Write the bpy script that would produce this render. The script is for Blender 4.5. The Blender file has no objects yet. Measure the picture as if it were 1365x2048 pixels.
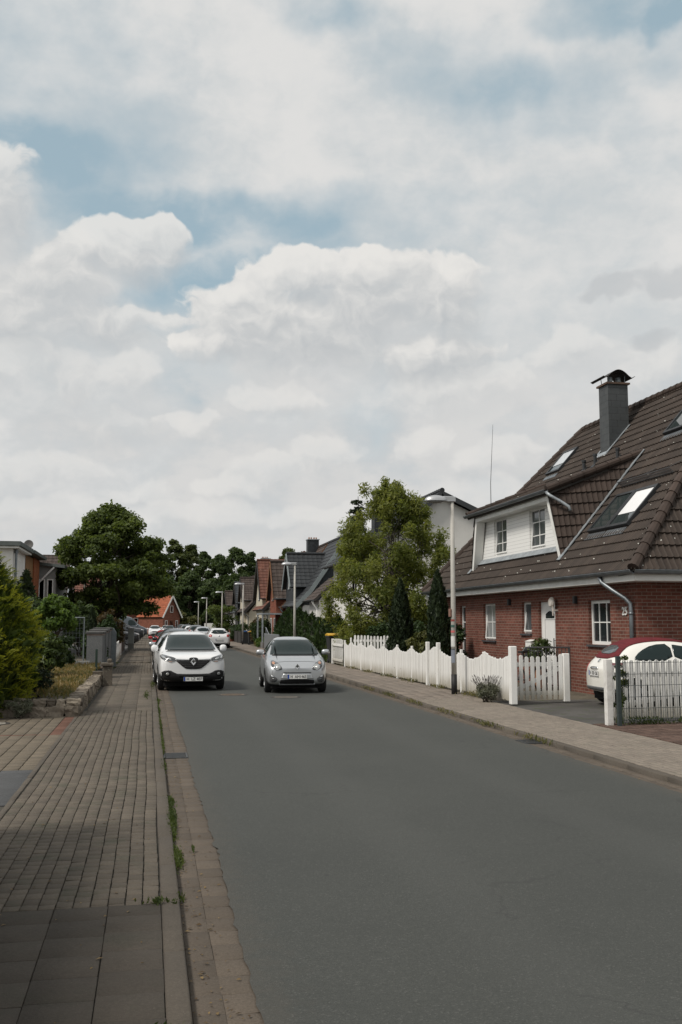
import bpy, bmesh, math, random
import numpy as np
from mathutils import Vector, Matrix
from mathutils.bvhtree import BVHTree
from mathutils.geometry import delaunay_2d_cdt

SC = bpy.context.scene
COL = SC.collection
rad = math.radians
pi = math.pi

# ------------------------------------------------------------------ camera
YAW, PITCH = 10.9234, 6.3688
cam_d = bpy.data.cameras.new('camera')
cam = bpy.data.objects.new('camera', cam_d); COL.objects.link(cam)
cam.location = (0, 0, 1.86)
cam.rotation_euler = (rad(90 + PITCH), 0, rad(-YAW))
cam_d.sensor_fit = 'VERTICAL'; cam_d.sensor_height = 36; cam_d.sensor_width = 24
cam_d.lens = 34.805
cam_d.clip_start = .05; cam_d.clip_end = 3000
SC.camera = cam

# ------------------------------------------------------------------ exposure
SC.view_settings.view_transform = 'Standard'
SC.view_settings.look = 'None'
SC.view_settings.exposure = 0
SC.view_settings.gamma = 1
SC.cycles.max_bounces = 5
SC.cycles.transparent_max_bounces = 8
SC.cycles.caustics_reflective = False
SC.cycles.caustics_refractive = False

# ------------------------------------------------------------------ sun
SUN_EL, SUN_AZ = 50, -114          # azimuth from +Y, clockwise seen from above
sun_d = bpy.data.lights.new('sun', 'SUN')
sun_d.energy = 2.9; sun_d.angle = rad(12); sun_d.color = (1, .94, .86)
sun = bpy.data.objects.new('sun', sun_d); COL.objects.link(sun)
sdir = Vector((math.sin(rad(SUN_AZ)) * math.cos(rad(SUN_EL)), math.cos(rad(SUN_AZ)) * math.cos(rad(SUN_EL)), math.sin(rad(SUN_EL))))
sun.rotation_euler = sdir.to_track_quat('Z', 'Y').to_euler()
sun.location = sdir * 50


# ------------------------------------------------------------------ node helper
class NT:
    """small wrapper: n.math('ADD', a, b) with sockets or numbers"""
    def __init__(s, tree): s.t = tree
    def new(s, typ, **kw):
        n = s.t.nodes.new(typ)
        for k, v in kw.items(): setattr(n, k, v)
        return n
    def put(s, sock, v):
        if v is None: return
        if isinstance(v, bpy.types.NodeSocket): s.t.links.new(v, sock)
        else: sock.default_value = v
    def math(s, op, a, b=None, c=None, clamp=False):
        n = s.new('ShaderNodeMath', operation=op); n.use_clamp = clamp
        for i, v in enumerate((a, b, c)):
            if v is not None: s.put(n.inputs[i], v)
        return n.outputs[0]
    def vmath(s, op, a, b=None, out=0):
        n = s.new('ShaderNodeVectorMath', operation=op)
        for i, v in enumerate((a, b)):
            if v is not None: s.put(n.inputs[i], v)
        return n.outputs[out]
    def xyz(s, x, y, z):
        n = s.new('ShaderNodeCombineXYZ')
        for i, v in enumerate((x, y, z)): s.put(n.inputs[i], v)
        return n.outputs[0]
    def sep(s, v):
        n = s.new('ShaderNodeSeparateXYZ'); s.put(n.inputs[0], v); return n.outputs
    def step(s, v, lo, hi, a=0., b=1., smooth=True):
        n = s.new('ShaderNodeMapRange', interpolation_type='SMOOTHSTEP' if smooth else 'LINEAR')
        s.put(n.inputs['Value'], v); s.put(n.inputs['From Min'], lo); s.put(n.inputs['From Max'], hi)
        s.put(n.inputs['To Min'], a); s.put(n.inputs['To Max'], b)
        return n.outputs[0]
    def noise(s, vec, scale=1., detail=4., rough=.5, dist=0., col=False):
        n = s.new('ShaderNodeTexNoise')
        s.put(n.inputs['Vector'], vec); s.put(n.inputs['Scale'], scale); s.put(n.inputs['Detail'], detail)
        s.put(n.inputs['Roughness'], rough); s.put(n.inputs['Distortion'], dist)
        return n.outputs['Color' if col else 0]
    def mix(s, f, a, b, mode='MIX'):
        n = s.new('ShaderNodeMix', data_type='RGBA', blend_type=mode)
        s.put(n.inputs[0], f)
        s.put(n.inputs[6], a if isinstance(a, bpy.types.NodeSocket) else tuple(a) + (1,) * (4 - len(a)))
        s.put(n.inputs[7], b if isinstance(b, bpy.types.NodeSocket) else tuple(b) + (1,) * (4 - len(b)))
        return n.outputs[2]


# ------------------------------------------------------------------ world: Nishita sky under procedural clouds
world = bpy.data.worlds.new('World'); SC.world = world
world.use_nodes = True
wt = world.node_tree; wt.nodes.clear()
W = NT(wt)
SKY_STRENGTH = .1
sky = W.new('ShaderNodeTexSky', sky_type='NISHITA')
sky.sun_disc = False; sky.sun_elevation = rad(SUN_EL); sky.sun_rotation = rad(SUN_AZ)
sky.altitude = 60; sky.air_density = 1.0; sky.dust_density = 1.2; sky.ozone_density = 1.2


def azel(px, py):                      # a direction in the sky in degrees off the road's horizon point
    f = 1980.
    v = Vector(((px - 682.5) / f, 0, (1024 - py) / f))
    cp, sp = math.cos(rad(PITCH)), math.sin(rad(PITCH))
    fy, fz = cp - v.z * sp, sp + v.z * cp
    return math.degrees(math.atan2(v.x, fy)), math.degrees(math.atan2(fz, math.hypot(v.x, fy)))


def ellipses(items, vec):
    """smooth union of ellipses (px, py, rx, ry): largest value of 1 - |q|^2 at vec"""
    out = None
    k = 57.3 / 1980
    for px, py, rx, ry in items:
        cx_, cy_ = azel(px, py)
        n = W.new('ShaderNodeVectorMath', operation='MULTIPLY_ADD')
        W.put(n.inputs[0], vec)
        n.inputs[1].default_value = (1 / (rx * k), 1 / (ry * k), 0)
        n.inputs[2].default_value = (-cx_ / (rx * k), -cy_ / (ry * k), 0)
        q = W.vmath('DOT_PRODUCT', n.outputs[0], n.outputs[0], out=1)
        out = q if out is None else W.math('SMOOTH_MIN', out, q, .30)
    return W.math('SUBTRACT', 1., out)


def noise2(vec, scale, detail, rough, dist=0., col=False):
    n = W.new('ShaderNodeTexNoise', noise_dimensions='2D')
    W.put(n.inputs['Vector'], vec)
    for k, v in (('Scale', scale), ('Detail', detail), ('Roughness', rough), ('Distortion', dist)): n.inputs[k].default_value = v
    return n.outputs['Color' if col else 0]


def billow(vec):
    """heaped-up cloud surface: soft noise with rounded cells of two sizes"""
    s = W.math('MULTIPLY', W.math('SUBTRACT', noise2(vec, .42, 6.5, .58), .5), .85)
    for sc_, am in ((.62, .16), (1.5, .09)):
        vo = W.new('ShaderNodeTexVoronoi', feature='F1', voronoi_dimensions='2D')
        W.put(vo.inputs['Vector'], vec); vo.inputs['Scale'].default_value = sc_
        s = W.math('ADD', s, W.math('MULTIPLY', W.math('SUBTRACT', .45, vo.outputs['Distance']), am))
    return s


def vadd(v, t): return W.vmath('ADD', v, t)


tc = W.new('ShaderNodeTexCoord')
D = W.vmath('NORMALIZE', tc.outputs['Generated'])
dx_, dy_, dz_ = W.sep(D)[:3]
AX = W.math('SUBTRACT', W.math('MULTIPLY', W.math('ARCTAN2', dx_, dy_), 57.2958), YAW)
AY = W.math('MULTIPLY', W.math('ARCSINE', dz_), 57.2958)
P0 = W.xyz(AX, AY, 0.)
warp = noise2(P0, .33, 3., .55, col=True)
PW = vadd(P0, W.vmath('MULTIPLY', W.vmath('SUBTRACT', warp, (.5, .5, .5)), (2.6, 1.9, 0)))
SHIFT = (-.42, .80, 0)                      # one step towards the light
PL = vadd(PW, SHIFT)
BN0 = billow(W.vmath('MULTIPLY', PW, (1, 1.22, 0)))
BN1 = billow(W.vmath('MULTIPLY', PL, (1, 1.22, 0)))

# clear sky tone
clear = W.mix(.72, W.mix(1., sky.outputs[0], (.95, 1.0, .93), 'MULTIPLY'), (4.2, 5.5, 6.1))
# high veil with gaps
veil_n = noise2(W.vmath('MULTIPLY', P0, (1, 1.5, 0)), .11, 5., .56, .0)
fine_n = noise2(W.vmath('MULTIPLY', vadd(PW, (31, 9, 0)), (1, 1.8, 0)), .34, 7., .60, .0)
gaps = [(50, 160, 300, 230, .60), (150, 395, 290, 100, .42), (470, 505, 210, 85, .78), (345, 600, 110, 60, .9), (620, 0, 130, 55, .55),
        (930, 125, 190, 70, .58), (1110, 215, 210, 70, .60), (1270, -5, 180, 60, 1.0), (1380, 60, 80, 70, .8), (790, 430, 260, 70, .48), (1345, 310, 100, 70, .40),
        (395, 765, 80, 50, .62), (720, 845, 60, 40, .35), (20, 290, 150, 50, .5), (560, 560, 150, 45, .6), (300, 440, 130, 50, .6), (690, 60, 120, 60, .35), (560, 400, 160, 50, .3)]
gsum = None
for px, py, rx, ry, st in gaps:
    e = W.math('MULTIPLY', W.step(ellipses([(px, py, rx * 1.5, ry * 1.5)], PW), 0., 1.), st)
    gsum = e if gsum is None else W.math('ADD', gsum, e)
va = W.math('SUBTRACT', W.math('ADD', .97, W.math('MULTIPLY', W.math('SUBTRACT', veil_n, .5), .8)), W.math('MULTIPLY', gsum, W.math('ADD', .64, W.math('MULTIPLY', W.math('SUBTRACT', fine_n, .5), .9))))
va = W.math('ADD', va, W.math('MULTIPLY', W.math('SUBTRACT', fine_n, .5), .42))
veil_a = W.step(va, .05, .95)
veil_c = W.mix(W.step(W.math('ADD', veil_n, W.math('MULTIPLY', W.math('SUBTRACT', fine_n, .5), .35)), .30, .70), (6.0, 6.28, 6.38), (7.3, 7.26, 7.14))
col = W.mix(veil_a, clear, veil_c)

# far grey-white deck low over the horizon
band_n = noise2(W.vmath('MULTIPLY', vadd(P0, (3, 57, 0)), (.8, 1.25, 0)), .19, 6., .55, .0)
deck_a = W.math('MULTIPLY', W.step(AY, 19., 10.), W.step(band_n, .28, .55))
deck_c = W.mix(W.step(band_n, .36, .62), (5.45, 5.75, 5.92), (6.75, 6.72, 6.62))
col = W.mix(deck_a, col, deck_c)

ROWS = [
    # farther rows first
    ([(110, 1035, 200, 50), (400, 1040, 160, 44), (690, 1045, 200, 44), (980, 1010, 160, 60), (1180, 1000, 140, 60)], .9, .40),
    ([(560, 955, 110, 52), (655, 925, 80, 56), (470, 985, 90, 36), (860, 905, 75, 58), (930, 935, 70, 46), (1020, 925, 90, 60), (120, 960, 150, 60), (260, 1000, 120, 44)], .95, .46),
    ([(130, 800, 150, 95), (255, 765, 78, 62), (30, 740, 110, 70), (230, 850, 130, 60), (392, 852, 66, 42), (880, 800, 140, 60), (1010, 770, 110, 60), (1150, 705, 90, 58), (1290, 770, 120, 90), (560, 800, 120, 40)], .95, .50),
    ([(40, 610, 220, 120), (240, 515, 140, 78), (325, 490, 72, 60), (120, 560, 160, 100), (-10, 420, 110, 120), (190, 645, 200, 60)], .85, .85),
    ([(620, 655, 270, 130), (500, 650, 150, 90), (755, 600, 180, 108), (600, 562, 110, 70), (745, 545, 100, 60), (880, 605, 120, 95), (430, 690, 110, 48), (860, 715, 170, 70)], .85, .96),
]
RELIEF = W.math('SUBTRACT', BN0, BN1)
for (items, amp, op), soft in zip(ROWS, (1.2, 1.1, 1.0, .55, .42)):
    e0, e1 = ellipses(items, PW), ellipses(items, PL)
    s0 = W.math('ADD', e0, W.math('MULTIPLY', BN0, amp))
    slope = W.math('SUBTRACT', e0, e1)
    light = W.math('ADD', W.math('MULTIPLY', slope, .62), W.math('MULTIPLY', RELIEF, .70))
    light = W.math('SUBTRACT', W.math('ADD', light, .48), W.math('MULTIPLY', W.step(s0, .3, 1.1), .06))
    # crisp where the side turns to the light, ragged and soft underneath
    edge = W.step(W.math('ADD', slope, W.math('MULTIPLY', RELIEF, .3)), -.10, .42, soft + .62, soft * .42)
    a = W.math('MULTIPLY', W.step(s0, -.06, edge), op)
    lit = W.mix(W.step(light, .14, .92), (4.95, 5.18, 5.34), (8.05, 7.88, 7.58))
    col = W.mix(a, col, lit)
# small dark scraps at the right
s0 = W.math('ADD', ellipses([(1230, 575, 60, 30), (1345, 560, 80, 40), (1300, 680, 46, 26)], PW), W.math('MULTIPLY', BN0, 1.3))
col = W.mix(W.math('MULTIPLY', W.step(s0, 0., .8), .6), col, (5.0, 5.2, 5.35))
# ground half of the world stays dull
col = W.mix(W.step(AY, -1.5, 0.), (1.1, 1.1, 1.0), col)
bg = W.new('ShaderNodeBackground'); W.put(bg.inputs['Color'], col); bg.inputs['Strength'].default_value = SKY_STRENGTH
wo = W.new('ShaderNodeOutputWorld'); wt.links.new(bg.outputs[0], wo.inputs[0])
world.cycles.sampling_method = 'MANUAL'; world.cycles.sample_map_resolution = 256

# ================================================================== helpers
RNG = random.Random(5)


def tag(o, label=None, cat=None, group=None, kind=None):
    if label: o['label'] = label
    if cat: o['category'] = cat
    if group: o['group'] = group
    if kind: o['kind'] = kind
    return o


def empty(name, loc=(0, 0, 0), rz=0., label=None, cat=None, group=None):
    o = bpy.data.objects.new(name, None); COL.objects.link(o)
    o.location = loc; o.rotation_euler = (0, 0, rz); o.empty_display_size = .2
    return tag(o, label, cat, group)


def link(name, me, mat=None, parent=None, kind=None, smooth=False):
    o = bpy.data.objects.new(name, me); COL.objects.link(o)
    if mat is not None:
        me.materials.clear()
        for m in (mat if isinstance(mat, (list, tuple)) else [mat]): me.materials.append(m)
    if parent is not None: o.parent = parent
    if kind: o['kind'] = kind
    if smooth: me.polygons.foreach_set('use_smooth', [True] * len(me.polygons))
    return o


def box_uv(me):
    """UV in metres from each face's main direction"""
    if len(me.polygons) == 0: return
    uv = me.uv_layers.new(name='UVMap') if not me.uv_layers else me.uv_layers[0]
    n = len(me.loops)
    vi = np.empty(n, np.int32); me.loops.foreach_get('vertex_index', vi)
    co = np.empty(len(me.vertices) * 3, np.float32); me.vertices.foreach_get('co', co); co = co.reshape(-1, 3)
    nr = np.empty(len(me.polygons) * 3, np.float32); me.polygons.foreach_get('normal', nr); nr = np.abs(nr.reshape(-1, 3))
    lt = np.empty(len(me.polygons), np.int32); me.polygons.foreach_get('loop_total', lt)
    ax = np.repeat(np.argmax(nr * np.array([1, 1, 1.02]), axis=1), lt)
    p = co[vi]
    u = np.where(ax == 0, p[:, 1], p[:, 0]); v = np.where(ax == 2, p[:, 1], p[:, 2])
    uv.data.foreach_set('uv', np.stack([u, v], 1).astype(np.float32).ravel())


class MB:
    """collects simple solids into one mesh"""
    def __init__(s): s.v = []; s.f = []
    def add(s, vs, fs):
        k = len(s.v); s.v += [tuple(p) for p in vs]; s.f += [tuple(i + k for i in f) for f in fs]; return s
    def box(s, x0, x1, y0, y1, z0, z1):
        return s.add([(x0, y0, z0), (x1, y0, z0), (x1, y1, z0), (x0, y1, z0), (x0, y0, z1), (x1, y0, z1), (x1, y1, z1), (x0, y1, z1)],
                     [(3, 2, 1, 0), (4, 5, 6, 7), (0, 1, 5, 4), (1, 2, 6, 5), (2, 3, 7, 6), (3, 0, 4, 7)])
    def obox(s, c, ex, ey, ez):
        """box round centre c with half-axes ex, ey, ez (vectors)"""
        c, ex, ey, ez = map(Vector, (c, ex, ey, ez))
        return s.add([c + ex * a + ey * b + ez * d for d in (-1, 1) for a, b in ((-1, -1), (1, -1), (1, 1), (-1, 1))],
                     [(3, 2, 1, 0), (4, 5, 6, 7), (0, 1, 5, 4), (1, 2, 6, 5), (2, 3, 7, 6), (3, 0, 4, 7)])
    def bar(s, p, q, w, h=None, up=(0, 0, 1)):
        p, q = Vector(p), Vector(q); d = (q - p); e = d.normalized(); up = Vector(up)
        sx = e.cross(up)
        if sx.length < 1e-4: sx = e.cross(Vector((0, 1, 0)))
        sx.normalize(); sz = sx.cross(e)
        return s.obox((p + q) / 2, d / 2, sx * (w / 2), sz * ((h or w) / 2))
    def prism(s, poly, axis, a, b):
        """polygon in the plane across axis ('x': (y,z), 'y': (x,z), 'z': (x,y)) extruded from a to b"""
        n = len(poly)
        mk = {'x': lambda t, p: (t, p[0], p[1]), 'y': lambda t, p: (p[0], t, p[1]), 'z': lambda t, p: (p[0], p[1], t)}[axis]
        return s.add([mk(a, p) for p in poly] + [mk(b, p) for p in poly],
                     [tuple(range(n - 1, -1, -1)), tuple(range(n, 2 * n))] + [(i, (i + 1) % n, (i + 1) % n + n, i + n) for i in range(n)])
    def slab(s, pts, t):
        """flat polygon given thickness t below it"""
        pts = [Vector(p) for p in pts]; n = (pts[1] - pts[0]).cross(pts[2] - pts[0]).normalized(); k = len(pts)
        return s.add(pts + [p - n * t for p in pts], [tuple(range(k)), tuple(range(2 * k - 1, k - 1, -1))] + [(i, i + k, (i + 1) % k + k, (i + 1) % k) for i in range(k)])
    def tube(s, path, r, seg=8, cap=True):
        path = [Vector(p) for p in path]; n = len(path)
        rs = r if isinstance(r, (list, tuple)) else [r] * n
        vs = []; ref = None
        for i, p in enumerate(path):
            t = (path[min(i + 1, n - 1)] - path[max(i - 1, 0)]).normalized()
            if ref is None: ref = t.orthogonal().normalized()
            ref = (ref - t * ref.dot(t)); ref = ref.normalized() if ref.length > 1e-5 else t.orthogonal().normalized()
            bi = t.cross(ref)
            for k in range(seg):
                an = 2 * pi * k / seg
                vs.append(p + (ref * math.cos(an) + bi * math.sin(an)) * rs[i])
        fs = [(i * seg + k, i * seg + (k + 1) % seg, (i + 1) * seg + (k + 1) % seg, (i + 1) * seg + k) for i in range(n - 1) for k in range(seg)]
        if cap: fs += [tuple(range(seg - 1, -1, -1)), tuple((n - 1) * seg + k for k in range(seg))]
        return s.add(vs, fs)
    def lathe(s, prof, seg=24, M=None):
        """profile (r, z) turned round z, then moved by matrix M"""
        M = M or Matrix(); n = len(prof); vs = []
        for r, z in prof:
            for k in range(seg):
                an = 2 * pi * k / seg; vs.append(M @ Vector((r * math.cos(an), r * math.sin(an), z)))
        fs = [(i * seg + k, i * seg + (k + 1) % seg, (i + 1) * seg + (k + 1) % seg, (i + 1) * seg + k) for i in range(n - 1) for k in range(seg)]
        fs += [tuple(range(seg - 1, -1, -1)), tuple((n - 1) * seg + k for k in range(seg))]
        return s.add(vs, fs)
    def mesh(s, name, bevel=0., uv=True):
        me = bpy.data.meshes.new(name); me.from_pydata(s.v, [], s.f); me.update()
        bm = bmesh.new(); bm.from_mesh(me)
        bmesh.ops.recalc_face_normals(bm, faces=bm.faces)
        if bevel:
            es = [e for e in bm.edges if len(e.link_faces) == 2 and e.calc_face_angle(0) > .6]
            bmesh.ops.bevel(bm, geom=es, offset=bevel, segments=1, profile=.6, affect='EDGES', clamp_overlap=True)
        bm.to_mesh(me); bm.free(); me.update()
        if uv: box_uv(me)
        return me
    def build(s, name, mat, parent=None, kind=None, smooth=False, bevel=0.):
        return link(name, s.mesh(name, bevel), mat, parent, kind, smooth)


def fast_mesh(name, V, Fq, uv=None):
    """numpy vertices (n,3) and equal-sided faces (m,k) to a mesh; uv per face corner (m*k,2)"""
    me = bpy.data.meshes.new(name); m, k = Fq.shape
    me.vertices.add(len(V)); me.vertices.foreach_set('co', np.ascontiguousarray(V, np.float32).ravel())
    me.loops.add(m * k); me.loops.foreach_set('vertex_index', np.ascontiguousarray(Fq, np.int32).ravel())
    me.polygons.add(m); me.polygons.foreach_set('loop_start', np.arange(0, m * k, k, dtype=np.int32))
    if uv is not None:
        l = me.uv_layers.new(name='UVMap'); l.data.foreach_set('uv', np.ascontiguousarray(uv, np.float32).ravel())
    me.update(calc_edges=True)
    return me


# ------------------------------------------------------------------ materials
MATS = {}


def base_mat(name):
    m = bpy.data.materials.new(name); m.use_nodes = True
    n = NT(m.node_tree); b = m.node_tree.nodes['Principled BSDF']
    return m, n, b


def bump(n, b, height, strength=.3, dist=.02):
    k = n.new('ShaderNodeBump'); k.inputs['Strength'].default_value = strength; k.inputs['Distance'].default_value = dist
    n.put(k.inputs['Height'], height); n.t.links.new(k.outputs[0], b.inputs['Normal'])


def M(name, c, rough=.75, var=.18, scale=2.5, fine=30., bmp=.15, metal=0., spec=.4, coat=0., speck=None, dirt=None):
    """general surface: base colour with cloudy and fine variation, a little bump; speck=(colour, scale, amount); dirt=(colour, amount)"""
    if name in MATS: return MATS[name]
    m, n, b = base_mat(name)
    tc_ = n.new('ShaderNodeTexCoord'); oc = tc_.outputs['Object']
    big = n.noise(oc, scale, 4, .6); fin = n.noise(oc, fine, 3, .6)
    col_ = n.mix(n.step(big, .3, .7, smooth=True), [x * (1 - var) for x in c], [min(1, x * (1 + var)) for x in c])
    col_ = n.mix(n.math('MULTIPLY', n.step(fin, .35, .7), min(1, var * 1.6)), col_, [x * .72 for x in c])
    if speck:
        sp = n.step(n.noise(oc, speck[1], 2, .5), speck[2], speck[2] + .05)
        col_ = n.mix(sp, col_, speck[0])
    if dirt:
        d = n.math('MULTIPLY', n.step(n.noise(oc, 1.3, 6, .7), .42, .75), dirt[1])
        col_ = n.mix(d, col_, dirt[0])
    n.put(b.inputs['Base Color'], col_)
    b.inputs['Roughness'].default_value = rough; b.inputs['Metallic'].default_value = metal
    b.inputs['Specular IOR Level'].default_value = spec; b.inputs['Coat Weight'].default_value = coat
    b.inputs['Coat Roughness'].default_value = .06
    if bmp: bump(n, b, fin, bmp, .01)
    MATS[name] = m
    return m


def brick_mat(name, c1, c2, mortar, bw=.25, bh=.083, mort=.013, rough=.85):
    if name in MATS: return MATS[name]
    m, n, b = base_mat(name)
    uv = n.new('ShaderNodeUVMap').outputs[0]
    k = n.new('ShaderNodeTexBrick'); k.offset = .5
    n.put(k.inputs['Vector'], uv)
    for key, v in (('Scale', 1.), ('Brick Width', bw), ('Row Height', bh), ('Mortar Size', mort / 2), ('Mortar Smooth', .15), ('Bias', 0.)): k.inputs[key].default_value = v
    k.inputs['Color1'].default_value = (*c1, 1); k.inputs['Color2'].default_value = (*c2, 1); k.inputs['Mortar'].default_value = (*mortar, 1)
    big = n.noise(uv, .9, 5, .65); fin = n.noise(uv, 55, 3, .6)
    wn = n.new('ShaderNodeTexWhiteNoise', noise_dimensions='2D')
    us_ = n.sep(uv); row = n.math('FLOOR', n.math('DIVIDE', us_[1], bh)); colm = n.math('FLOOR', n.math('ADD', n.math('DIVIDE', us_[0], bw), n.math('MULTIPLY', n.math('MODULO', row, 2.), .5)))
    n.put(wn.inputs['Vector'], n.xyz(colm, row, 0.))
    vb = n.step(wn.outputs['Value'], 0., 1., .72, 1.22, smooth=False)
    kc = n.mix(1., k.outputs['Color'], n.xyz(vb, vb, vb), 'MULTIPLY'); kc = n.mix(k.outputs['Fac'], kc, mortar)
    streak = n.noise(n.vmath('MULTIPLY', uv, (1.6, .22, 1)), 1., 5, .65)
    kc = n.mix(n.math('MULTIPLY', n.step(streak, .5, .78), .30), kc, [x * .6 for x in c1])
    c = n.mix(n.math('MULTIPLY', n.step(big, .3, .75), .35), kc, [x * .55 for x in c1])
    c = n.mix(n.math('MULTIPLY', n.step(fin, .35, .7), .3), c, [x * .6 for x in c1])
    n.put(b.inputs['Base Color'], c); b.inputs['Roughness'].default_value = rough; b.inputs['Specular IOR Level'].default_value = .25
    h = n.math('SUBTRACT', n.math('MULTIPLY', fin, .25), k.outputs['Fac'])
    bump(n, b, h, .55, .012)
    MATS[name] = m
    return m


def tile_mat(name, c, var=.3, lichen=.0, rough=.7):
    """roof tiles: one tone per tile from the tile grid in the UVs, lichen dots"""
    if name in MATS: return MATS[name]
    m, n, b = base_mat(name)
    uv = n.new('ShaderNodeUVMap').outputs[0]
    wn = n.new('ShaderNodeTexWhiteNoise', noise_dimensions='2D'); n.put(wn.inputs['Vector'], n.vmath('FLOOR', uv))
    c_ = n.mix(wn.outputs['Value'], [x * (1 - var) for x in c], [x * (1 + var) for x in c])
    big = n.noise(uv, .22, 5, .65); fin = n.noise(uv, 6, 4, .65)
    c_ = n.mix(n.math('MULTIPLY', n.step(big, .35, .75), .5), c_, [x * .55 for x in c])
    c_ = n.mix(n.math('MULTIPLY', n.step(fin, .4, .75), .45), c_, [min(1, x * 1.5) for x in c])
    if lichen:
        vo = n.new('ShaderNodeTexVoronoi', voronoi_dimensions='2D'); n.put(vo.inputs['Vector'], uv); vo.inputs['Scale'].default_value = 2.3
        rnd = n.sep(vo.outputs['Color'])[0]
        dot = n.math('MULTIPLY', n.step(n.math('ADD', vo.outputs['Distance'], n.math('MULTIPLY', n.math('SUBTRACT', fin, .5), .12)), .125, .08, 0, 1), n.step(rnd, 1 - lichen, 1 - lichen + .02))
        c_ = n.mix(dot, c_, (.55, .55, .50))
    st_ = n.noise(n.vmath('MULTIPLY', uv, (1.1, .16, 1)), 1., 5, .65)
    c_ = n.mix(n.math('MULTIPLY', n.step(st_, .48, .75), .35), c_, [x * .5 for x in c])
    n.put(b.inputs['Base Color'], c_); b.inputs['Roughness'].default_value = rough; b.inputs['Specular IOR Level'].default_value = .3
    bump(n, b, fin, .25, .02)
    MATS[name] = m
    return m


def leaf_mat(name, stops, trans=.35, rough=.55):
    """leaf tones from each leaf's own random value (stored as its UV)"""
    if name in MATS: return MATS[name]
    m, n, b = base_mat(name)
    uv = n.sep(n.new('ShaderNodeUVMap').outputs[0])
    r = n.new('ShaderNodeValToRGB'); n.put(r.inputs[0], uv[0])
    el = r.color_ramp.elements
    for i, c in enumerate(stops):
        e = el[i] if i < 2 else el.new(0)
        e.position = i / (len(stops) - 1); e.color = (*c, 1)
    n.put(b.inputs['Base Color'], r.outputs[0]); b.inputs['Roughness'].default_value = rough; b.inputs['Specular IOR Level'].default_value = .25
    tr = n.new('ShaderNodeBsdfTranslucent'); n.put(tr.inputs[0], n.mix(1., r.outputs[0], (1.5, 1.5, .8), 'MULTIPLY'))
    mx = n.new('ShaderNodeMixShader'); mx.inputs[0].default_value = trans
    out = [k for k in m.node_tree.nodes if k.type == 'OUTPUT_MATERIAL'][0]
    m.node_tree.links.new(b.outputs[0], mx.inputs[1]); m.node_tree.links.new(tr.outputs[0], mx.inputs[2]); m.node_tree.links.new(mx.outputs[0], out.inputs[0])
    MATS[name] = m
    return m


def glass_mat(name, c=(.02, .025, .028), rough=.03, spec=.6):
    if name in MATS: return MATS[name]
    m, n, b = base_mat(name)
    b.inputs['Base Color'].default_value = (*c, 1); b.inputs['Roughness'].default_value = rough; b.inputs['Specular IOR Level'].default_value = spec
    oc = n.new('ShaderNodeTexCoord').outputs['Object']
    bump(n, b, n.noise(oc, 1.2, 2, .5), .03, .05)
    MATS[name] = m
    return m


def island_mat(name, c, var=.25, rough=.9, hue=None, fine=70., grit=.35, speck=True, moss=0.):
    """pavers and stones: one tone per loose piece, fine grit, big damp patches"""
    if name in MATS: return MATS[name]
    m, n, b = base_mat(name)
    oc = n.new('ShaderNodeTexCoord').outputs['Object']
    ri = n.new('ShaderNodeNewGeometry').outputs['Random Per Island']
    c_ = n.mix(ri, [x * (1 - var) for x in c], [x * (1 + var) for x in (hue or c)])
    fin = n.noise(oc, fine, 4, .7); big = n.noise(oc, .7, 5, .65); mid = n.noise(oc, 5, 4, .6)
    c_ = n.mix(n.math('MULTIPLY', n.step(big, .38, .72), .30), c_, [x * .62 for x in c])
    c_ = n.mix(n.math('MULTIPLY', n.step(mid, .45, .75), .28), c_, [x * .66 for x in c])
    if moss: c_ = n.mix(n.math('MULTIPLY', n.step(n.noise(oc, 2.6, 6, .72), .50, .70), moss), c_, (c[0] * .58, c[1] * .72, c[2] * .62))
    st_ = n.step(n.noise(oc, 1.1, 7, .75), .60, .66)
    c_ = n.mix(n.math('MULTIPLY', st_, .22), c_, [min(1, x * 1.35) for x in c])
    c_ = n.mix(n.math('MULTIPLY', n.step(fin, .35, .65), grit), c_, [x * .5 for x in c])
    if speck: c_ = n.mix(n.math('MULTIPLY', n.step(n.noise(oc, 150, 2, .5), .66, .74), .5), c_, [min(1, x * 2.2) for x in c])
    n.put(b.inputs['Base Color'], c_); b.inputs['Roughness'].default_value = rough; b.inputs['Specular IOR Level'].default_value = .2
    bump(n, b, fin, .35, .01)
    MATS[name] = m
    return m


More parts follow.
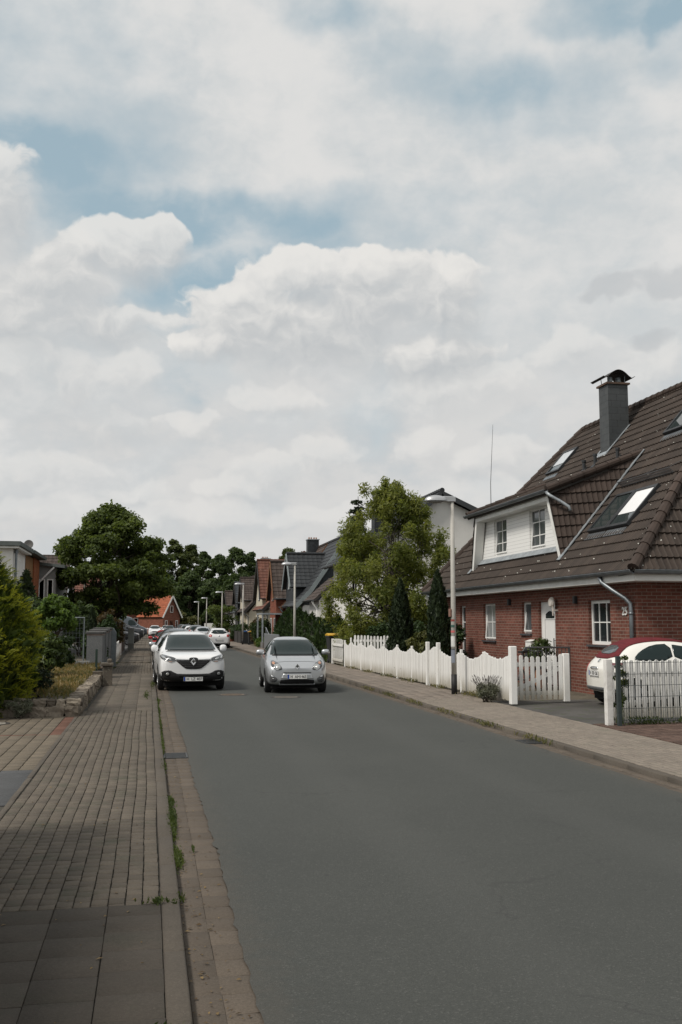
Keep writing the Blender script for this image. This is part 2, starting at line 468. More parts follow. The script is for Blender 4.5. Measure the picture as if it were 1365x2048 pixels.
# ------------------------------------------------------------------ tiled roof plane as real relief
def tile_roof(name, pts, mat, parent, tw=.30, th=.34, amp=.022, lap=.03, per=6, flat=False, under=None, rolls=1):
    """pts: convex polygon seen from outside counter-clockwise, first edge along the eaves"""
    pts = [Vector(p) for p in pts]
    u = (pts[1] - pts[0]).normalized(); nrm = None
    for k in range(2, len(pts)):
        c = (pts[1] - pts[0]).cross(pts[k] - pts[0])
        if c.length > 1e-4: nrm = c.normalized(); break
    v = nrm.cross(u)
    uvp = [((p - pts[0]).dot(u), (p - pts[0]).dot(v)) for p in pts]
    u0, u1 = min(p[0] for p in uvp), max(p[0] for p in uvp); v0, v1 = min(p[1] for p in uvp), max(p[1] for p in uvp)
    nu = int((u1 - u0) / tw) + 2
    us = np.concatenate([[u0 + (i + j / per) * tw for j in range(per)] for i in range(nu)])
    ph = ((us - u0) / tw * rolls) % 1.0
    if flat: hu = np.where((ph < .5 / per) | (ph > 1 - .5 / per), -amp, 0.)
    else: hu = amp * (np.where(ph < .34, .25 - .25 * np.cos(ph / .34 * 2 * pi), -.12 * np.sin((ph - .34) / .66 * pi)) * 2)
    rows = []
    nv = int((v1 - v0) / th) + 2
    for j in range(nv):
        rows += [(v0 + j * th, lap), (v0 + (j + 1) * th - .012, .004)]
    V = np.empty((len(rows), len(us), 3)); UV = np.empty((len(rows), len(us), 2))
    U3, V3, N3, P0_ = (np.array(t) for t in (u, v, nrm, pts[0]))
    for j, (vv, hh) in enumerate(rows):
        V[j] = P0_ + us[:, None] * U3 + vv * V3 + (hu + hh)[:, None] * N3
        UV[j, :, 0] = (us - u0) / tw; UV[j, :, 1] = (vv - v0) / th + (.02 if j % 2 == 0 else -.02)
    R_, C_ = len(rows), len(us)
    idx = np.arange(R_ * C_).reshape(R_, C_)
    F = np.stack([idx[:-1, :-1], idx[:-1, 1:], idx[1:, 1:], idx[1:, :-1]], -1).reshape(-1, 4)
    me = fast_mesh(name, V.reshape(-1, 3), F, UV.reshape(-1, 2)[F.ravel()])
    bm = bmesh.new(); bm.from_mesh(me)
    k = len(pts)
    for i in range(k):
        a, b = pts[i], pts[(i + 1) % k]; out = (b - a).cross(nrm)
        if out.length < 1e-5: continue
        bmesh.ops.bisect_plane(bm, geom=bm.verts[:] + bm.edges[:] + bm.faces[:], plane_co=a, plane_no=out.normalized(), clear_outer=True, dist=1e-5)
    bm.to_mesh(me); bm.free()
    me.polygons.foreach_set('use_smooth', [False] * len(me.polygons))
    o = link(name, me, mat, parent)
    if under is not None:
        mb = MB(); mb.slab([p - nrm * .012 for p in pts], .10); mb.build('roof_deck', under, o)
    return o


# ------------------------------------------------------------------ leaves
def leaves_mesh(name, centres, radii, n, size, seed, squash=.8, lean=.5, aspect=1.6, tone=None, shell=.45, droop=0., bias=.25):
    """n folded leaves scattered through clumps (centres, radii); returns a mesh whose UV.x is each leaf's tone"""
    r = np.random.default_rng(seed)
    C_ = np.asarray(centres, float); Rd = np.asarray(radii, float)
    w = Rd ** 2; w /= w.sum()
    k = r.choice(len(C_), n, p=w)
    d = r.normal(size=(n, 3)); d /= np.linalg.norm(d, axis=1)[:, None]
    d[:, 2] += bias * .6; d /= np.linalg.norm(d, axis=1)[:, None]
    rr = shell + (1 - shell) * r.random(n) ** .7
    rr *= 1 + .13 * r.normal(size=n)
    P = C_[k] + d * (Rd[k] * rr)[:, None] * np.array([1, 1, squash])
    nr = d * lean + r.normal(size=(n, 3)) * .55 + np.array([0, 0, .45]); nr /= np.linalg.norm(nr, axis=1)[:, None]
    t = np.cross(nr, r.normal(size=(n, 3))); t /= np.linalg.norm(t, axis=1)[:, None]
    t[:, 2] -= droop; t /= np.linalg.norm(t, axis=1)[:, None]
    b = np.cross(nr, t); b /= np.linalg.norm(b, axis=1)[:, None]
    s = size * (.65 + .7 * r.random(n))
    L, Wd = (s * aspect / 2)[:, None], (s / 2)[:, None]
    fold = (s * .18)[:, None] * nr
    V = np.stack([P - t * L, P - t * L * .1 + b * Wd + fold, P + t * L, P - t * L * .1 - b * Wd + fold], 1).reshape(-1, 3)
    F = np.arange(n * 4).reshape(n, 4)
    F = np.concatenate([F[:, [0, 1, 2]], F[:, [0, 2, 3]]])
    tv = r.random(n) * .6 + .4 * r.random(len(C_))[k] if tone is None else tone(P, d, r)
    uv = np.repeat(np.clip(tv, .01, .99), 3); uv = np.concatenate([uv, uv])
    return fast_mesh(name, V, F, np.stack([uv, uv * 0 + .5], 1))


def branch(mb, p, q, r0, r1, rng, n=5, wob=.08, seg=6):
    p, q = Vector(p), Vector(q); L = (q - p).length
    pts = []
    for i in range(n + 1):
        t = i / n; c = p.lerp(q, t)
        if 0 < i < n: c += Vector((rng.gauss(0, 1), rng.gauss(0, 1), rng.gauss(0, .6))) * wob * L * math.sin(pi * t)
        pts.append(c)
    mb.tube(pts, [r0 + (r1 - r0) * i / n for i in range(n + 1)], seg)
    return pts

# ================================================================== ground, road, pavements
def pavers(name, cells, mat, gap=.004, bev=.004, h=.05, seed=1, wob=.0025, zf=None):
    """loose stones as one sheet: cells = (x0, x1, y0, y1, z)"""
    r = np.random.default_rng(seed)
    c = np.asarray(cells, float); n = len(c)
    j = (r.random((n, 4)) - .5) * .004
    x0, x1, y0, y1 = c[:, 0] + gap + j[:, 0], c[:, 1] - gap + j[:, 1], c[:, 2] + gap * .35 + j[:, 2] * .5, c[:, 3] - gap * .35 + j[:, 3] * .5
    z = c[:, 4] + (r.random(n) - .5) * 2 * wob
    tx, ty = (r.random(n) - .5) * .0030, (r.random(n) - .5) * .0022
    def ring(ins, dz):
        pts = []
        for sx, sy, X, Y in ((-1, -1, x0 + ins, y0 + ins), (1, -1, x1 - ins, y0 + ins), (1, 1, x1 - ins, y1 - ins), (-1, 1, x0 + ins, y1 - ins)):
            pts.append(np.stack([X, Y, z + dz + tx * sx + ty * sy], 1))
        return pts
    V = np.stack(ring(bev, 0.) + ring(0., -bev * .8) + ring(0., -h), 1).reshape(-1, 3)
    q = [[0, 1, 2, 3]] + [[a + 4, (a + 1) % 4 + 4, (a + 1) % 4, a] for a in range(4)] + [[a + 8, (a + 1) % 4 + 8, (a + 1) % 4 + 4, a + 4] for a in range(4)]
    F = (np.arange(n)[:, None, None] * 12 + np.array(q)[None]).reshape(-1, 4)
    return link(name, fast_mesh(name, V, F), mat, kind='structure')


def sheet(name, pts, mat, z=0., kind='structure'):
    me = bpy.data.meshes.new(name); me.from_pydata([(*p, z) if len(p) == 2 else p for p in pts], [], [tuple(range(len(pts)))]); me.update()
    box_uv(me)
    return link(name, me, mat, kind=kind)


soil = M('soil', (.10, .085, .062), .95, .3, 1.4, 25, .4, speck=((.16, .15, .10), 9, .62))
grassy = M('verge_ground', (.075, .085, .038), .95, .35, .25, 14, .5)
sheet('ground', [(-1200, -600), (1200, -600), (1200, 1800), (-1200, 1800)], grassy, -.09)

# asphalt with its own worn texture
mA, n, b = base_mat('asphalt')
oc = n.new('ShaderNodeTexCoord').outputs['Object']
fin = n.noise(oc, 90, 3, .7); mid = n.noise(oc, 7, 5, .65); big = n.noise(oc, .35, 5, .6)
vo = n.new('ShaderNodeTexVoronoi'); n.put(vo.inputs['Vector'], oc); vo.inputs['Scale'].default_value = 110
c_ = n.mix(n.step(fin, .3, .7), (.041, .044, .040), (.066, .069, .063))
c_ = n.mix(n.math('MULTIPLY', n.step(big, .35, .7), .42), c_, (.039, .042, .039))
c_ = n.mix(n.math('MULTIPLY', n.step(mid, .5, .8), .22), c_, (.040, .042, .040))
c_ = n.mix(n.step(n.sep(vo.outputs['Color'])[0], .94, .96, 0, .35), c_, (.135, .134, .125))
blot = n.step(n.noise(n.vmath('MULTIPLY', oc, (1, .6, 1)), 4.2, 3, .55), .70, .745, 0, .55)
c_ = n.mix(blot, c_, (.024, .025, .025))
cr = n.new('ShaderNodeTexVoronoi', feature='DISTANCE_TO_EDGE'); n.put(cr.inputs['Vector'], n.vmath('ADD', oc, n.vmath('MULTIPLY', n.noise(oc, 3, 4, .6, col=True), (.5, .5, 0)))); cr.inputs['Scale'].default_value = .33
ex = n.math('ABSOLUTE', n.math('SUBTRACT', n.sep(oc)[0], 3.15)); edge_ = n.math('MULTIPLY', n.step(n.math('ADD', ex, n.math('MULTIPLY', n.math('SUBTRACT', mid, .5), .7)), 2.25, 2.75), .5)
c_ = n.mix(edge_, c_, (.078, .070, .058))
lane = n.math('MULTIPLY', n.step(n.math('ABSOLUTE', n.math('SUBTRACT', n.math('ABSOLUTE', n.math('SUBTRACT', n.math('ADD', n.sep(oc)[0], n.math('MULTIPLY', big, .3)), 3.3)), 1.0)), .45, .1), .16)
c_ = n.mix(lane, c_, (.078, .080, .075))
crack = n.math('MULTIPLY', n.step(cr.outputs['Distance'], .006, .001), n.step(n.noise(oc, .5, 2, .5), .52, .6))
c_ = n.mix(n.math('MULTIPLY', crack, .38), c_, (.03, .03, .03))
n.put(b.inputs['Base Color'], c_); b.inputs['Roughness'].default_value = .82; b.inputs['Specular IOR Level'].default_value = .35
bump(n, b, n.math('ADD', fin, n.math('MULTIPLY', vo.outputs['Distance'], .8)), .5, .006)

rr = random.Random(3)
# the road bends right far away
def bend(y): return 0. if y < 150 else (y - 150) ** 2 / 420.
left_edge, right_edge = [], []
y = -12.
while y < 60: left_edge.append((.572 + rr.gauss(0, .009) + .012 * math.sin(y * .9), y)); y += .11
while y < 290: left_edge.append((.54 + bend(y), y)); y += 5
y = 290.
while y > 60: right_edge.append((5.76 + bend(y), y)); y -= 5
while y > -12: right_edge.append((5.77 + rr.gauss(0, .008), y)); y -= .14
bm = bmesh.new()
vs = [bm.verts.new((x, y, .006)) for x, y in left_edge + right_edge]
f = bm.faces.new(vs); bmesh.ops.triangulate(bm, faces=[f]); me = bpy.data.meshes.new('road'); bm.to_mesh(me); bm.free()
link('road', me, mA, kind='structure')

joint = M('joint_sand', (.05, .045, .036), .95, .3, 6, 60, .3)
stone = island_mat('paver_grey_brown', (0.118, 0.101, 0.082), .17, hue=(0.125, 0.106, 0.084), grit=.34, moss=.6)
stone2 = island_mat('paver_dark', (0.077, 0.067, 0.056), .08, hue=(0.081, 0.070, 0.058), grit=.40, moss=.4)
gstone = island_mat('gutter_stone', (0.116, 0.096, 0.077), .12, hue=(0.123, 0.101, 0.080), grit=.45, fine=60)
kstone = island_mat('kerb_stone', (0.105, 0.091, 0.076), .10, hue=(0.111, 0.096, 0.078), grit=.40)
beige = island_mat('paver_beige', (0.148, 0.126, 0.096), .14, hue=(0.159, 0.132, 0.100), grit=.26)
redp = island_mat('paver_red', (0.137, 0.073, 0.053), .2, hue=(0.148, 0.078, 0.058), grit=.26)
bluegrey = island_mat('slab_blue_grey', (0.086, 0.088, 0.090), .08, grit=.25)
rstone = island_mat('paver_right', (0.214, 0.185, 0.155), .10, hue=(0.225, 0.193, 0.160), grit=.26, moss=.35)


def strips(x0, w, n, y0, y1, L, z, seed, wav=.008, stag=None):
    q = random.Random(seed); out = []
    for i in range(n):
        y = y0 - q.random() * L if stag is None else y0 - stag * (i % 2) * L
        a = x0 + i * w
        while y < y1 - .02:
            e = min(y + L, y1); s = max(y, y0)
            d = wav * (math.sin(s * .55 + 1.2) + .6 * math.sin(s * 1.7 + i * .12))
            if e - s > .03: out.append((a + d, a + w + d, s, e, z))
            y += L
    return out


# left side: gutter, kerb, pavement
gsand = M('gutter_sand', (.105, .09, .072), .95, .3, 5, 60, .3)
sheet('gutter_bed_left', [(.20, -12), (.66, -12), (.66, 160), (.20, 160)], gsand, -.006)
pavers('gutter_left', strips(.245, .155, 1, -4, 75, .26, .0, 11, .004) + strips(.40, .185, 1, -4, 75, .26, .0, 12, .004), gstone, .0010, .002, .04, 4, .0016)
kerb_cells = []
y = -3.2
while y < 150:
    kerb_cells.append((.115, .238, y, y + 1.0, .051)); y += 1.0
pavers('kerb_left', kerb_cells, kstone, .002, .012, .12, 5, .002)
sheet('pavement_bed_left', [(-1.42, -12), (.12, -12), (.12, 150), (-1.42, 150)], joint, .033)
cells = strips(-1.22, .334, 4, -3, 6.76, .334, .050, 21, 0., None)
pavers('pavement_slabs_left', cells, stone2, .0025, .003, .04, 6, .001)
pavers('pavement_slabs_far_left', strips(-1.22, .334, 4, 21.34, 36.5, .334, .050, 22, 0., None) + strips(-1.22, .334, 4, 46, 140, .5,   .084, 23, 0., None), stone, .0025, .003, .04, 6, .001)
pavers('pavement_left', strips(-1.30, .1085, 13, 6.76, 21.34, .135, .050, 31) + strips(-1.30, .1085, 13, 36.5, 46, .16, .050, 32), stone, .0038, .003, .04, 7, .0014)
# drive at the left with its red border, and blue-grey slabs before it
sheet('driveway_bed_left', [(-9, 9.5), (-1.33, 9.5), (-1.33, 20.6), (-9, 20.6)], joint, .018)
cells = strips(-5.35, .2, 20, 13.05, 20.3, .10, .045, 41, 0., .5)
red = [c for c in cells if abs(c[2] - 17.0) < .05 or (c[0] > -1.57 and c[2] > 17.0)]
rs = set(red)
pavers('driveway_left', [c for c in cells if c not in rs], beige, .007, .004, .03, 8, .002)
pavers('driveway_border_left', red, redp, .006, .004, .03, 9, .002)
pavers('edging_left', strips(-1.372, .064, 1, 9.6, 20.3, .5, .048, 44, .0), kstone, .002, .004, .05, 20, .003)
pavers('driveway_slabs_left', strips(-5.35, .4, 10, 10.6, 13.03, .4, .045, 43, 0., .5), bluegrey, .004, .004, .03, 10, .002)
sheet('garden_soil_left', [(-60, -10), (-1.40, -10), (-1.40, 140), (-60, 140)], soil, .012)

# right side
sheet('gutter_bed_right', [(5.68, -12), (6.06, -12), (6.06, 160), (5.68, 160)], gsand, -.006)
pavers('gutter_right', strips(5.74, .15, 1, 2, 75, .26, .0, 51, .004) + strips(5.89, .15, 1, 2, 75, .26, .0, 52, .004), gstone, .004, .010, .04, 14, .003)


def zr(y): return .062 if y < 22.5 else .062 + .043 * min(1, (y - 22.5) / 2.5)


kerb_cells = []
y = 2.
while y < 150:
    kerb_cells.append((6.04, 6.165, y, y + 1.0, zr(y + .5))); y += 1.0
pavers('kerb_right', kerb_cells, kstone, .003, .016, .16, 15, .002)
sheet('pavement_bed_right', [(6.16, -12, .048), (7.82, -12, .048), (7.82, 22.5, .048), (6.16, 22.5, .048)], joint)
sheet('pavement_bed_far', [(6.16, 22.5, .048), (7.82, 22.5, .048), (7.82, 25, .09), (6.16, 25, .09)], joint)
sheet('pavement_bed_end', [(6.16, 25, .09), (7.82, 25, .09), (7.82, 150, .09), (6.16, 150, .09)], joint)
pavers('pavement_right', [(a, b_, c, d, zr((c + d) / 2)) for a, b_, c, d, e in strips(6.17, .1, 16, 4, 23.0, .2, 0, 61, .004)], rstone, .004, .006, .04, 16, .0025)
pavers('pavement_slabs_right', [(a, b_, c, d, zr((c + d) / 2)) for a, b_, c, d, e in strips(6.17, .32, 5, 23.0, 66, .32, 0, 62, 0.) + strips(6.17, .4, 4, 66, 140, .8, 0, 63, 0.)],
       island_mat('slab_right', (0.192, 0.165, 0.140), .13, hue=(0.209, 0.175, 0.146), grit=.3), .003, .005, .04, 17, .003)
sheet('garden_soil_right', [(7.80, -10), (70, -10), (70, 140), (7.80, 140)], soil, .03)
drive = M('driveway_tarmac', (.072, .068, .062), .9, .32, 1.1, 45, .4, speck=((.05, .06, .03), 3.5, .60), dirt=((.055, .05, .045), .8))
sheet('driveway_right', [(7.83, 16.9), (16, 16.9), (16, 22.3), (7.83, 22.3)], drive, .046)
pavers('driveway_brick_right', strips(7.85, .2, 22, 6.0, 16.85, .10, .056, 71, 0., .5), island_mat('brick_paving', (0.096, 0.063, 0.050), .3, hue=(0.111, 0.074, 0.059), grit=.3), .005, .004, .03, 18, .003)
# a side street surface under the far cars
sheet('car_park', [(-16, 60), (-1.45, 60), (-1.45, 150), (-16, 150)], M('car_park_tarmac', (.09, .088, .084), .9, .2, 1, 40, .3), .05)


def lid(name, x, y, r, label, inner):
    t = empty(name, (x, y, .008), 0, label, 'manhole cover')
    mb = MB(); mb.lathe([(r * .99, -.02), (r, -.004), (r, .004), (r * .80, .004), (r * .79, -.004), (0.01, -.004)], 40); mb.build('ring', M('cast_iron', (.060, .055, .050), .7, .3, 6, 60, .3, .3), t)
    mb = MB(); mb.lathe([(r * .775, -.01), (r * .775, .004), (.02, .006)], 40)
    for k in range(-4, 5):
        w = math.sqrt(max(0, (r * .68) ** 2 - (k * r * .15) ** 2))
        mb.box(-w, w, k * r * .15 - .008, k * r * .15 + .008, .004, .0085)
    mb.build('cover', inner, t)
    return t


conc = M('lid_concrete', (.26, .205, .155), .9, .2, 5, 50, .3)
lid('manhole_cover', 2.16, 26.0, .40, 'round manhole cover with a rust brown lid in front of the white car', M('rusty_lid', (.17, .135, .105), .85, .25, 5, 50, .3))
lid('manhole_cover', 3.40, 24.9, .38, 'round grey manhole cover in the asphalt in front of the silver car', M('grey_lid', (.17, .155, .135), .85, .25, 5, 50, .3))
lid('manhole_cover', -2.75, 19.0, .33, 'round manhole cover with a pale lid in the beige paved drive', M('pale_lid', (.29, .27, .23), .85, .2, 5, 50, .3)).location.z = .049


def grate(x, y, w, L, rz, label):
    t = empty('drain_grate', (x, y, .004), rz, label, 'drain')
    iron = M('drain_iron', (.075, .078, .080), .55, .25, 8, 60, .2, .6)
    mb = MB()
    for s in (-1, 1): mb.box(s * w / 2 - .012, s * w / 2 + .012, -L / 2, L / 2, -.02, .010); mb.box(-w / 2, w / 2, s * L / 2 - .012, s * L / 2 + .012, -.02, .009)
    mb.build('frame', iron, t)
    mb = MB()
    k = -L / 2 + .03
    while k < L / 2 - .02: mb.box(-w / 2 + .02, w / 2 - .02, k, k + .016, -.01, .007); k += .034
    mb.build('slats', iron, t)
    MB().box(-w / 2 + .01, w / 2 - .01, -L / 2 + .01, L / 2 - .01, -.03, -.006).build('pit', M('drain_dark', (.01, .01, .01), .9, .1), t)


grate(.405, 14.35, .31, .50, 0, 'iron drain grate in the left gutter beside the weeds')
grate(5.90, 14.95, .30, .46, 0, 'iron drain grate in the right gutter below the kerb')

# ================================================================== building helpers
white_pvc = M('white_pvc', (.78, .78, .76), .35, .03, 3, 20, .0, spec=.5)
white_paint = M('white_paint', (.74, .74, .71), .55, .06, 3, 30, .08)
zinc = M('zinc', (.20, .22, .235), .45, .2, 3, 30, .05, .75)
zinc_light = M('zinc_light', (.34, .37, .39), .5, .2, 4, 30, .1, .4)
dark_metal = M('dark_metal', (.045, .047, .05), .5, .2, 4, 40, .05, .4)
pane_dark = glass_mat('window_glass')
pane_grey = glass_mat('window_glass_grey', (.09, .10, .105), .04)
pane_curtain = glass_mat('window_glass_with_net_curtain', (.27, .28, .28), .06)
slate_sill = M('slate_sill', (.055, .055, .06), .6, .2)


def wall_panel(mb, P, nrm_depth, u0, u1, z0, z1, holes, depth=.12):
    """P(u, z, d) gives the point at u along the wall, height z, d behind the face"""
    us = sorted({u0, u1, *[h[0] for h in holes], *[h[1] for h in holes]}); zs = sorted({z0, z1, *[h[2] for h in holes], *[h[3] for h in holes]})
    for a, b_ in zip(us, us[1:]):
        for c, d in zip(zs, zs[1:]):
            mu, mz = (a + b_) / 2, (c + d) / 2
            if any(h[0] < mu < h[1] and h[2] < mz < h[3] for h in holes): continue
            mb.add([P(a, c, 0), P(b_, c, 0), P(b_, d, 0), P(a, d, 0)], [(0, 1, 2, 3)])
    for h in holes:
        a, b_, c, d = h[:4]
        for (ua, za), (ub, zb) in (((a, c), (a, d)), ((a, d), (b_, d)), ((b_, d), (b_, c)), ((b_, c), (a, c))):
            mb.add([P(ua, za, 0), P(ub, zb, 0), P(ub, zb, depth), P(ua, za, depth)], [(0, 1, 2, 3)])


def pane_window(parent, P, a, b_, c, d, depth=.09, fw=.06, bars=(1, 1), pane=None, sill=True, tilt=False, frame_mat=None, name='window'):
    """frame with glazing bars, pane and sill in the opening a..b, c..d of wall P"""
    fm = frame_mat or white_pvc
    def bx(mb, ua, ub, za, zb, d0, d1):
        mb.add([P(ua, za, d0), P(ub, za, d0), P(ub, zb, d0), P(ua, zb, d0), P(ua, za, d1), P(ub, za, d1), P(ub, zb, d1), P(ua, zb, d1)],
               [(0, 1, 2, 3), (7, 6, 5, 4), (0, 4, 5, 1), (1, 5, 6, 2), (2, 6, 7, 3), (3, 7, 4, 0)])
    mb = MB(); e = .002
    bx(mb, a + e, a + fw, c + e, d - e, depth, depth + .06); bx(mb, b_ - fw, b_ - e, c + e, d - e, depth, depth + .06)
    bx(mb, a + fw, b_ - fw, c + e, c + fw, depth, depth + .06); bx(mb, a + fw, b_ - fw, d - fw, d - e, depth, depth + .06)
    for i in range(1, bars[0] + 1):
        m_ = a + (b_ - a) * i / (bars[0] + 1); bx(mb, m_ - .014, m_ + .014, c + fw, d - fw, depth + .012, depth + .045)
    for i in range(1, bars[1] + 1):
        m_ = c + (d - c) * i / (bars[1] + 1); bx(mb, a + fw, b_ - fw, m_ - .014, m_ + .014, depth + .015, depth + .048)
    w = mb.build(name, fm, parent)
    mb = MB(); bx(mb, a + fw * .8, b_ - fw * .8, c + fw * .8, d - fw * .8, depth + .03, depth + .04); mb.build('pane', pane or pane_dark, w)
    if tilt:                                    # sash tipped inwards at the top
        mb = MB(); t = .13; g = .045
        def Q(u, z, dd): return P(u, z, depth - .03 + dd + t * (z - c) / (d - c) - .03)
        for ua, ub, za, zb in ((a + fw, a + fw + g, c + fw, d - fw), (b_ - fw - g, b_ - fw, c + fw, d - fw), (a + fw + g, b_ - fw - g, c + fw, c + fw + g), (a + fw + g, b_ - fw - g, d - fw - g, d - fw)):
            mb.add([Q(ua, za, 0), Q(ub, za, 0), Q(ub, zb, 0), Q(ua, zb, 0), Q(ua, za, .03), Q(ub, za, .03), Q(ub, zb, .03), Q(ua, zb, .03)],
                   [(0, 1, 2, 3), (7, 6, 5, 4), (0, 4, 5, 1), (1, 5, 6, 2), (2, 6, 7, 3), (3, 7, 4, 0)])
        mb.build('sash', fm, w)
    if sill:
        mb = MB(); bx(mb, a - .05, b_ + .05, c - .055, c - .004, -.06, depth + .02); mb.build('sill', slate_sill if sill is True else sill, w)
    return w


def ridge_caps(p, q, mat, parent, r=.11, L=.38, name='ridge_tiles'):
    p, q = Vector(p), Vector(q); d = (q - p); n = max(1, int(d.length / L)); e = d.normalized(); mb = MB()
    for i in range(n):
        a = p + d * (i / n); b_ = p + d * ((i + 1) / n) + e * .03
        mb.tube([a, a + (b_ - a) * .12, b_], [r * 1.16, r * 1.13, r * .95], 10)
    return mb.build(name, mat, parent, smooth=False)


def gutter(path, r, parent, mat=None, name='gutter'):
    """half-round gutter with a rolled front edge"""
    path = [Vector(p) for p in path]; mb = MB()
    for a, b_ in zip(path, path[1:]):
        d = (b_ - a).normalized(); s = d.cross(Vector((0, 0, 1))); n = 9; vs = []
        for P_ in (a, b_):
            for rad_ in (r, r * .9):
                for k in range(n):
                    an = pi + pi * k / (n - 1); vs.append(P_ + s * math.cos(an) * rad_ + Vector((0, 0, math.sin(an) * rad_)))
        o2, i1 = n, 2 * n
        fs = []
        for k in range(n - 1):
            fs += [(k, k + 1, i1 + k + 1, i1 + k), (o2 + k, i1 + o2 + k, i1 + o2 + k + 1, o2 + k + 1)]
        fs += [(0, i1, i1 + o2, o2), (n - 1, o2 + n - 1, i1 + o2 + n - 1, i1 + n - 1)]
        for base in (0, i1): fs += [(base + k, base + o2 + k, base + o2 + k + 1, base + k + 1) for k in range(n - 1)]
        mb.add(vs, fs)
        for t in (0, 1): mb.tube([a + s * (r if t else -r), b_ + s * (r if t else -r)], .012, 6)
    return mb.build(name, mat or zinc, parent, smooth=False)


def text_mesh(body, size, depth=.004, name='lettering', bold=.0):
    cu = bpy.data.curves.new(name, 'FONT'); cu.body = body; cu.size = size; cu.extrude = depth; cu.align_x = 'CENTER'; cu.align_y = 'CENTER'; cu.offset = bold
    cu.resolution_u = 3
    o = bpy.data.objects.new(name, cu); COL.objects.link(o)
    me = bpy.data.meshes.new_from_object(o.evaluated_get(bpy.context.evaluated_depsgraph_get()))
    bpy.data.objects.remove(o); bpy.data.curves.remove(cu)
    return me


# ================================================================== the red brick house with the big brown roof
red_brick = brick_mat('red_clinker', (.150, .053, .038), (.205, .078, .056), (.27, .22, .18), mort=.016)
tile_brown = tile_mat('tile_brown', (.044, .0325, .0255), .26, lichen=.085)
tile_brown2 = tile_mat('tile_brown_cheek', (.048, .0335, .0265), .30, lichen=.0)
deck = M('roof_deck', (.05, .045, .04), .9)
H = empty('brick_house', (11.2, 21.5, 0), 0, 'red brick house with steep brown tiled hip roof and a wide white dormer', 'house')


def hl(x, y, z): return (x - 11.2, y - 21.5, z)


PF = lambda u, z, d: hl(11.2 + d, u, z)            # street wall
PG = lambda u, z, d: hl(u, 21.5 + d, z)            # near end wall
ops = [(34.35, 35.0, .12, 2.46), (31.2, 32.42, 1.27, 2.48), (28.08, 28.85, 1.53, 2.47), (26.30, 27.52, .10, 2.46), (22.9, 24.15, 1.30, 2.43)]
mb = MB()
wall_panel(mb, PF, 0, 21.5, 37.1, 0, 2.95, ops)
wall_panel(mb, PG, 0, 11.2, 20.8, 0, 2.95, [])
mb.add([hl(20.8, 21.5, 0), hl(20.8, 37.1, 0), hl(20.8, 37.1, 2.95), hl(20.8, 21.5, 2.95)], [(0, 1, 2, 3)])
mb.add([hl(11.2, 37.1, 0), hl(20.8, 37.1, 0), hl(20.8, 37.1, 2.95), hl(11.2, 37.1, 2.95)], [(3, 2, 1, 0)])
mb.build('wall', red_brick, H)
MB().box(.3, 9.4, .3, 15.3, .0, 2.9).build('interior', M('interior_dark', (.02, .018, .016), .9, .1), H)
pane_window(H, PF, *ops[0], bars=(0, 3), sill=False)
pane_window(H, PF, *ops[1], bars=(1, 1), pane=pane_curtain, tilt=True)
pane_window(H, PF, *ops[2], bars=(0, 0), pane=pane_grey, tilt=True)
w = pane_window(H, PF, *ops[4], bars=(2, 1), fw=.085)
# front door: white leaf with an arched light and long handle
a, b_, c, d = ops[3]
mb = MB(); mb.box(.09, .15, a - 21.5 + .002, a - 21.5 + .07, c, d - .002); mb.box(.09, .15, b_ - 21.5 - .07, b_ - 21.5 - .002, c, d - .002); mb.box(.09, .15, a - 21.5 + .07, b_ - 21.5 - .07, d - .07, d - .002)
dr = mb.build('door', white_pvc, H)
MB().box(.105, .15, a - 21.5 + .07, b_ - 21.5 - .07, c, d - .07).build('door_leaf', white_pvc, dr, bevel=.006)
arc = [(a - 21.5 + .30, 1.98), (b_ - 21.5 - .30, 1.98)] + [(b_ - 21.5 - .30 - (.62) * k / 8, 2.10 + .09 * math.sin(pi * k / 8)) for k in range(9)]
MB().prism(arc, 'x', .10, .104).build('glass_light', pane_dark, dr)
mb = MB()
for k in range(2): mb.box(.094, .1045, a - 21.5 + .24, b_ - 21.5 - .24, .32 + k * 1.62, .34 + k * 1.62)
for s in (a - 21.5 + .24, b_ - 21.5 - .26): mb.box(.094, .1045, s, s + .02, .32, 1.96)
mb.build('panel_beading', M('door_beading', (.5, .5, .49), .5, .05), dr)
mb = MB(); hy = a - 21.5 + .20; mb.tube([(.03, hy, .85), (.03, hy, 1.42)], .016, 8); mb.bar((.03, hy, .92), (.105, hy, .92), .02); mb.bar((.03, hy, 1.35), (.105, hy, 1.35), .02); mb.box(.085, .1, hy - .10, hy - .06, 1.0, 1.25)
mb.build('handle', dark_metal, dr)
MB().box(-.5, .02, a - 21.5 - .35, b_ - 21.5 + .35, .0, .095).build('door_step', M('step_stone', (.13, .12, .11), .85), H)
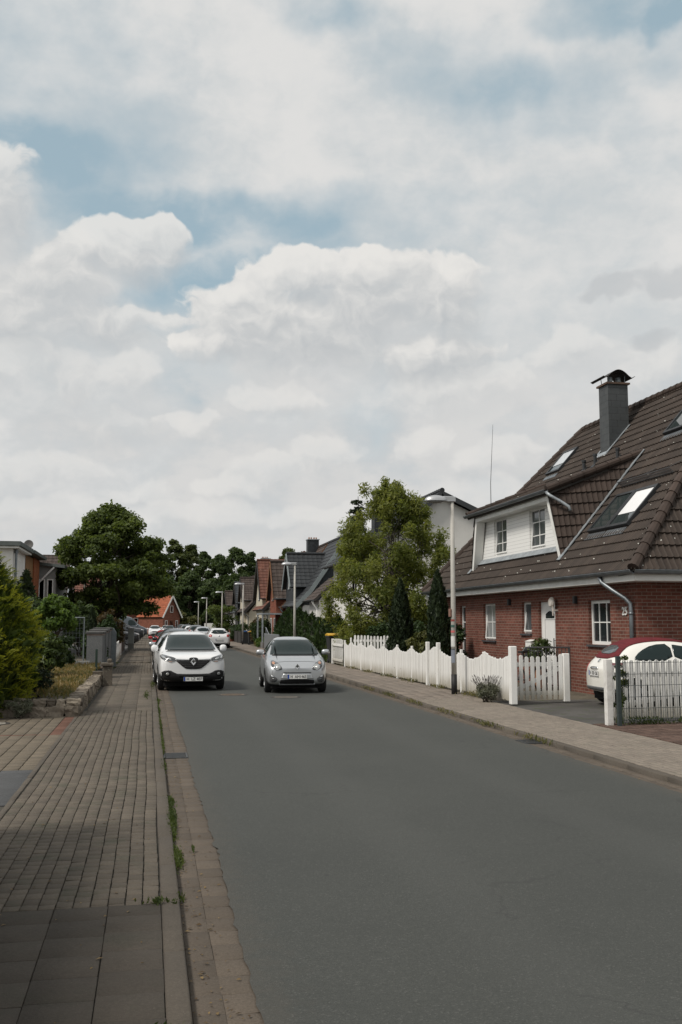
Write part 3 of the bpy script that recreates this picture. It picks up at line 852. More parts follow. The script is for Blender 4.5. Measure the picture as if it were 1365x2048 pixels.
# eaves: white fascia and soffit, zinc gutters, downpipes
mb = MB()
mb.prism([(-.46, 2.80), (-.003, 2.80), (-.003, 2.93), (-.46, 2.96)], 'y', .0, 16.44)
mb.build('fascia', white_paint, H)
MB().prism([(-.80, 2.80), (-.003, 2.80), (-.003, 2.93), (-.80, 2.96)], 'x', -.46, 10.0).build('fascia', white_paint, H)
gutter([hl(10.66, 20.60, 3.035), hl(10.66, 38.1, 3.035)], .085, H)
gutter([hl(10.66, 20.60, 3.032), hl(21.4, 20.60, 3.032)], .085, H)
mb = MB(); mb.tube([hl(10.68, 22.35, 2.97), hl(10.70, 22.3, 2.82), hl(10.84, 22.0, 2.62), hl(11.02, 21.72, 2.42), hl(11.10, 21.64, 2.30), hl(11.10, 21.62, 2.1), hl(11.10, 21.62, .05)], .052, 12)
mb.tube([hl(11.10, 21.62, 2.04), hl(11.10, 21.62, 2.10)], .062, 12); mb.tube([hl(11.10, 21.62, 1.0), hl(11.10, 21.62, 1.05)], .06, 12)
mb.build('downpipe', zinc, H, smooth=True)
mb = MB(); mb.tube([hl(10.68, 37.4, 2.97), hl(10.72, 37.35, 2.8), hl(11.08, 37.0, 2.5), hl(11.1, 36.95, 2.3), hl(11.1, 36.95, .05)], .05, 10); mb.build('downpipe', zinc, H, smooth=True)
# the roof
E = [(10.66, 20.60), (10.66, 38.04), (21.34, 38.04), (21.34, 20.60)]; zE = 3.03
RA, RB = (16, 24.1, 9.06), (16, 34.5, 9.06)
roof = tile_roof('roof', [hl(*E[1], zE), hl(*E[0], zE), hl(*RA), hl(*RB)], tile_brown, H, .30, .345, .026, .045, 14, under=deck, rolls=2)
for nm, pts in (('roof', [hl(*E[0], zE), hl(*E[3], zE), hl(*RA)]), ('roof', [hl(*E[2], zE), hl(*E[1], zE), hl(*RB)]), ('roof', [hl(*E[3], zE), hl(*E[2], zE), hl(*RB), hl(*RA)])):
    tile_roof(nm, pts, tile_brown, H, .30, .345, .026, .045, 12, under=deck, rolls=2)
up = Vector((0, 0, .05))
for p, q in ((RA, RB), ((*E[0], zE), RA), ((*E[1], zE), RB), ((*E[3], zE), RA)):
    ridge_caps(Vector(hl(*p)) + up, Vector(hl(*q)) + up, tile_brown2, H, .12)


def rz(x): return zE + (x - 10.66) * (9.06 - zE) / (16 - 10.66)


SL = Vector((1, 0, (9.06 - zE) / (16 - 10.66))).normalized(); RN = Vector((-SL.z, 0, SL.x)); YV = Vector((0, 1, 0))


def on_roof(x, y, lift=0.): return Vector(hl(x, y, rz(x))) + RN * lift


# dormer
DW = H                                     # the dormer's pieces are parts of the house
Bq, Tq = (11.17, 25.72, 3.60), (11.10, 26.42, 5.50)
Bl, Tl = (11.17, 33.48, 3.60), (11.10, 32.78, 5.50)
mb = MB()
def trim(p, q, wdt=.17, dep=.30):
    p, q = Vector(hl(*p)), Vector(hl(*q)); s = 1 if p.y < 6.6 else -1; W_ = Vector((0, wdt * s, 0)); X_ = Vector((dep, 0, 0))
    mb.add([p, q, q + W_, p + W_, p + X_, q + X_, q + W_ + X_, p + W_ + X_], [(0, 1, 2, 3), (7, 6, 5, 4), (0, 4, 5, 1), (1, 5, 6, 2), (2, 6, 7, 3), (3, 7, 4, 0)])
trim(Bq, Tq); trim(Bl, Tl)
mb.box(-.10, .30, 26.42 - 21.5 + .0, 32.78 - 21.5, 5.32, 5.52)
mb.build('dormer_trim', white_paint, DW)
# boarded wall set back between the trims
mS, n, b = base_mat('white_boarding')
uv = n.sep(n.new('ShaderNodeUVMap').outputs[0])
fr = n.math('FRACT', n.math('MULTIPLY', uv[1], 9.0)); ln = n.step(fr, .0, .10)
ln = n.math('MULTIPLY', ln, n.step(fr, 1.0, .97))
n.put(b.inputs['Base Color'], n.mix(ln, (.36, .36, .35), (.80, .80, .78))); b.inputs['Roughness'].default_value = .5
bump(n, b, ln, .5, .015)
dops = [(30.75, 31.95, 4.10, 5.30), (27.52, 28.75, 4.08, 5.30)]
PD = lambda u, z, d: hl(11.47 + d, u, z)
mb = MB(); wall_panel(mb, PD, 0, 26.42, 32.78, 3.9, 5.40, dops, .16); mb.add([PD(25.88, 3.9, 0), PD(26.42, 3.9, 0), PD(26.42, 5.4, 0)], [(0, 1, 2)]); mb.add([PD(33.32, 3.9, 0), PD(32.78, 3.9, 0), PD(32.78, 5.4, 0)], [(0, 2, 1)]); mb.build('dormer_wall', mS, DW)
MB().box(.46, .60, 5.0, 11.2, 3.95, 5.35).build('dormer_room', MATS['interior_dark'], DW)
for o_ in dops: pane_window(DW, PD, *o_, depth=.06, bars=(1, 2), pane=pane_grey, sill=False, tilt=True, fw=.055)
mb = MB(); mb.slab([on_roof(11.35, 33.3, .085), on_roof(11.35, 25.9, .085), on_roof(11.50, 25.9, .085), on_roof(11.50, 33.3, .085)], .02); mb.build('flashing', zinc_light, DW)
tile_roof('dormer_roof', [hl(10.98, 33.38, 5.56), hl(10.98, 26.18, 5.56), hl(13.9, 26.12, 6.72), hl(13.9, 33.40, 6.72)], tile_brown, DW, .30, .345, .026, .04, 12, under=deck, rolls=2)
gutter([hl(10.93, 26.12, 5.58), hl(10.93, 33.42, 5.58)], .075, DW)
mb = MB(); mb.tube([hl(10.95, 26.15, 5.52), hl(11.02, 26.05, 5.42), hl(11.30, 25.98, 5.25), hl(11.52, 25.92, 5.10), hl(11.55, 25.88, 4.98)], .045, 10); mb.build('downpipe', zinc_light, DW, smooth=True)


def cheek(pts, u, nm):
    """tiled side of the dormer: tile grid laid level across it"""
    P3 = [Vector(hl(*p)) for p in pts]
    return tile_cheek(nm, P3, u)


def tile_cheek(nm, P3, u):
    nrm = (P3[1] - P3[0]).cross(P3[2] - P3[0]).normalized(); u = (Vector(u) - nrm * nrm.dot(Vector(u))).normalized(); v = nrm.cross(u)
    us = [(p - P3[0]).dot(u) for p in P3]; vs = [(p - P3[0]).dot(v) for p in P3]
    o0 = P3[0] + u * min(us) + v * min(vs); wd, ht = max(us) - min(us), max(vs) - min(vs)
    o = tile_roof(nm, [o0, o0 + u * wd, o0 + u * wd + v * ht, o0 + v * ht], tile_brown2, DW, .30, .33, .026, .045, 12, rolls=2)
    bm = bmesh.new(); bm.from_mesh(o.data)
    for i in range(3):
        a_, b2 = P3[i], P3[(i + 1) % 3]
        bmesh.ops.bisect_plane(bm, geom=bm.verts[:] + bm.edges[:] + bm.faces[:], plane_co=a_, plane_no=(b2 - a_).cross(nrm).normalized(), clear_outer=True, dist=1e-5)
    bm.to_mesh(o.data); bm.free()
    mb_ = MB(); mb_.slab([p - nrm * .02 for p in P3], .08); mb_.build('cheek_deck', deck, o)
    return o


Kq, Kl = (13.92, 26.10, 6.71), (13.92, 33.42, 6.71)
cheek([(11.17, 25.70, 3.60), Kq, (11.08, 26.34, 5.54)], (1, 0, 0), 'dormer_cheek')
cheek([(11.17, 33.50, 3.60), (11.08, 32.86, 5.54), Kl], (-1, 0, 0), 'dormer_cheek')
ridge_caps(hl(10.98, 26.20, 5.62), hl(13.95, 26.13, 6.78), tile_brown2, DW, .10)
ridge_caps(hl(10.98, 33.38, 5.62), hl(13.95, 33.40, 6.78), tile_brown2, DW, .10)
for (Ka, Ba, s) in ((Kq, (11.10, 25.66, 0), -1), (Kl, (11.10, 33.54, 0), 1)):
    p, q = on_roof(Ba[0], Ba[1], .062), on_roof(13.98, Ka[1] + s * .02, .062)
    mb = MB(); mb.slab([p - YV * .10, p + YV * .10, q + YV * .10, q - YV * .10], .02); mb.build('valley_flashing', zinc_light, DW)


def roof_window(y0, y1, x0, x1, pane, blind=None):
    """sloping window in the roof plane: raised dark frame, glass, lead apron below"""
    mb = MB(); L = 0.0
    o, v = on_roof(x0, y0, .07), (on_roof(x1, y0, .07) - on_roof(x0, y0, .07)); wv = YV * (y1 - y0); e = v.normalized(); fw = .085
    def fr(a_, b2): mb.obox((a_ + b2) / 2, (b2 - a_) / 2 + (b2 - a_).normalized() * fw / 2, (b2 - a_).normalized().cross(RN) * fw / 2, RN * .055)
    fr(o, o + wv); fr(o + v, o + v + wv); mb.obox(o + v / 2, v / 2 - e * fw / 2, YV * fw / 2, RN * .054); mb.obox(o + wv + v / 2, v / 2 - e * fw / 2, YV * fw / 2, RN * .054)
    w_ = mb.build('roof_window', dark_metal, H)
    mb = MB(); mb.obox(o + v / 2 + wv / 2 + RN * .015, v / 2 - e * fw * .45, wv / 2 - YV * fw * .45, RN * .008); mb.build('pane', pane, w_)
    if blind: mb = MB(); c0 = .28; mb.obox(o + v * ((1 + c0) / 2) + wv * .5 + RN * .030, v * (1 - c0) / 2 - e * fw * .6, wv / 2 - YV * fw * .6, RN * .004); mb.build('blind', blind, w_)
    mb = MB(); a_ = on_roof(x0 - .20, y0, .045); mb.slab([a_ + wv, a_, a_ + e * .22, a_ + wv + e * .22], .02); mb.build('apron', zinc, w_)
    return w_


sky_pane = glass_mat('roof_window_glass', (.035, .045, .045), .02, 1.0)
roof_window(24.0, 25.02, 11.76, 12.62, sky_pane)
roof_window(22.82, 23.90, 11.76, 12.62, sky_pane, M('white_blind', (.80, .80, .80), .3, .03, 3, 20, 0, spec=.6))
roof_window(33.02, 34.15, 14.40, 15.12, sky_pane, M('pale_blind', (.5, .52, .54), .3, .03, 3, 20, 0, spec=.6))
roof_window(24.30, 25.38, 14.30, 15.05, sky_pane)
# chimney clad in slate
mSl, n, b = base_mat('slate_cladding')
uv = n.new('ShaderNodeUVMap').outputs[0]
k = n.new('ShaderNodeTexBrick'); n.put(k.inputs['Vector'], uv); k.offset = .37
for key, v in (('Scale', 1.), ('Brick Width', .31), ('Row Height', .215), ('Mortar Size', .006), ('Mortar Smooth', .3)): k.inputs[key].default_value = v
k.inputs['Color1'].default_value = (.042, .047, .050, 1); k.inputs['Color2'].default_value = (.055, .060, .062, 1); k.inputs['Mortar'].default_value = (.012, .013, .014, 1)
n.put(b.inputs['Base Color'], n.mix(n.math('MULTIPLY', n.step(n.noise(uv, 4, 4, .6), .35, .7), .35), k.outputs['Color'], (.075, .08, .08)))
b.inputs['Roughness'].default_value = .55; bump(n, b, n.math('SUBTRACT', 1, k.outputs['Fac']), .5, .012)
ch = MB().box(14.5 - 11.2, 15.2 - 11.2, 29.34 - 21.5, 30.0 - 21.5, 6.9, 9.58).build('chimney', mSl, H)
MB().box(14.44 - 11.2, 15.26 - 11.2, 29.28 - 21.5, 30.06 - 21.5, 9.58, 9.64).build('chimney_plate', M('rust_plate', (.115, .075, .055), .8, .25), ch)
prof = [(-.54, .02), (-.46, -.02)] + [(-.42 + .84 * k / 12, -.02 + .27 * math.sin(pi * k / 12)) for k in range(1, 12)] + [(.46, -.02), (.56, .05)]
poly = [(x + 14.85 - 11.2, z + 9.80) for x, z in prof] + [(x + 14.85 - 11.2, z + 9.785) for x, z in reversed(prof)]
MB().prism(poly, 'y', 29.22 - 21.5, 30.2 - 21.5).build('chimney_hood', M('hood_metal', (.05, .045, .042), .6, .3, 5, 40, .1, .5), ch)
for x in (-.26, .26):
    for y in (-.27, .27): mb = MB(); mb.tube([(3.65 + x, 8.17 + y, 9.64), (3.65 + x * 1.15, 8.17 + y, 9.93)], .012, 6); mb.build('hood_leg', zinc, ch)
for x in (-.14, .16): m_ = MB(); m_.tube([(3.65 + x, 8.1, 9.64), (3.65 + x, 8.1, 9.86)], .085, 12); m_.build('flue_pipe', zinc_light, ch, smooth=True)
mb = MB()
for y in (29.30, 30.04): mb.slab([on_roof(14.42, y - .05, .05), on_roof(15.25, y - .05, .05), on_roof(15.25, y + .05, .05), on_roof(14.42, y + .05, .05)][::-1], .02)
mb.slab([on_roof(14.34, 30.08, .055), on_roof(14.34, 29.26, .055), on_roof(14.48, 29.26, .055), on_roof(14.48, 30.08, .055)], .02); mb.build('chimney_flashing', zinc_light, ch)
for x, y in ((14.02, 30.25), (14.12, 29.62), (14.02, 27.85)):
    mb = MB(); p = on_roof(x, y, 0); mb.tube([p, p + Vector((0, 0, .34))], .055, 12); mb.tube([p + Vector((0, 0, .30)), p + Vector((0, 0, .37))], .075, 12); mb.obox(on_roof(x, y, .04), SL * .16, YV * .13, RN * .012); mb.build('vent_pipe', dark_metal, H)
# snow guard
mb = MB(); g0, g1 = 22.62, 25.42
for lift in (.06, .14, .22): mb.tube([on_roof(12.93, g0, lift), on_roof(12.93, g1, lift)], .011, 5)
y = g0
while y < g1: mb.bar(on_roof(12.93, y, .03), on_roof(12.93, y, .24), .014); y += .075
for y in (g0 + .1, (g0 + g1) / 2, g1 - .1): mb.bar(on_roof(12.93, y, .22), on_roof(13.25, y, .03), .03, .01)
mb.build('snow_guard', M('guard_metal', (.14, .14, .145), .6, .2, 4, 30, 0, .5), H)
mb = MB(); p = Vector(hl(11.75, 33.0, 5.75)); mb.tube([p, p + Vector((0, 0, 1.0)), p + Vector((.12, 0, 3.1))], [.014, .010, .005], 6); mb.build('antenna', dark_metal, H)
# house number, lamp, mailbox and small fittings on the wall
me = text_mesh('25', .27, .012, 'house_number', .004)
o = link('house_number', me, M('number_white', (.75, .75, .72), .5, .02), H)
o.matrix_local = Matrix(((0, 0, -1, -.016), (-1, 0, 0, 22.10 - 21.5), (0, 1, 0, 2.12), (0, 0, 0, 1)))
for y, z in ((29.80, 2.50), (24.85, 2.46)): MB().box(-.10, -.002, y - 21.5 - .06, y - 21.5 + .06, z - .10, z + .10).build('wall_lamp', dark_metal, H, bevel=.012)
Lm = Matrix.Translation(hl(11.06, 26.22, 2.42)) @ Matrix.Rotation(rad(-90), 4, 'Y')
mb = MB(); mb.lathe([(.02, .06), (.11, .05), (.15, .0), (.15, -.03), (.02, -.03)], 24, Lm); mb.bar(hl(11.05, 26.12, 2.3), hl(11.05, 26.10, 2.05), .03); mb.bar(hl(11.05, 26.1, 2.2), hl(11.198, 26.1, 2.2), .04)
mb.build('door_lamp', M('opal_glass', (.62, .58, .53), .3, .05), H, smooth=False)
mb = MB(); mb.box(-.16, -.002, 27.80 - 21.5, 28.20 - 21.5, 1.00, 1.30); mb.prism([(-.19, 1.30), (-.002, 1.30), (-.002, 1.36)], 'y', 27.78 - 21.5, 28.22 - 21.5); mb.build('mailbox', white_paint, H, bevel=.008)

# ================================================================== the other houses
cream = M('cream_render', (.50, .455, .36), .9, .10, .8, 30, .2, dirt=((.36, .33, .27), .4))
white_render = M('white_render', (.70, .69, .66), .9, .05, .7, 30, .2, dirt=((.52, .51, .48), .35))
grey_render = M('grey_render', (.27, .27, .26), .9, .1, .8, 30, .2)
ochre = M('ochre_render', (.245, .135, .062), .9, .12, .8, 30, .2)
orange_brick = brick_mat('orange_brick', (.30, .085, .03), (.36, .115, .045), (.25, .17, .11))
row_brick = brick_mat('row_brick', (.215, .062, .035), (.265, .082, .046), (.22, .16, .12))
far_brick = brick_mat('far_brick', (.185, .062, .040), (.225, .080, .050), (.19, .14, .11))
slate_wall = brick_mat('slate_wall', (.032, .037, .042), (.042, .048, .052), (.014, .016, .018), .3, .2, .01, .6)
t_red = tile_mat('tile_red_brown', (.125, .052, .035), .3, lichen=.08)
t_dark = tile_mat('tile_anthracite', (.030, .033, .036), .18, rough=.5)
t_brown = tile_mat('tile_dark_brown', (.060, .045, .038), .3, lichen=.03)
t_orange = tile_mat('tile_orange', (.27, .075, .032), .25)
t_slate = tile_mat('tile_slate', (.045, .050, .055), .2, rough=.5)
grey_barge = M('grey_barge_board', (.20, .23, .235), .6, .08)
dark_barge = M('dark_barge_board', (.02, .018, .016), .7, .1)
brown_barge = M('brown_barge_board', (.16, .070, .028), .7, .15)


def end_wall(mb, y, prof, t=.25):
    mb.prism(prof, 'y', y, y + t)


def row_house(label, Y0, Y1, wall, tile, gy, gz, gw, barge, gx=9.3, xr=12.7, zr_=7.57, end_mat=None, brick_bay=None, gez=4.3, low=2.95, wins=(), gwall=None, tw=.30, chim=None, down=True):
    """steep house with its ridge along the street and a cross gable (ridge at gy, height gz, half width gw) facing the street"""
    T = empty('row_house', (9.75, Y0, 0), 0, label, 'house', 'steep gabled houses in the row down the street')
    X = lambda x, y, z: (x - 9.75, y - Y0, z)
    xb = 2 * xr - 9.3; D = deck
    # walls with gabled ends
    mb = MB()
    prof = [(0, 0), (0, low - .1), (.75, low + .9), (xr - 9.75, zr_ - .15), (xb - 9.75 - .75, low + .9), (xb - 9.75 - .3, low - .1), (xb - 9.75 - .3, 0)]
    mb.prism(prof, 'y', .12, Y1 - Y0 - .12); mb.build('wall', wall, T)
    if end_mat:
        pr_ = [(.02, low + .05), (.75, low + .88), (xr - 9.75, zr_ - .18), (xb - 9.75 - .75, low + .88), (xb - 9.75 - .32, low + .05)]
        MB().prism(pr_, 'y', .06, .12).build('gable_cladding', end_mat, T)
    # main roof: flared foot then steep
    kx, kz = 10.25, low + 1.05
    for s in (1, -1):
        fx = lambda x: x if s > 0 else 2 * xr - x
        a, b_ = (Y1 + .05, Y0 - .12) if s > 0 else (Y0 - .12, Y1 + .05)
        tile_roof('roof', [X(fx(9.25), a, low), X(fx(9.25), b_, low), X(fx(kx), b_, kz), X(fx(kx), a, kz)], tile, T, tw, .34, .022, .03, 4, under=D)
        tile_roof('roof', [X(fx(kx), a, kz), X(fx(kx), b_, kz), X(xr, b_, zr_), X(xr, a, zr_)], tile, T, tw, .34, .022, .03, 4, under=D)
    ridge_caps(X(xr, Y0 - .1, zr_ + .02), X(xr, Y1, zr_ + .02), tile, T, .11)
    mb = MB()
    for s in (1, -1):
        fx = lambda x: x if s > 0 else 2 * xr - x
        for p, q in (((9.25, low), (kx, kz)), ((kx, kz), (xr, zr_))):
            P_, Q_ = Vector(X(fx(p[0]), Y0 - .15, p[1] - .10)), Vector(X(fx(q[0]), Y0 - .15, q[1] - .10)); mb.bar(P_, Q_, .05, .26, (0, 1, 0) if False else (0, 0, 1))
    mb.build('barge_board', barge, T)
    # cross gable
    ya, yb = gy - gw, gy + gw; ez = gez; gx1 = gx + .25
    xi = kx + (gz - kz) * (xr - kx) / (zr_ - kz); xe = kx + (ez - kz) * (xr - kx) / (zr_ - kz) if ez > kz else 9.25 + (ez - low)
    mb = MB(); mb.prism([(ya - Y0 + .22, 0), (ya - Y0 + .22, ez + .05), (gy - Y0, gz - .22), (yb - Y0 - .22, ez + .05), (yb - Y0 - .22, 0)], 'x', gx1 - 9.75, max(xe, 9.9) - 9.75 + .5)
    mb.build('gable_wall', gwall or brick_bay or wall, T)
    tile_roof('gable_roof', [X(gx, ya - .05, ez - .05), X(xe + .1, ya - .05, ez - .05), X(xi + .1, gy, gz), X(gx, gy, gz)], tile, T, tw, .34, .022, .03, 4, under=D)
    tile_roof('gable_roof', [X(xe + .1, yb + .05, ez - .05), X(gx, yb + .05, ez - .05), X(gx, gy, gz), X(xi + .1, gy, gz)], tile, T, tw, .34, .022, .03, 4, under=D)
    ridge_caps(X(gx, gy, gz + .02), X(xi, gy, gz + .02), tile, T, .10)
    mb = MB()
    for yy in (ya - .05, yb + .05): mb.bar(X(gx - .02, yy, ez - .13), X(gx - .02, gy, gz - .10), .30, .05, (1, 0, 0))
    mb.build('barge_board', barge, T)
    gutter([X(9.22, Y0 - .1, low + .02), X(9.22, ya + .1, low + .02)], .07, T)
    gutter([X(gx, ya - .10, ez - .02), X(xe, ya - .10, ez - .02)], .06, T)
    if down:
        mb = MB(); mb.tube([X(9.24, Y0 + .3, low - .03), X(9.35, Y0 + .3, low - .25), X(9.68, Y0 + .3, low - .55), X(9.68, Y0 + .3, .1)], .05, 8); mb.build('downpipe', zinc, T)
    PW_ = lambda u, z, d: X(gx1 - .01 + d, u, z)
    for a, b_, c, d in ((gy - .45, gy + .45, ez - .1, ez + 1.05), (ya + .5, ya + 1.4, .95, 2.2), (yb - 1.4, yb - .5, .95, 2.2)):
        pane_window(T, PW_, a, b_, c, d, depth=-.02, bars=(1, 0), pane=pane_grey, sill=zinc_light)
    PE = lambda u, z, d: X(u, Y0 + .10 + d - (.06 if end_mat else 0), z)
    for a, b_, c, d in wins: pane_window(T, PE, a, b_, c, d, depth=-.03, bars=(1, 0), pane=pane_grey, sill=zinc_light)
    if chim:
        x, y, z0, z1, w_, m_ = chim
        c = MB().box(x - 9.75 - w_ / 2, x - 9.75 + w_ / 2, y - Y0 - w_ / 2, y - Y0 + w_ / 2, z0, z1).build('chimney', m_, T)
        mb = MB(); mb.box(x - 9.75 - w_ / 2 - .05, x - 9.75 + w_ / 2 + .05, y - Y0 - w_ / 2 - .05, y - Y0 + w_ / 2 + .05, z1, z1 + .06)
        mb.build('chimney_cap', zinc_light, c)
        mb = MB()
        for k in (-1.3, -.5, .5, 1.3): mb.tube([X(x + k * w_ * .25, y, z1 + .06), X(x + k * w_ * .25, y, z1 + .22)], .055, 8)
        mb.build('chimney_pots', M('clay_pot', (.3, .16, .1), .8), c)
    return T


row_house('dark house with anthracite tiles, grey barge boards and a slate clad gable end', 63.5, 70.6, white_render, t_dark, 68.3, 6.62, 2.0, grey_barge, end_mat=slate_wall, gwall=slate_wall, wins=((11.2, 12.0, .9, 2.2),), tw=.33)
row_house('narrow house with a red brick gable bay and brown tiles, beside the slate clad house', 70.6, 77.8, row_brick, t_brown, 73.1, 6.35, 2.0, brown_barge, gx=8.75, gez=3.6, chim=(12.25, 75.0, 6.6, 8.15, .85, slate_wall))
row_house('cream house with red brown lichen spotted tiles and a tall cross gable', 82.2, 90.6, cream, t_red, 87.6, 7.35, 2.75, dark_barge, gez=3.95, zr_=7.7, wins=((10.6, 11.3, .9, 2.1),))
row_house('second cream house down the row, with dark brown tiles and a black barge board', 98.5, 106.5, cream, t_brown, 104.0, 6.5, 2.4, dark_barge, gez=4.15, chim=(12.0, 108.0 - 3, 7.0, 8.6, .8, slate_wall))
row_house('pale house with a slate clad cross gable near the far end of the row', 108.3, 116.0, white_render, t_slate, 111.2, 6.3, 2.2, dark_barge, gez=4.0, gwall=slate_wall)
row_house('last house of the row, brown tiled with a dark slate gable beside the far lamps', 118.0, 127.5, white_render, t_brown, 125.2, 5.75, 2.1, dark_barge, gez=4.0, gwall=slate_wall)

# white house behind the birch
T = empty('white_house', (10.5, 47, 0), 0, 'white rendered house with a low dark roof behind the big light green tree', 'house')
X = lambda x, y, z: (x - 10.5, y - 47, z)
mb = MB(); mb.prism([(0, 0), (0, 5.25), (3.6, 8.05), (9.2, 5.5), (9.2, 0)], 'y', 0, 9.7); mb.build('wall', white_render, T)
tile_roof('roof', [X(9.95, 57.0, 5.02), X(9.95, 46.7, 5.02), X(14.1, 46.7, 8.32), X(14.1, 57.0, 8.32)], t_dark, T, .3, .34, .022, .03, 4, under=deck)
tile_roof('roof', [X(20.4, 46.7, 5.45), X(20.4, 57.0, 5.45), X(14.1, 57.0, 8.32), X(14.1, 46.7, 8.32)], t_dark, T, .3, .34, .022, .03, 4, under=deck)
ridge_caps(X(14.1, 46.65, 8.36), X(14.1, 57, 8.36), t_dark, T)
mb = MB(); mb.bar(X(9.95, 46.66, 4.90), X(14.1, 46.66, 8.20), .06, .24); mb.bar(X(14.1, 46.66, 8.20), X(20.4, 46.66, 5.33), .06, .24); mb.build('barge_board', M('anthracite_board', (.04, .044, .048), .6, .1), T)
gutter([X(9.9, 46.7, 5.03), X(9.9, 57.0, 5.03)], .08, T)
PWh = lambda u, z, d: X(10.49 + d, u, z)
for a, b_, c, d in ((54.6, 55.6, 3.4, 4.6), (50, 51.2, 3.4, 4.6), (54.4, 55.6, 1.0, 2.3), (49.8, 51.2, 1.0, 2.3)): pane_window(T, PWh, a, b_, c, d, depth=-.02, bars=(1, 0), pane=pane_dark)
PWe = lambda u, z, d: X(u, 46.99 + d, z)
for a, b_, c, d in ((11.4, 12.5, 3.5, 4.7), (12.0, 13.2, 1.0, 2.3), (16.5, 17.7, 3.5, 4.7)): pane_window(T, PWe, a, b_, c, d, depth=-.02, bars=(1, 0), pane=pane_dark)
c = MB().box(1.3, 2.1, 4.6, 5.4, 6.2, 7.75).build('chimney', slate_wall, T); MB().box(1.22, 2.18, 4.52, 5.48, 7.75, 7.83).build('chimney_cap', zinc_light, c)
# lean-to porch at its far corner
mb = MB(); mb.box(-.85, .0, 9.72, 13.2, 0, 3.15); mb.build('porch_wall', white_render, T)
tile_roof('porch_roof', [X(9.3, 60.4, 3.15), X(9.3, 56.5, 3.15), X(10.9, 56.5, 4.55), X(10.9, 60.4, 4.55)], t_brown, T, .3, .34, .022, .03, 4, under=deck)
gutter([X(9.26, 56.5, 3.17), X(9.26, 60.4, 3.17)], .07, T)
mb = MB(); mb.tube([X(9.28, 57.0, 3.1), X(9.4, 57, 2.9), X(9.6, 57, 2.6), X(9.6, 57, .1)], .06, 8); mb.build('downpipe', white_pvc, T)
MB().prism([(-.82, 3.15), (.35, 3.15), (.35, 4.45)], 'y', 9.75, 9.85).build('porch_gable', white_render, T)

# left side
T = empty('flat_roofed_house', (-6.7, 51.3, 0), 0, 'white flat roofed house with a satellite dish, behind the golden conifer', 'house')
MB().box(-11, 0, 0, 5.05, 0, 5.6).build('wall', white_render, T)
MB().box(-11.4, .42, -.40, 5.1, 5.62, 5.86).build('roof', M('roof_felt', (.10, .115, .11), .7, .2), T, bevel=.02)
MB().box(-11.3, .32, -.30, 5.1, 5.52, 5.62).build('soffit', white_paint, T)
mb = MB(); mb.tube([(.12, .35, 5.5), (.12, .35, .1)], .06, 8); mb.tube([(.12, .35, 5.5), (.12, .35, 5.3)], .1, 8); mb.build('downpipe', zinc, T)
pane_window(T, lambda u, z, d: (-.01 - d, u, z), 2.35, 3.35, 3.1, 5.1, depth=-.02, bars=(0, 0), pane=pane_dark)
c = MB().box(-2.0, -1.35, 1.5, 2.15, 5.8, 6.75).build('chimney', far_brick, T)
mb = MB(); mb.tube([(-1.68, 1.82, 6.75), (-1.68, 1.82, 7.3)], [.16, .10], 10); mb.build('chimney_pot', dark_metal, c)
d = empty('satellite_dish', (-6.5, 55.9, 5.86), 0, 'grey satellite dish on the roof edge of the white flat roofed house', 'satellite dish')
m_ = MB(); Dm = Matrix.Translation((0, 0, .22)) @ Matrix.Rotation(rad(80), 4, 'X')
m_.lathe([(.01, -.06), (.14, -.045), (.24, -.01), (.25, .01), (.235, .01), (.13, -.03), (.01, -.035)], 28, Dm); m_.build('reflector', M('dish_grey', (.10, .095, .09), .6, .1), d, smooth=True)
mb = MB(); mb.tube([(0, .07, 0), (0, .07, .22)], .025, 8); mb.tube([(0, 0, .05), (0, -.25, .15)], .012, 6); mb.build('mount', zinc, d)

T = empty('ochre_house', (-6.7, 56.4, 0), 0, 'ochre rendered house with an orange brick end, next to the white flat roofed house', 'house')
MB().box(-10, .04, .0, 3.3, 0, 5.55).build('wall', ochre, T)
MB().box(-10, .10, 3.3, 6.2, 0, 5.6).build('brick_wall', orange_brick, T)
MB().box(-10.3, .50, .02, 6.4, 5.62, 5.82).build('roof', MATS['roof_felt'], T, bevel=.02)
pane_window(T, lambda u, z, d: (.035 - d, u, z), 1.55, 2.55, 3.2, 4.7, depth=-.02, bars=(0, 0), pane=glass_mat('brown_glass', (.055, .03, .016)), frame_mat=brown_barge)

T = empty('grey_house', (-6.7, 63.0, 0), 0, 'grey house with a dark sloping roof edge and a white diagonal downpipe', 'house')
MB().box(-9, 1.05, 0, 8, 0, 5.35).build('wall', grey_render, T)
mb = MB(); mb.slab([(-9, -.35, 6.55), (1.6, -.35, 5.35), (1.6, 8.2, 5.35), (-9, 8.2, 6.55)], .18); mb.build('roof', MATS['roof_felt'], T)
mb = MB(); mb.tube([(.95, -.30, 5.2), (.75, -.30, 5.0), (-.05, -.20, 4.15), (-.12, -.18, 3.95), (-.12, -.18, .1)], .055, 8); mb.build('downpipe', white_pvc, T)
for a in (.05, .55): pane_window(T, lambda u, z, d: (u, -.01 + d, z), a, a + .36, 2.9, 4.5, depth=-.02, bars=(0, 0), pane=pane_grey, sill=False)

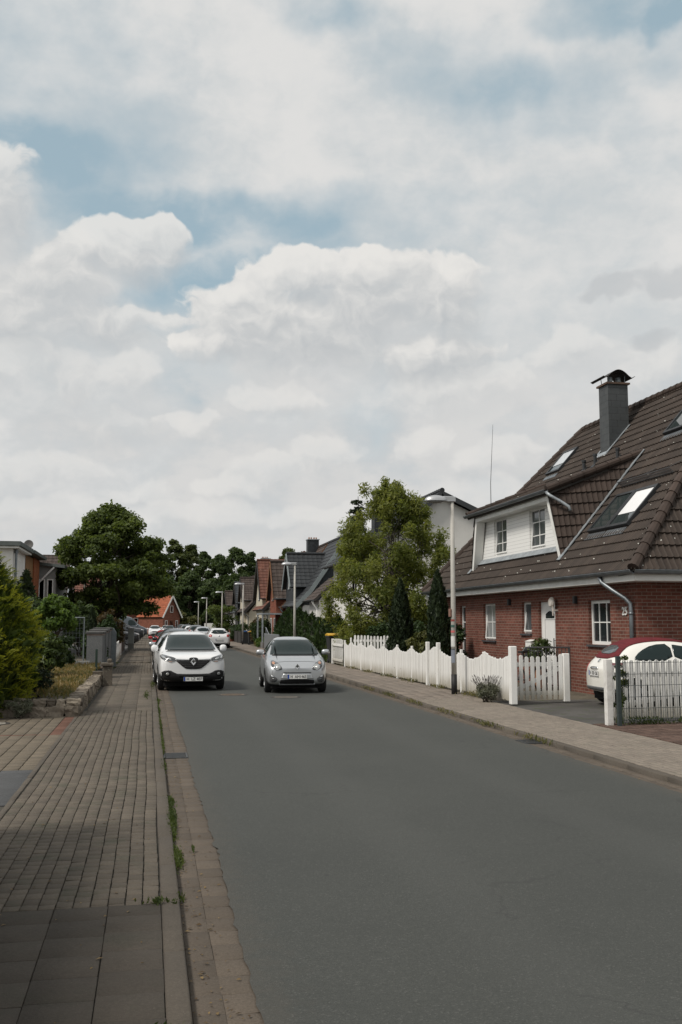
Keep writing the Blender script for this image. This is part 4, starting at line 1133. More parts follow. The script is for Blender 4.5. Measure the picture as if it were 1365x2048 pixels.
T = empty('tiled_house', (-6.2, 74, 0), 0, 'house with a brown tiled roof slope showing its grey edge, behind the grey house', 'house')
MB().box(-8, .2, 0, 6, 0, 3.4).build('wall', grey_render, T)
tile_roof('roof', [(-8.3, -.2, 3.3), (.35, -.2, 3.3), (.35, 3, 6.9), (-8.3, 3, 6.9)], t_brown, T, .3, .34, .022, .03, 4, under=deck)
tile_roof('roof', [(.35, 6.2, 3.3), (-8.3, 6.2, 3.3), (-8.3, 3, 6.9), (.35, 3, 6.9)], t_brown, T, .3, .34, .022, .03, 4, under=deck)
MB().prism([(-.0, 3.3), (6.0, 3.3), (3, 6.7)], 'x', .0, .2).build('gable', slate_wall, T)
mb = MB(); mb.bar((.40, -.2, 3.2), (.40, 3, 6.85), .05, .2); mb.bar((.40, 6.2, 3.2), (.40, 3, 6.85), .05, .2); mb.build('barge_board', zinc_light, T)

T = empty('red_roofed_house', (-6.6, 86, 0), 0, 'low house with red brown tiled roof between the grey house and the dark tree', 'house')
MB().box(-6, 1.6, 0, 8, 0, 3.2).build('wall', cream, T)
tile_roof('roof', [(-6.2, -.3, 3.1), (1.0, -.3, 3.1), (1.0, 4, 6.1), (-6.2, 4, 6.1)], t_red, T, .3, .34, .022, .03, 4, under=deck)
tile_roof('roof', [(1.0, 8.3, 3.1), (-6.2, 8.3, 3.1), (-6.2, 4, 6.1), (1.0, 4, 6.1)], t_red, T, .3, .34, .022, .03, 4, under=deck)
tile_roof('side_roof', [(1.15, .2, 3.1), (2.4, .2, 3.1), (2.4, 4, 5.8), (1.15, 4, 5.8)], t_red, T, .3, .34, .022, .03, 4, under=deck)
MB().prism([(0, 3.1), (8, 3.1), (4, 5.95)], 'x', .8, .95).build('gable', cream, T)

# the orange roofed brick house closing the view
T = empty('end_house', (.1, 168, 0), rad(0), 'brick house with bright orange tiled roof closing the far end of the street', 'house')
B_ = lambda x, y, z: (x - .1, y - 168, z)
MB().box(-12, -.6, 4, 12, 0, 3.6).build('wing_wall', far_brick, T)
tile_roof('wing_roof', [(-12.3, 3.6, 3.55), (-.3, 3.6, 3.55), (-.3, 6.5, 5.4), (-12.3, 6.5, 5.4)], t_orange, T, .4, .4, .03, .03, 4, under=deck)
tile_roof('wing_roof', [(-.3, 9.4, 3.55), (-12.3, 9.4, 3.55), (-12.3, 6.5, 5.4), (-.3, 6.5, 5.4)], t_orange, T, .4, .4, .03, .03, 4, under=deck)
# front block turned towards the road: gable to the right, eaves to the left
g = Matrix.Rotation(rad(-52), 4, 'Z')
def GP(x, y, z): v = g @ Vector((x, y, z)); return (v.x + 1.6, v.y + 1.2, v.z)
hw, L = 1.75, 3.2
mb = MB(); base = [(-hw, 0), (hw, 0), (hw, 3.15), (0, 6.1), (-hw, 3.15)]
mb.add([GP(L, p[0], p[1]) for p in base] + [GP(-L, p[0], p[1]) for p in base], [tuple(range(5)), tuple(range(9, 4, -1))] + [(i, i + 5, (i + 1) % 5 + 5, (i + 1) % 5) for i in range(5)]); mb.build('wall', far_brick, T)
o_ = .3
tile_roof('roof', [GP(-L - o_, -hw - o_, 2.75), GP(L + o_, -hw - o_, 2.75), GP(L + o_, 0, 6.35), GP(-L - o_, 0, 6.35)], t_orange, T, .35, .36, .03, .03, 4, under=deck)
tile_roof('roof', [GP(L + o_, hw + o_, 2.75), GP(-L - o_, hw + o_, 2.75), GP(-L - o_, 0, 6.35), GP(L + o_, 0, 6.35)], t_orange, T, .35, .36, .03, .03, 4, under=deck)
mb = MB()
for s in (1, -1): mb.bar(GP(L + o_ + .02, s * (hw + o_), 2.62), GP(L + o_ + .02, 0, 6.22), .05, .24)
mb.build('barge_board', white_paint, T)
for a, b_, c, d in ((-1.35, -.85, .9, 2.2), (.85, 1.35, .9, 2.2), (-.3, .3, 3.5, 4.6)): pane_window(T, lambda u, z, dd: GP(L + .01 - dd, u, z), a, b_, c, d, depth=-.02, bars=(0, 0), pane=pane_grey)
pane_window(T, lambda u, z, dd: GP(L + .01 - dd, u, z), -.4, .4, .1, 2.2, depth=-.02, bars=(0, 1), pane=glass_mat('brown_glass'), frame_mat=brown_barge, sill=False, name='door')
for a in (-9.0, -6.5, -4.0, -2.6): pane_window(T, lambda u, z, dd: (u, 3.99 + dd, z), a, a + .7, 1.0, 2.6, depth=-.02, bars=(0, 0), pane=pane_curtain)

# ================================================================== fences, lamps, bins and walls
mFw, n, b = base_mat('fence_white')          # old white paint: grain, grey runs, splashes of soil at the foot
oc = n.new('ShaderNodeTexCoord').outputs['Object']; zz_ = n.sep(oc)[2]
grain = n.noise(n.vmath('MULTIPLY', oc, (60, 60, 2.2)), 1., 4, .65); runs = n.noise(n.vmath('MULTIPLY', oc, (9, 9, .9)), 1., 5, .65)
each = n.noise(n.vmath('MULTIPLY', oc, (1, 11.6, 0)), 1., 1, .4)
c_ = n.mix(n.step(each, .35, .65), (.70, .695, .67), (.82, .815, .79))
c_ = n.mix(n.math('MULTIPLY', n.step(grain, .45, .75), .30), c_, (.50, .49, .45))
c_ = n.mix(n.math('MULTIPLY', n.step(runs, .52, .78), .55), c_, (.46, .45, .40))
spl = n.math('MULTIPLY', n.step(n.math('ADD', zz_, n.math('MULTIPLY', runs, .34)), .66, .20), .85)
c_ = n.mix(spl, c_, (.33, .30, .23))
c_ = n.mix(n.step(n.noise(oc, 13, 2, .5), .735, .75, 0, .7), c_, (.16, .14, .11))
n.put(b.inputs['Base Color'], c_); b.inputs['Roughness'].default_value = .6; b.inputs['Specular IOR Level'].default_value = .3; bump(n, b, grain, .3, .004)
fence_white = mFw
post_white = M('post_white', (.78, .775, .75), .6, .05, 2, 26, .12, dirt=((.5, .47, .40), .35))


def line_pt(A, B, y): t = (y - A[1]) / (B[1] - A[1]); return A[0] + (B[0] - A[0]) * t


def picket(mb, p, d, w, z0, z1, t=.022, top='point'):
    """upright board at p (x, y) facing across direction d"""
    d = Vector((d[0], d[1], 0)).normalized(); n_ = Vector((-d.y, d.x, 0)); p = Vector((p[0], p[1], 0)); h = w / 2
    if top == 'round': prof = [(-h, z0), (h, z0), (h, z1 - h)] + [(h * math.cos(a), z1 - h + h * math.sin(a)) for a in (pi * .25, pi * .5, pi * .75)] + [(-h, z1 - h)]
    elif top == 'flat': prof = [(-h, z0), (h, z0), (h, z1 - .008), (h - .008, z1), (-h + .008, z1), (-h, z1 - .008)]
    else: prof = [(-h, z0), (h, z0), (h, z1 - .03), (h * .45, z1), (-h * .45, z1), (-h, z1 - .03)]
    k = len(prof)
    mb.add([p + d * u + n_ * (t / 2) + Vector((0, 0, z)) for u, z in prof] + [p + d * u - n_ * (t / 2) + Vector((0, 0, z)) for u, z in prof],
           [tuple(range(k)), tuple(range(2 * k - 1, k - 1, -1))] + [(i, i + k, (i + 1) % k + k, (i + 1) % k) for i in range(k)])


FA, FB = (7.93, 21.0), (7.76, 39.45)
T = empty('picket_fence', (0, 0, .07), 0, 'long white fence of close pickets with a wavy top edge along the pavement', 'fence')
fr_ = random.Random(8)
postY = [20.98, 22.95, 24.66, 26.56, 27.59, 29.40, 31.15, 32.96, 34.77, 36.43, 38.15, 39.45]
postZ = [1.27, 1.09, 1.10, 1.24, 1.24, 1.08, 1.08, 1.06, 1.08, 1.12, 1.20, 1.08]
for i, (y, z) in enumerate(zip(postY, postZ)):
    x = line_pt(FA, FB, y) + (.005 if z < 1.2 else -.02); w = .15 if i == 0 else (.105 if z > 1.2 else .085)
    mb = MB(); mb.box(x - (w / 2 if z > 1.2 else .022), x + w / 2, y - w / 2, y + w / 2, .0, z); mb.build('post', post_white, T, bevel=.012)
    if i < len(postY) - 1:
        y2, z2 = postY[i + 1], postZ[i + 1]; n_ = int((y2 - y - .14) / .086); mb = MB()
        small = abs(y - 26.56) < .1
        for k in range(n_):
            t = (k + .5) / n_; yy = y + .07 + (y2 - y - .14) * t + fr_.gauss(0, .003)
            top = (1.10 - .12 * t + .06 * math.sin(pi * t)) if small else min(z, 1.10) - .05 + (min(z2, 1.10) - min(z, 1.10)) * t - .15 * math.sin(pi * t) ** .85
            if i == 0: top = 1.12 - .16 * math.sin(pi * min(1, t * 1.0)) + .0
            picket(mb, (line_pt(FA, FB, yy) + fr_.gauss(0, .003), yy), (FB[0] - FA[0], FB[1] - FA[1]), .076, .05 + fr_.random() * .03, top + fr_.gauss(0, .009), .02)
        p = mb.build('picket_panel', fence_white, T)
        mb = MB()
        for zz in (.28, .78): mb.bar((line_pt(FA, FB, y) + .035, y + .05, zz), (line_pt(FA, FB, y2) + .035, y2 - .05, zz), .04, .07)
        mb.build('rail', fence_white, p)


def picket_gate(name, A, B, z0, label, n_, w, ztop, sag, cat='gate', end=True, top='round', diag=True, group=None):
    A, B = Vector(A), Vector(B); T = empty(name, (A.x, A.y, z0), 0, label, cat, group); L = (B - A); e = L.normalized(); nn = Vector((-e.y, e.x, 0))
    mb = MB()
    for k in range(n_):
        t = (k + .5) / n_
        picket(mb, e * (L.length * t), e, w, .07 + fr_.random() * .01, ztop - sag * math.sin(pi * t) + fr_.gauss(0, .008), .022, top)
    mb.build('pickets', fence_white, T)
    for zz in (.22, ztop - .24): mb = MB(); o = nn * .032 + Vector((0, 0, zz)); mb.bar(o, o + L, .035, .09); mb.build('rail', fence_white, T)
    if diag: mb = MB(); o = nn * .034; mb.bar(o + Vector((0, 0, .27)) + e * .05, o + L - e * .05 + Vector((0, 0, ztop - .32)), .03, .085); mb.build('brace', fence_white, T)
    if end: mb = MB(); c = L + e * .06; mb.obox(c + Vector((0, 0, ztop * .5 + .01)), e * .075, nn * .05, (0, 0, ztop * .5 - .01)); mb.build('post', post_white, T, bevel=.01)
    return T


picket_gate('garden_gate', (8.03, 21.32, 0), (9.28, 21.40, 0), .06, 'white picket gate standing open across the drive, beside the lavender', 9, .085, 1.10, .06)
picket_gate('garden_gate', (7.77, 39.75, 0), (7.78, 42.1, 0), .09, 'small white gate of round topped pickets in front of the yellow lidded bin', 9, .10, 1.08, -.02, diag=False)
picket_gate('inner_fence', (7.95, 38.6, 0), (9.65, 38.0, 0), .05, 'white round topped picket fence standing inside the garden behind the wavy fence', 14, .078, 1.34, .05, 'fence', end=False, diag=False)
picket_gate('garden_gate', (8.22, 16.95, 0), (11.6, 17.35, 0), .05, 'white picket gate with diagonal braces behind the green wire mesh fence', 25, .088, 1.10, -.03)
gp = MB().box(-.06, .06, -.06, .06, 0, 1.16).build('gate_post', M('peeling_post', (.72, .71, .68), .7, .08, 3, 20, .3, dirt=((.16, .12, .09), .75)), None, bevel=.006)
gp.location = (8.05, 16.62, .05); tag(gp, 'peeling white wooden gate post beside the green mesh fence', 'post')
gs = MB().box(-.11, .11, -.008, .008, 0, .10).build('notice_plate', M('notice_plate', (.62, .58, .58), .5, .06), None)
MB().box(-.11, .11, -.011, -.009, .06, .10).build('pink_band', M('pink_band', (.45, .22, .24), .5, .06), gs)
gs.location = (8.36, 16.90, 1.03); tag(gs, 'small pale notice plate with a pink band on the picket gate', 'sign')

# welded wire fence
green = M('green_coated_steel', (.032, .045, .045), .5, .12, 3, 40, 0)
T = empty('mesh_fence', (8.16, 16.45, .05), 0, 'dark green welded wire mesh fence in front of the white picket gate', 'fence')
e = Vector((2.9, .32, 0)); L = e.length; ed = e.normalized()
MB().obox((0, 0, .60), (.035, 0, 0), (0, .035, 0), (0, 0, .60)).build('post', green, T, bevel=.006)
MB().obox((0, 0, 1.205), (.038, 0, 0), (0, .038, 0), (0, 0, .012)).build('post_cap', green, T)
mb = MB()
k = 0.05
while k < L: mb.bar(ed * k + Vector((0, 0, .07)), ed * k + Vector((0, 0, 1.14)), .0052); k += .05
for i in range(6):
    z = .10 + i * .2
    for s in (-1, 1): mb.bar(Vector((0, .007 * s, z)), ed * L + Vector((0, .007 * s, z)), .007)
mb.build('wire_mesh', green, T)

# street lamps
pole_m = M('lamp_pole_grey', (.42, .405, .37), .6, .10, 2, 30, .05, dirt=((.28, .27, .24), .4))
black_band = M('black_band', (.012, .012, .012), .6, .1)
lamp_alu = M('lamp_aluminium', (.46, .47, .48), .42, .06, 4, 30, .02, .55)


def lamp(x, y, z, label, H_=5.0):
    T = empty('street_lamp', (x, y, z), 0, label, 'street lamp', 'street lamps along the pavement')
    mb = MB(); mb.tube([(0, 0, .50), (0, 0, 2.2), (0, 0, H_ - .16)], [.066, .062, .048], 14); mb.build('pole', pole_m, T, smooth=True)
    mb = MB(); mb.tube([(0, 0, -.05), (0, 0, .51)], .074, 14); mb.build('black_foot', black_band, T, smooth=True)
    MB().box(-.24, .09, -.065, .065, H_ - .17, H_ - .03).build('arm', lamp_alu, T, bevel=.015)
    # shallow dome head reaching over the road
    V, F = [], []; nu, nv = 20, 7
    for j in range(nv + 1):
        ph = pi / 2 * j / nv
        for i in range(nu): an = 2 * pi * i / nu; V.append((-.42 + .30 * math.cos(ph) * math.cos(an), .17 * math.cos(ph) * math.sin(an), H_ - .15 + .145 * math.sin(ph) ** .9))
    for j in range(nv): F += [(j * nu + i, j * nu + (i + 1) % nu, (j + 1) * nu + (i + 1) % nu, (j + 1) * nu + i) for i in range(nu)]
    mb = MB(); mb.add(V, F); hd = mb.build('head', lamp_alu, T, smooth=True)
    mb = MB(); mb.lathe([(.01, -.055), (.10, -.045), (.155, .0), (.01, .001)], 18, Matrix.Translation((-.44, 0, H_ - .152)) @ Matrix.Scale(1.55, 4, (1, 0, 0))); mb.build('diffuser', M('lamp_diffuser', (.20, .20, .19), .3, .1), hd, smooth=True)
    return T


l1 = lamp(7.52, 24.05, .06, 'nearest street lamp with stickers on its pole, in front of the wavy white fence', 5.02)
for z0, h_, c, nm in ((1.94, .20, (.22, .12, .09), 'brown_box'),): MB().box(-.115, -.055, -.05, .05, z0, z0 + h_).build('fuse_box', M(nm, c, .6, .2), l1, bevel=.01)
for z0, h_, c, nm in ((1.83, .05, (.25, .06, .05), 'sticker_red'), (1.68, .06, (.05, .11, .09), 'sticker_green'), (1.55, .05, (.5, .12, .12), 'sticker_pink'), (1.20, .26, (.62, .62, .60), 'sticker_white'), (.80, .34, (.2, .22, .26), 'sticker_blue'), (1.12, .03, (.1, .1, .1), 'sticker_band')):
    mb = MB(); mb.tube([(0, 0, z0), (0, 0, z0 + h_)], .0685, 14, cap=False)
    # only the side turned to the street
    keep = [f for f in mb.f if sum(mb.v[i][0] for i in f) < 0 and sum(mb.v[i][1] for i in f) < .02]; mb.f = keep
    mb.build('sticker', M(nm, c, .5, .15), l1)
for x, y, lb in ((7.60, 52.4, 'second street lamp, rising behind the silver car in front of the dark hedge'), (7.47, 80.6, 'third street lamp, by the dark board fence and the round bush'),
                 (7.40, 103.2, 'fourth street lamp, behind the white hatchback parked on the right'), (7.25, 128.5, 'fifth street lamp, taller looking of the far pair before the woods'), (7.40, 153.2, 'farthest street lamp, smallest one before the dark woods')):
    lamp(x, y, .08, lb)

# wheeled bins
bin_black = M('bin_black', (.022, .024, .025), .55, .15)
def wheelie(x, y, z, w, d, h, lid_m, label, rz=0.):
    T = empty('wheeled_bin', (x, y, z), rz, label, 'bin')
    mb = MB(); a, b_ = w / 2, d / 2
    mb.add([(-a * .82, -b_ * .82, .06), (a * .82, -b_ * .82, .06), (a * .82, b_ * .82, .06), (-a * .82, b_ * .82, .06), (-a, -b_, h), (a, -b_, h), (a, b_, h), (-a, b_, h)], [(3, 2, 1, 0), (4, 5, 6, 7), (0, 1, 5, 4), (1, 2, 6, 5), (2, 3, 7, 6), (3, 0, 4, 7)])
    mb.box(-a - .02, a + .02, -b_ - .02, b_ + .02, h - .07, h - .01); mb.build('body', bin_black, T, bevel=.015)
    mb = MB(); mb.prism([(-b_ - .03, h), (b_ + .03, h), (b_ + .03, h + .05), (b_ * .3, h + .11), (-b_ * .6, h + .11), (-b_ - .03, h + .04)], 'x', -a - .03, a + .03); mb.build('lid', lid_m, T, bevel=.012)
    for s in (-1, 1): mb = MB(); mb.lathe([(.01, -.03), (.1, -.03), (.1, .03), (.01, .03)], 14, Matrix.Translation((s * (a * .86), b_ * .7, .1)) @ Matrix.Rotation(rad(90), 4, 'Y')); mb.build('wheel', bin_black, T)
    return T
yl = M('lid_yellow', (.62, .36, .03), .45, .1); bl = M('lid_blue', (.035, .10, .26), .45, .1)
wheelie(8.28, 43.2, .06, 1.10, .85, 1.22, yl, 'big black bin with a yellow lid behind the small white gate')
wheelie(7.98, 83.0, .06, .56, .6, 1.02, bl, 'black bin with a blue lid beside the third lamp post', rad(90))
wheelie(8.25, 81.0, .06, .56, .6, 1.02, yl, 'narrow black bin with a yellow lid by the round bush', rad(90))
# board fence, brick pillar, grey balustrade and the glass porch down the row
bf = empty('board_fence', (7.72, 84.6, .08), 0, 'dark board fence between brick pillar and third street lamp', 'fence')
mb = MB()
for k in range(44): mb.box(-.015, .015, k * .15, k * .15 + .142, .05, 1.02)
mb.build('boards', M('dark_board', (.030, .027, .025), .8, .25), bf)
for k in (0, 3.3, 6.65): MB().box(-.05, .05, k - .05, k + .05, 0, 1.10).build('post', M('dark_board'  , ()), bf)
bp = empty('brick_pillar', (7.65, 93.0, .08), 0, 'low red brick pillar beside the parked white hatchback', 'pillar')
MB().box(-.25, .45, -.3, .9, 0, 1.10).build('shaft', row_brick, bp); MB().box(-.28, .48, -.33, .93, 1.10, 1.17).build('cap', M('pillar_cap', (.14, .06, .04), .8), bp)
bs = empty('balustrade', (7.55, 58.5, .08), 0, 'grey sheet metal balustrade beside the house steps', 'railing')
MB().box(-.02, .02, 0, 7.4, .08, 1.02).build('panel', M('grey_sheet', (.21, .225, .235), .5, .08, 2, 30, .05, .3), bs)
mb = MB(); mb.bar((0, -.02, 1.04), (0, 7.42, 1.04), .05); mb.build('handrail', zinc_light, bs)
for k in (0, 2.45, 4.9, 7.38): MB().box(.022, .062, k - .02, k + .02, 0, 1.02).build('post', zinc, bs)
po = empty('glass_porch', (7.9, 68.6, .05), 0, 'grey steel porch with flat canopy and handrails before the brick gable bay', 'porch')
mb = MB(); mb.box(-.25, 1.5, -.1, 3.2, 2.36, 2.46); mb.build('canopy', zinc_light, po)
for x, y in ((-.18, 0), (1.1, 0), (-.18, 3.1)): MB().box(x - .05, x + .05, y - .05, y + .05, 0, 2.36).build('post', zinc_light, po)
mb = MB()
for x in (.05, .9): mb.tube([(x, -2.2, .9), (x, -.2, 1.45), (x, .4, 1.45)], .025, 6); mb.tube([(x, -2.2, .0), (x, -2.2, .9)], .025, 6); mb.tube([(x, -.2, .0), (x, -.2, 1.45)], .025, 6)
mb.build('handrail', zinc_light, po)
MB().box(-.2, 1.5, -.6, 3.2, 0, .45).build('steps', M('step_stone', ()), po)

# front steps railing, bicycle and oleander by the brick house door
rl = empty('step_railing', (9.98, 25.45, .05), rad(-94), 'grey upright bar railing in front of the white front door', 'railing')
mb = MB()
for k in range(12): mb.bar((.0, .11 * k, .08), (.0, .11 * k, 1.12), .016)
mb.build('bars', M('railing_grey', (.13, .135, .14), .5, .15, 3, 30, 0, .5), rl)
mb = MB(); mb.tube([(0, 0, .80), (0, -.12, 1.0), (0, -.02, 1.14), (0, 1.22, 1.14), (0, 1.27, 1.06)], .024, 8); mb.build('handrail', M('railing_grey', ()), rl)
for k in (0, 1.2): MB().box(-.025, .025, k - .025, k + .025, 0, 1.13).build('post', M('railing_grey', ()), rl)

# the left side: trellis, pebble dashed wall, posts, cabinet, low fences
galv = M('galvanised', (.20, .225, .235), .5, .2, 5, 40, .05, .5)
tr = empty('trellis_frame', (-3.9, 36.4, .35), 0, 'galvanised steel frame with wire mesh in front of the round leafy shrub', 'trellis')
mb = MB(); mb.tube([(-.5, 0, 1.68), (1.66, 0, 1.68), (1.66, 0, 0)], .026, 8); mb.tube([(-.5, 0, 1.68), (-.5, 0, 0)], .026, 8); mb.build('frame', galv, tr)
mb = MB()
for k in range(19): mb.bar((-.45 + k * .115, .0, .05), (-.45 + k * .115, .0, 1.66), .005)
for k in range(10): mb.bar((-.5, .004, .15 + k * .165), (1.66, .004, .15 + k * .165), .005)
mb.build('wire_mesh', galv, tr)
peb = M('pebble_dash', (.135, .14, .142), .95, .12, 2, 45, .9, speck=((.28, .27, .25), 60, .60))
capm = M('wall_cap', (.085, .083, .08), .85, .2, 3, 40, .3); band = M('wall_band', (.21, .165, .14), .85, .2)
wl = empty('garden_wall', (-1.84, 36.2, .06), 0, 'grey pebble dashed garden wall with stepped dark caps', 'wall')
for k, (y0, y1, h_) in enumerate(((0, 2.2, 1.44), (2.2, 4.6, 1.50), (4.6, 6.9, 1.55))):
    MB().box(-.29 + k * .004, .25 + k * .03, y0, y1, .26, h_ - .10).build('wall_block', peb, wl)
    MB().box(-.30 + k * .004, .26 + k * .03, y0, y1, h_ - .10, h_ - .04).build('band', band, wl)
    MB().box(-.34, .29 + k * .03, y0 - .03, y1 - .04, h_ - .04, h_ + .04).build('cap', capm, wl, bevel=.012)
MB().box(-.30, .28, -.02, 6.9, .20, .26).build('band', band, wl); MB().box(-.28, .26, 0.02, 6.9, -.05, .20).build('plinth', capm, wl)
cp = empty('concrete_post', (-1.14, 29.75, .035), 0, 'short weathered concrete post with an overhanging cap at the end of the stone wall', 'post')
MB().box(-.135, .135, -.14, .14, 0, .58).build('shaft', M('old_concrete', (.115, .098, .078), .95, .25, 2.5, 40, .5, speck=((.2, .18, .14), 14, .6)), cp, bevel=.012)
MB().box(-.19, .16, -.19, .19, .58, .67).build('cap', M('old_concrete', ()), cp, bevel=.014)
MB().box(-.02, .12, -.03, .14, .67, .78).build('stone_on_top', M('old_concrete', ()), cp, bevel=.03)
MB().box(-.75, -.15, .05, .30, 0, .42).build('low_wall', M('old_concrete', ()), cp, bevel=.012)
gp = MB().box(-.035, .035, -.035, .035, 0, .95).build('fence_post', M('green_post', (.018, .035, .026), .5, .1), None, bevel=.006); gp.location = (-1.55, 31.5, .1)
tag(gp, 'dark green metal post beside the pebble dashed wall', 'post')
pb = empty('planter_wall', (-2.75, 35.6, .06), 0, 'low pale block wall under the steel frame', 'wall')
for k in range(3):
    for j in range(2): MB().box(k * .36 + .004 - .3, k * .36 + .352 - .3, 0, .2, j * .19 + .1, j * .19 + .284).build('block', M('pale_block', (.24, .24, .225), .9, .15, 3, 40, .3), pb, bevel=.01)
cb = empty('utility_cabinet', (-1.16, 69.0, .035), 0, 'pale grey utility cabinet on a concrete base by the pavement', 'cabinet')
MB().box(-.2, .2, -.15, .15, .42, 1.42).build('housing', M('cabinet_grey', (.36, .37, .35), .6, .06), cb, bevel=.012)
MB().box(-.2, .2, -.145, .145, 0, .42).build('base', M('cabinet_base', (.22, .22, .20), .85, .15), cb)
MB().box(-.22, .22, -.17, .17, 1.42, 1.46).build('cap', M('cabinet_grey', ()), cb, bevel=.01); MB().box(-.17, .17, -.156, -.151, .47, 1.37).build('door', M('cabinet_door', (.34, .35, .33), .6, .06), cb)
T = picket_gate('picket_fence', (-1.44, 43.8, 0), (-1.52, 57.0, 0), .02, 'white picket fence along the left pavement in front of the dark bush', 96, .09, 1.02, .12, 'fence', diag=False)
mb = MB(); mb.obox((0, -.1, .55), (.07, 0, 0), (0, .07, 0), (0, 0, .55)); mb.build('post', post_white, T, bevel=.01)
bd = empty('brown_fence', (-1.55, 57.6, .02), 0, 'weathered brown board fence next to the utility cabinet', 'fence')
mb = MB()
for k in range(62): mb.box(-.012, .012, k * .17, k * .17 + .155, .05, .98 + .02 * math.sin(k))
mb.build('boards', M('brown_board', (.065, .045, .032), .85, .3), bd); mb = MB(); mb.box(-.05, .05, -.05, 10.6, .98, 1.04); mb.build('top_rail', M('brown_board', ()), bd)
lg = empty('steel_plate_post', (-1.42, 42.9, .02), 0, 'tall grey steel post with a slanting top at the end of the pebble dashed wall', 'post')
mb = MB(); mb.prism([(-.10, 0), (.10, 0), (.10, 1.42), (-.02, 1.62), (-.10, 1.5)], 'y', -.03, .03); mb.build('plate', galv, lg); MB().box(.101, .12, -.05, .05, .9, 1.0).build('lock', zinc_light, lg)


# dry stone wall: irregular boulders
def rock(mb, c, s, rng, jag=.15):
    bm = bmesh.new(); bmesh.ops.create_cube(bm, size=1); bmesh.ops.subdivide_edges(bm, edges=bm.edges[:], cuts=3, use_grid_fill=True)
    off = Vector((rng.random() * 50, rng.random() * 50, 0))
    from mathutils import noise as mn
    vs = []
    for v in bm.verts:
        p = v.co.copy(); l = max(abs(p.x), abs(p.y), abs(p.z)); q = p.normalized() * .62; p = p.lerp(q, .30)
        p += Vector(mn.noise_vector(p * 2.6 + off)) * jag + Vector(mn.noise_vector(p * 7 + off)) * jag * .35
        vs.append((c[0] + p.x * s[0], c[1] + p.y * s[1], c[2] + p.z * s[2]))
    bm.verts.index_update(); mb.add(vs, [tuple(v.index for v in f.verts) for f in bm.faces]); bm.free()


rk = island_mat('field_stone', (.17, .142, .112), .38, .95, hue=(.25, .215, .17), fine=26, grit=.4, speck=False)
st = empty('dry_stone_wall', (-1.45, 20.4, .03), 0, 'low dry stone wall of rough boulders round the garden bed', 'wall')
rg = random.Random(12); mb = MB()
x = -1.30
for w_ in (.26, .36, .30, .22, .34, .34):
    rock(mb, (x - w_ / 2 + 1.45, -.12 + rg.gauss(0, .015), .10), (w_ * 1.02, .26, .22), rg)
    x -= w_
x = -1.28
for w_ in (.27, .17, .17, .27, .13, .2, .3): rock(mb, (x - w_ / 2 + 1.45, -.08 + rg.gauss(0, .02), .265 + rg.gauss(0, .01)), (w_ * 1.0, .26, .15), rg); x -= w_ + .01
x = -1.3
for w_ in (.3, .4, .35, .4): rock(mb, (x - w_ / 2 + 1.45, -.16, -.02), (w_, .2, .08), rg); x -= w_
y = .1
while y < 9.1:
    L_ = .22 + rg.random() * .28
    if rg.random() < .6:
        rock(mb, (.02 + rg.gauss(0, .015), y + L_ / 2, .09), (.28, L_ * 1.02, .20), rg); rock(mb, (.0 + rg.gauss(0, .02), y + L_ / 2 + .05, .25), (.30, L_, .17), rg)
    else: rock(mb, (.01, y + L_ / 2, .165), (.29, L_ * 1.02, .34), rg)
    y += L_
mb.build('boulders', rk, st)

# ================================================================== plants
bark = M('bark', (.060, .048, .036), .95, .3, 5, 30, .6)
bark_grey = M('bark_grey', (.085, .075, .06), .95, .3, 5, 30, .6)
L_maple = leaf_mat('leaf_maple', [(0.036, 0.057, 0.017), (0.063, 0.093, 0.026), (0.128, 0.165, 0.042)], 0.42)
L_far = leaf_mat('leaf_far_wood', [(0.034, 0.056, 0.022), (0.053, 0.081, 0.029), (0.085, 0.121, 0.043)], 0.36)
L_far2 = leaf_mat('leaf_far_wood_olive', [(0.039, 0.057, 0.021), (0.063, 0.084, 0.027), (0.099, 0.120, 0.039)], 0.36)
L_birch = leaf_mat('leaf_willow', [(.085, .118, .028), (.150, .180, .042), (.235, .245, .070)], .5)
L_gold = leaf_mat('leaf_gold_conifer', [(.052, .092, .013), (.130, .178, .019), (.320, .325, .030)], 0.45)
L_dark = leaf_mat('leaf_dark_conifer', [(0.010, 0.018, 0.009), (0.017, 0.029, 0.013), (0.031, 0.047, 0.018)], .15)
L_thuja = leaf_mat('leaf_thuja', [(0.015, 0.030, 0.012), (0.027, 0.051, 0.018), (0.051, 0.083, 0.027)], 0.28)
L_rhodo = leaf_mat('leaf_rhododendron', [(0.022, 0.043, 0.013), (0.044, 0.073, 0.020), (0.094, 0.125, 0.037)], .25, .4)
L_ivy = leaf_mat('leaf_round_shrub', [(0.026, 0.058, 0.013), (0.058, 0.111, 0.021), (0.130, 0.195, 0.039)], 0.42)
L_red = leaf_mat('leaf_reddish', [(.030, .026, .012), (.060, .046, .018), (.10, .065, .025)], .3)
L_olive = leaf_mat('leaf_olive', [(.045, .055, .018), (.085, .095, .030), (.15, .15, .055)], .3)
L_lav = leaf_mat('leaf_lavender', [(.085, .10, .060), (.125, .14, .088), (.17, .17, .13)], .25)
L_dry = leaf_mat('leaf_dry_sedum', [(0.075, 0.086, 0.034), (0.161, 0.121, 0.052), (0.276, 0.190, 0.086)], .3)
L_weed = leaf_mat('leaf_weed', [(.030, .050, .013), (.055, .085, .022), (.10, .125, .04)], .35)
L_grass = leaf_mat('leaf_grass', [(.06, .075, .022), (.11, .115, .04), (.20, .17, .08)], .35)


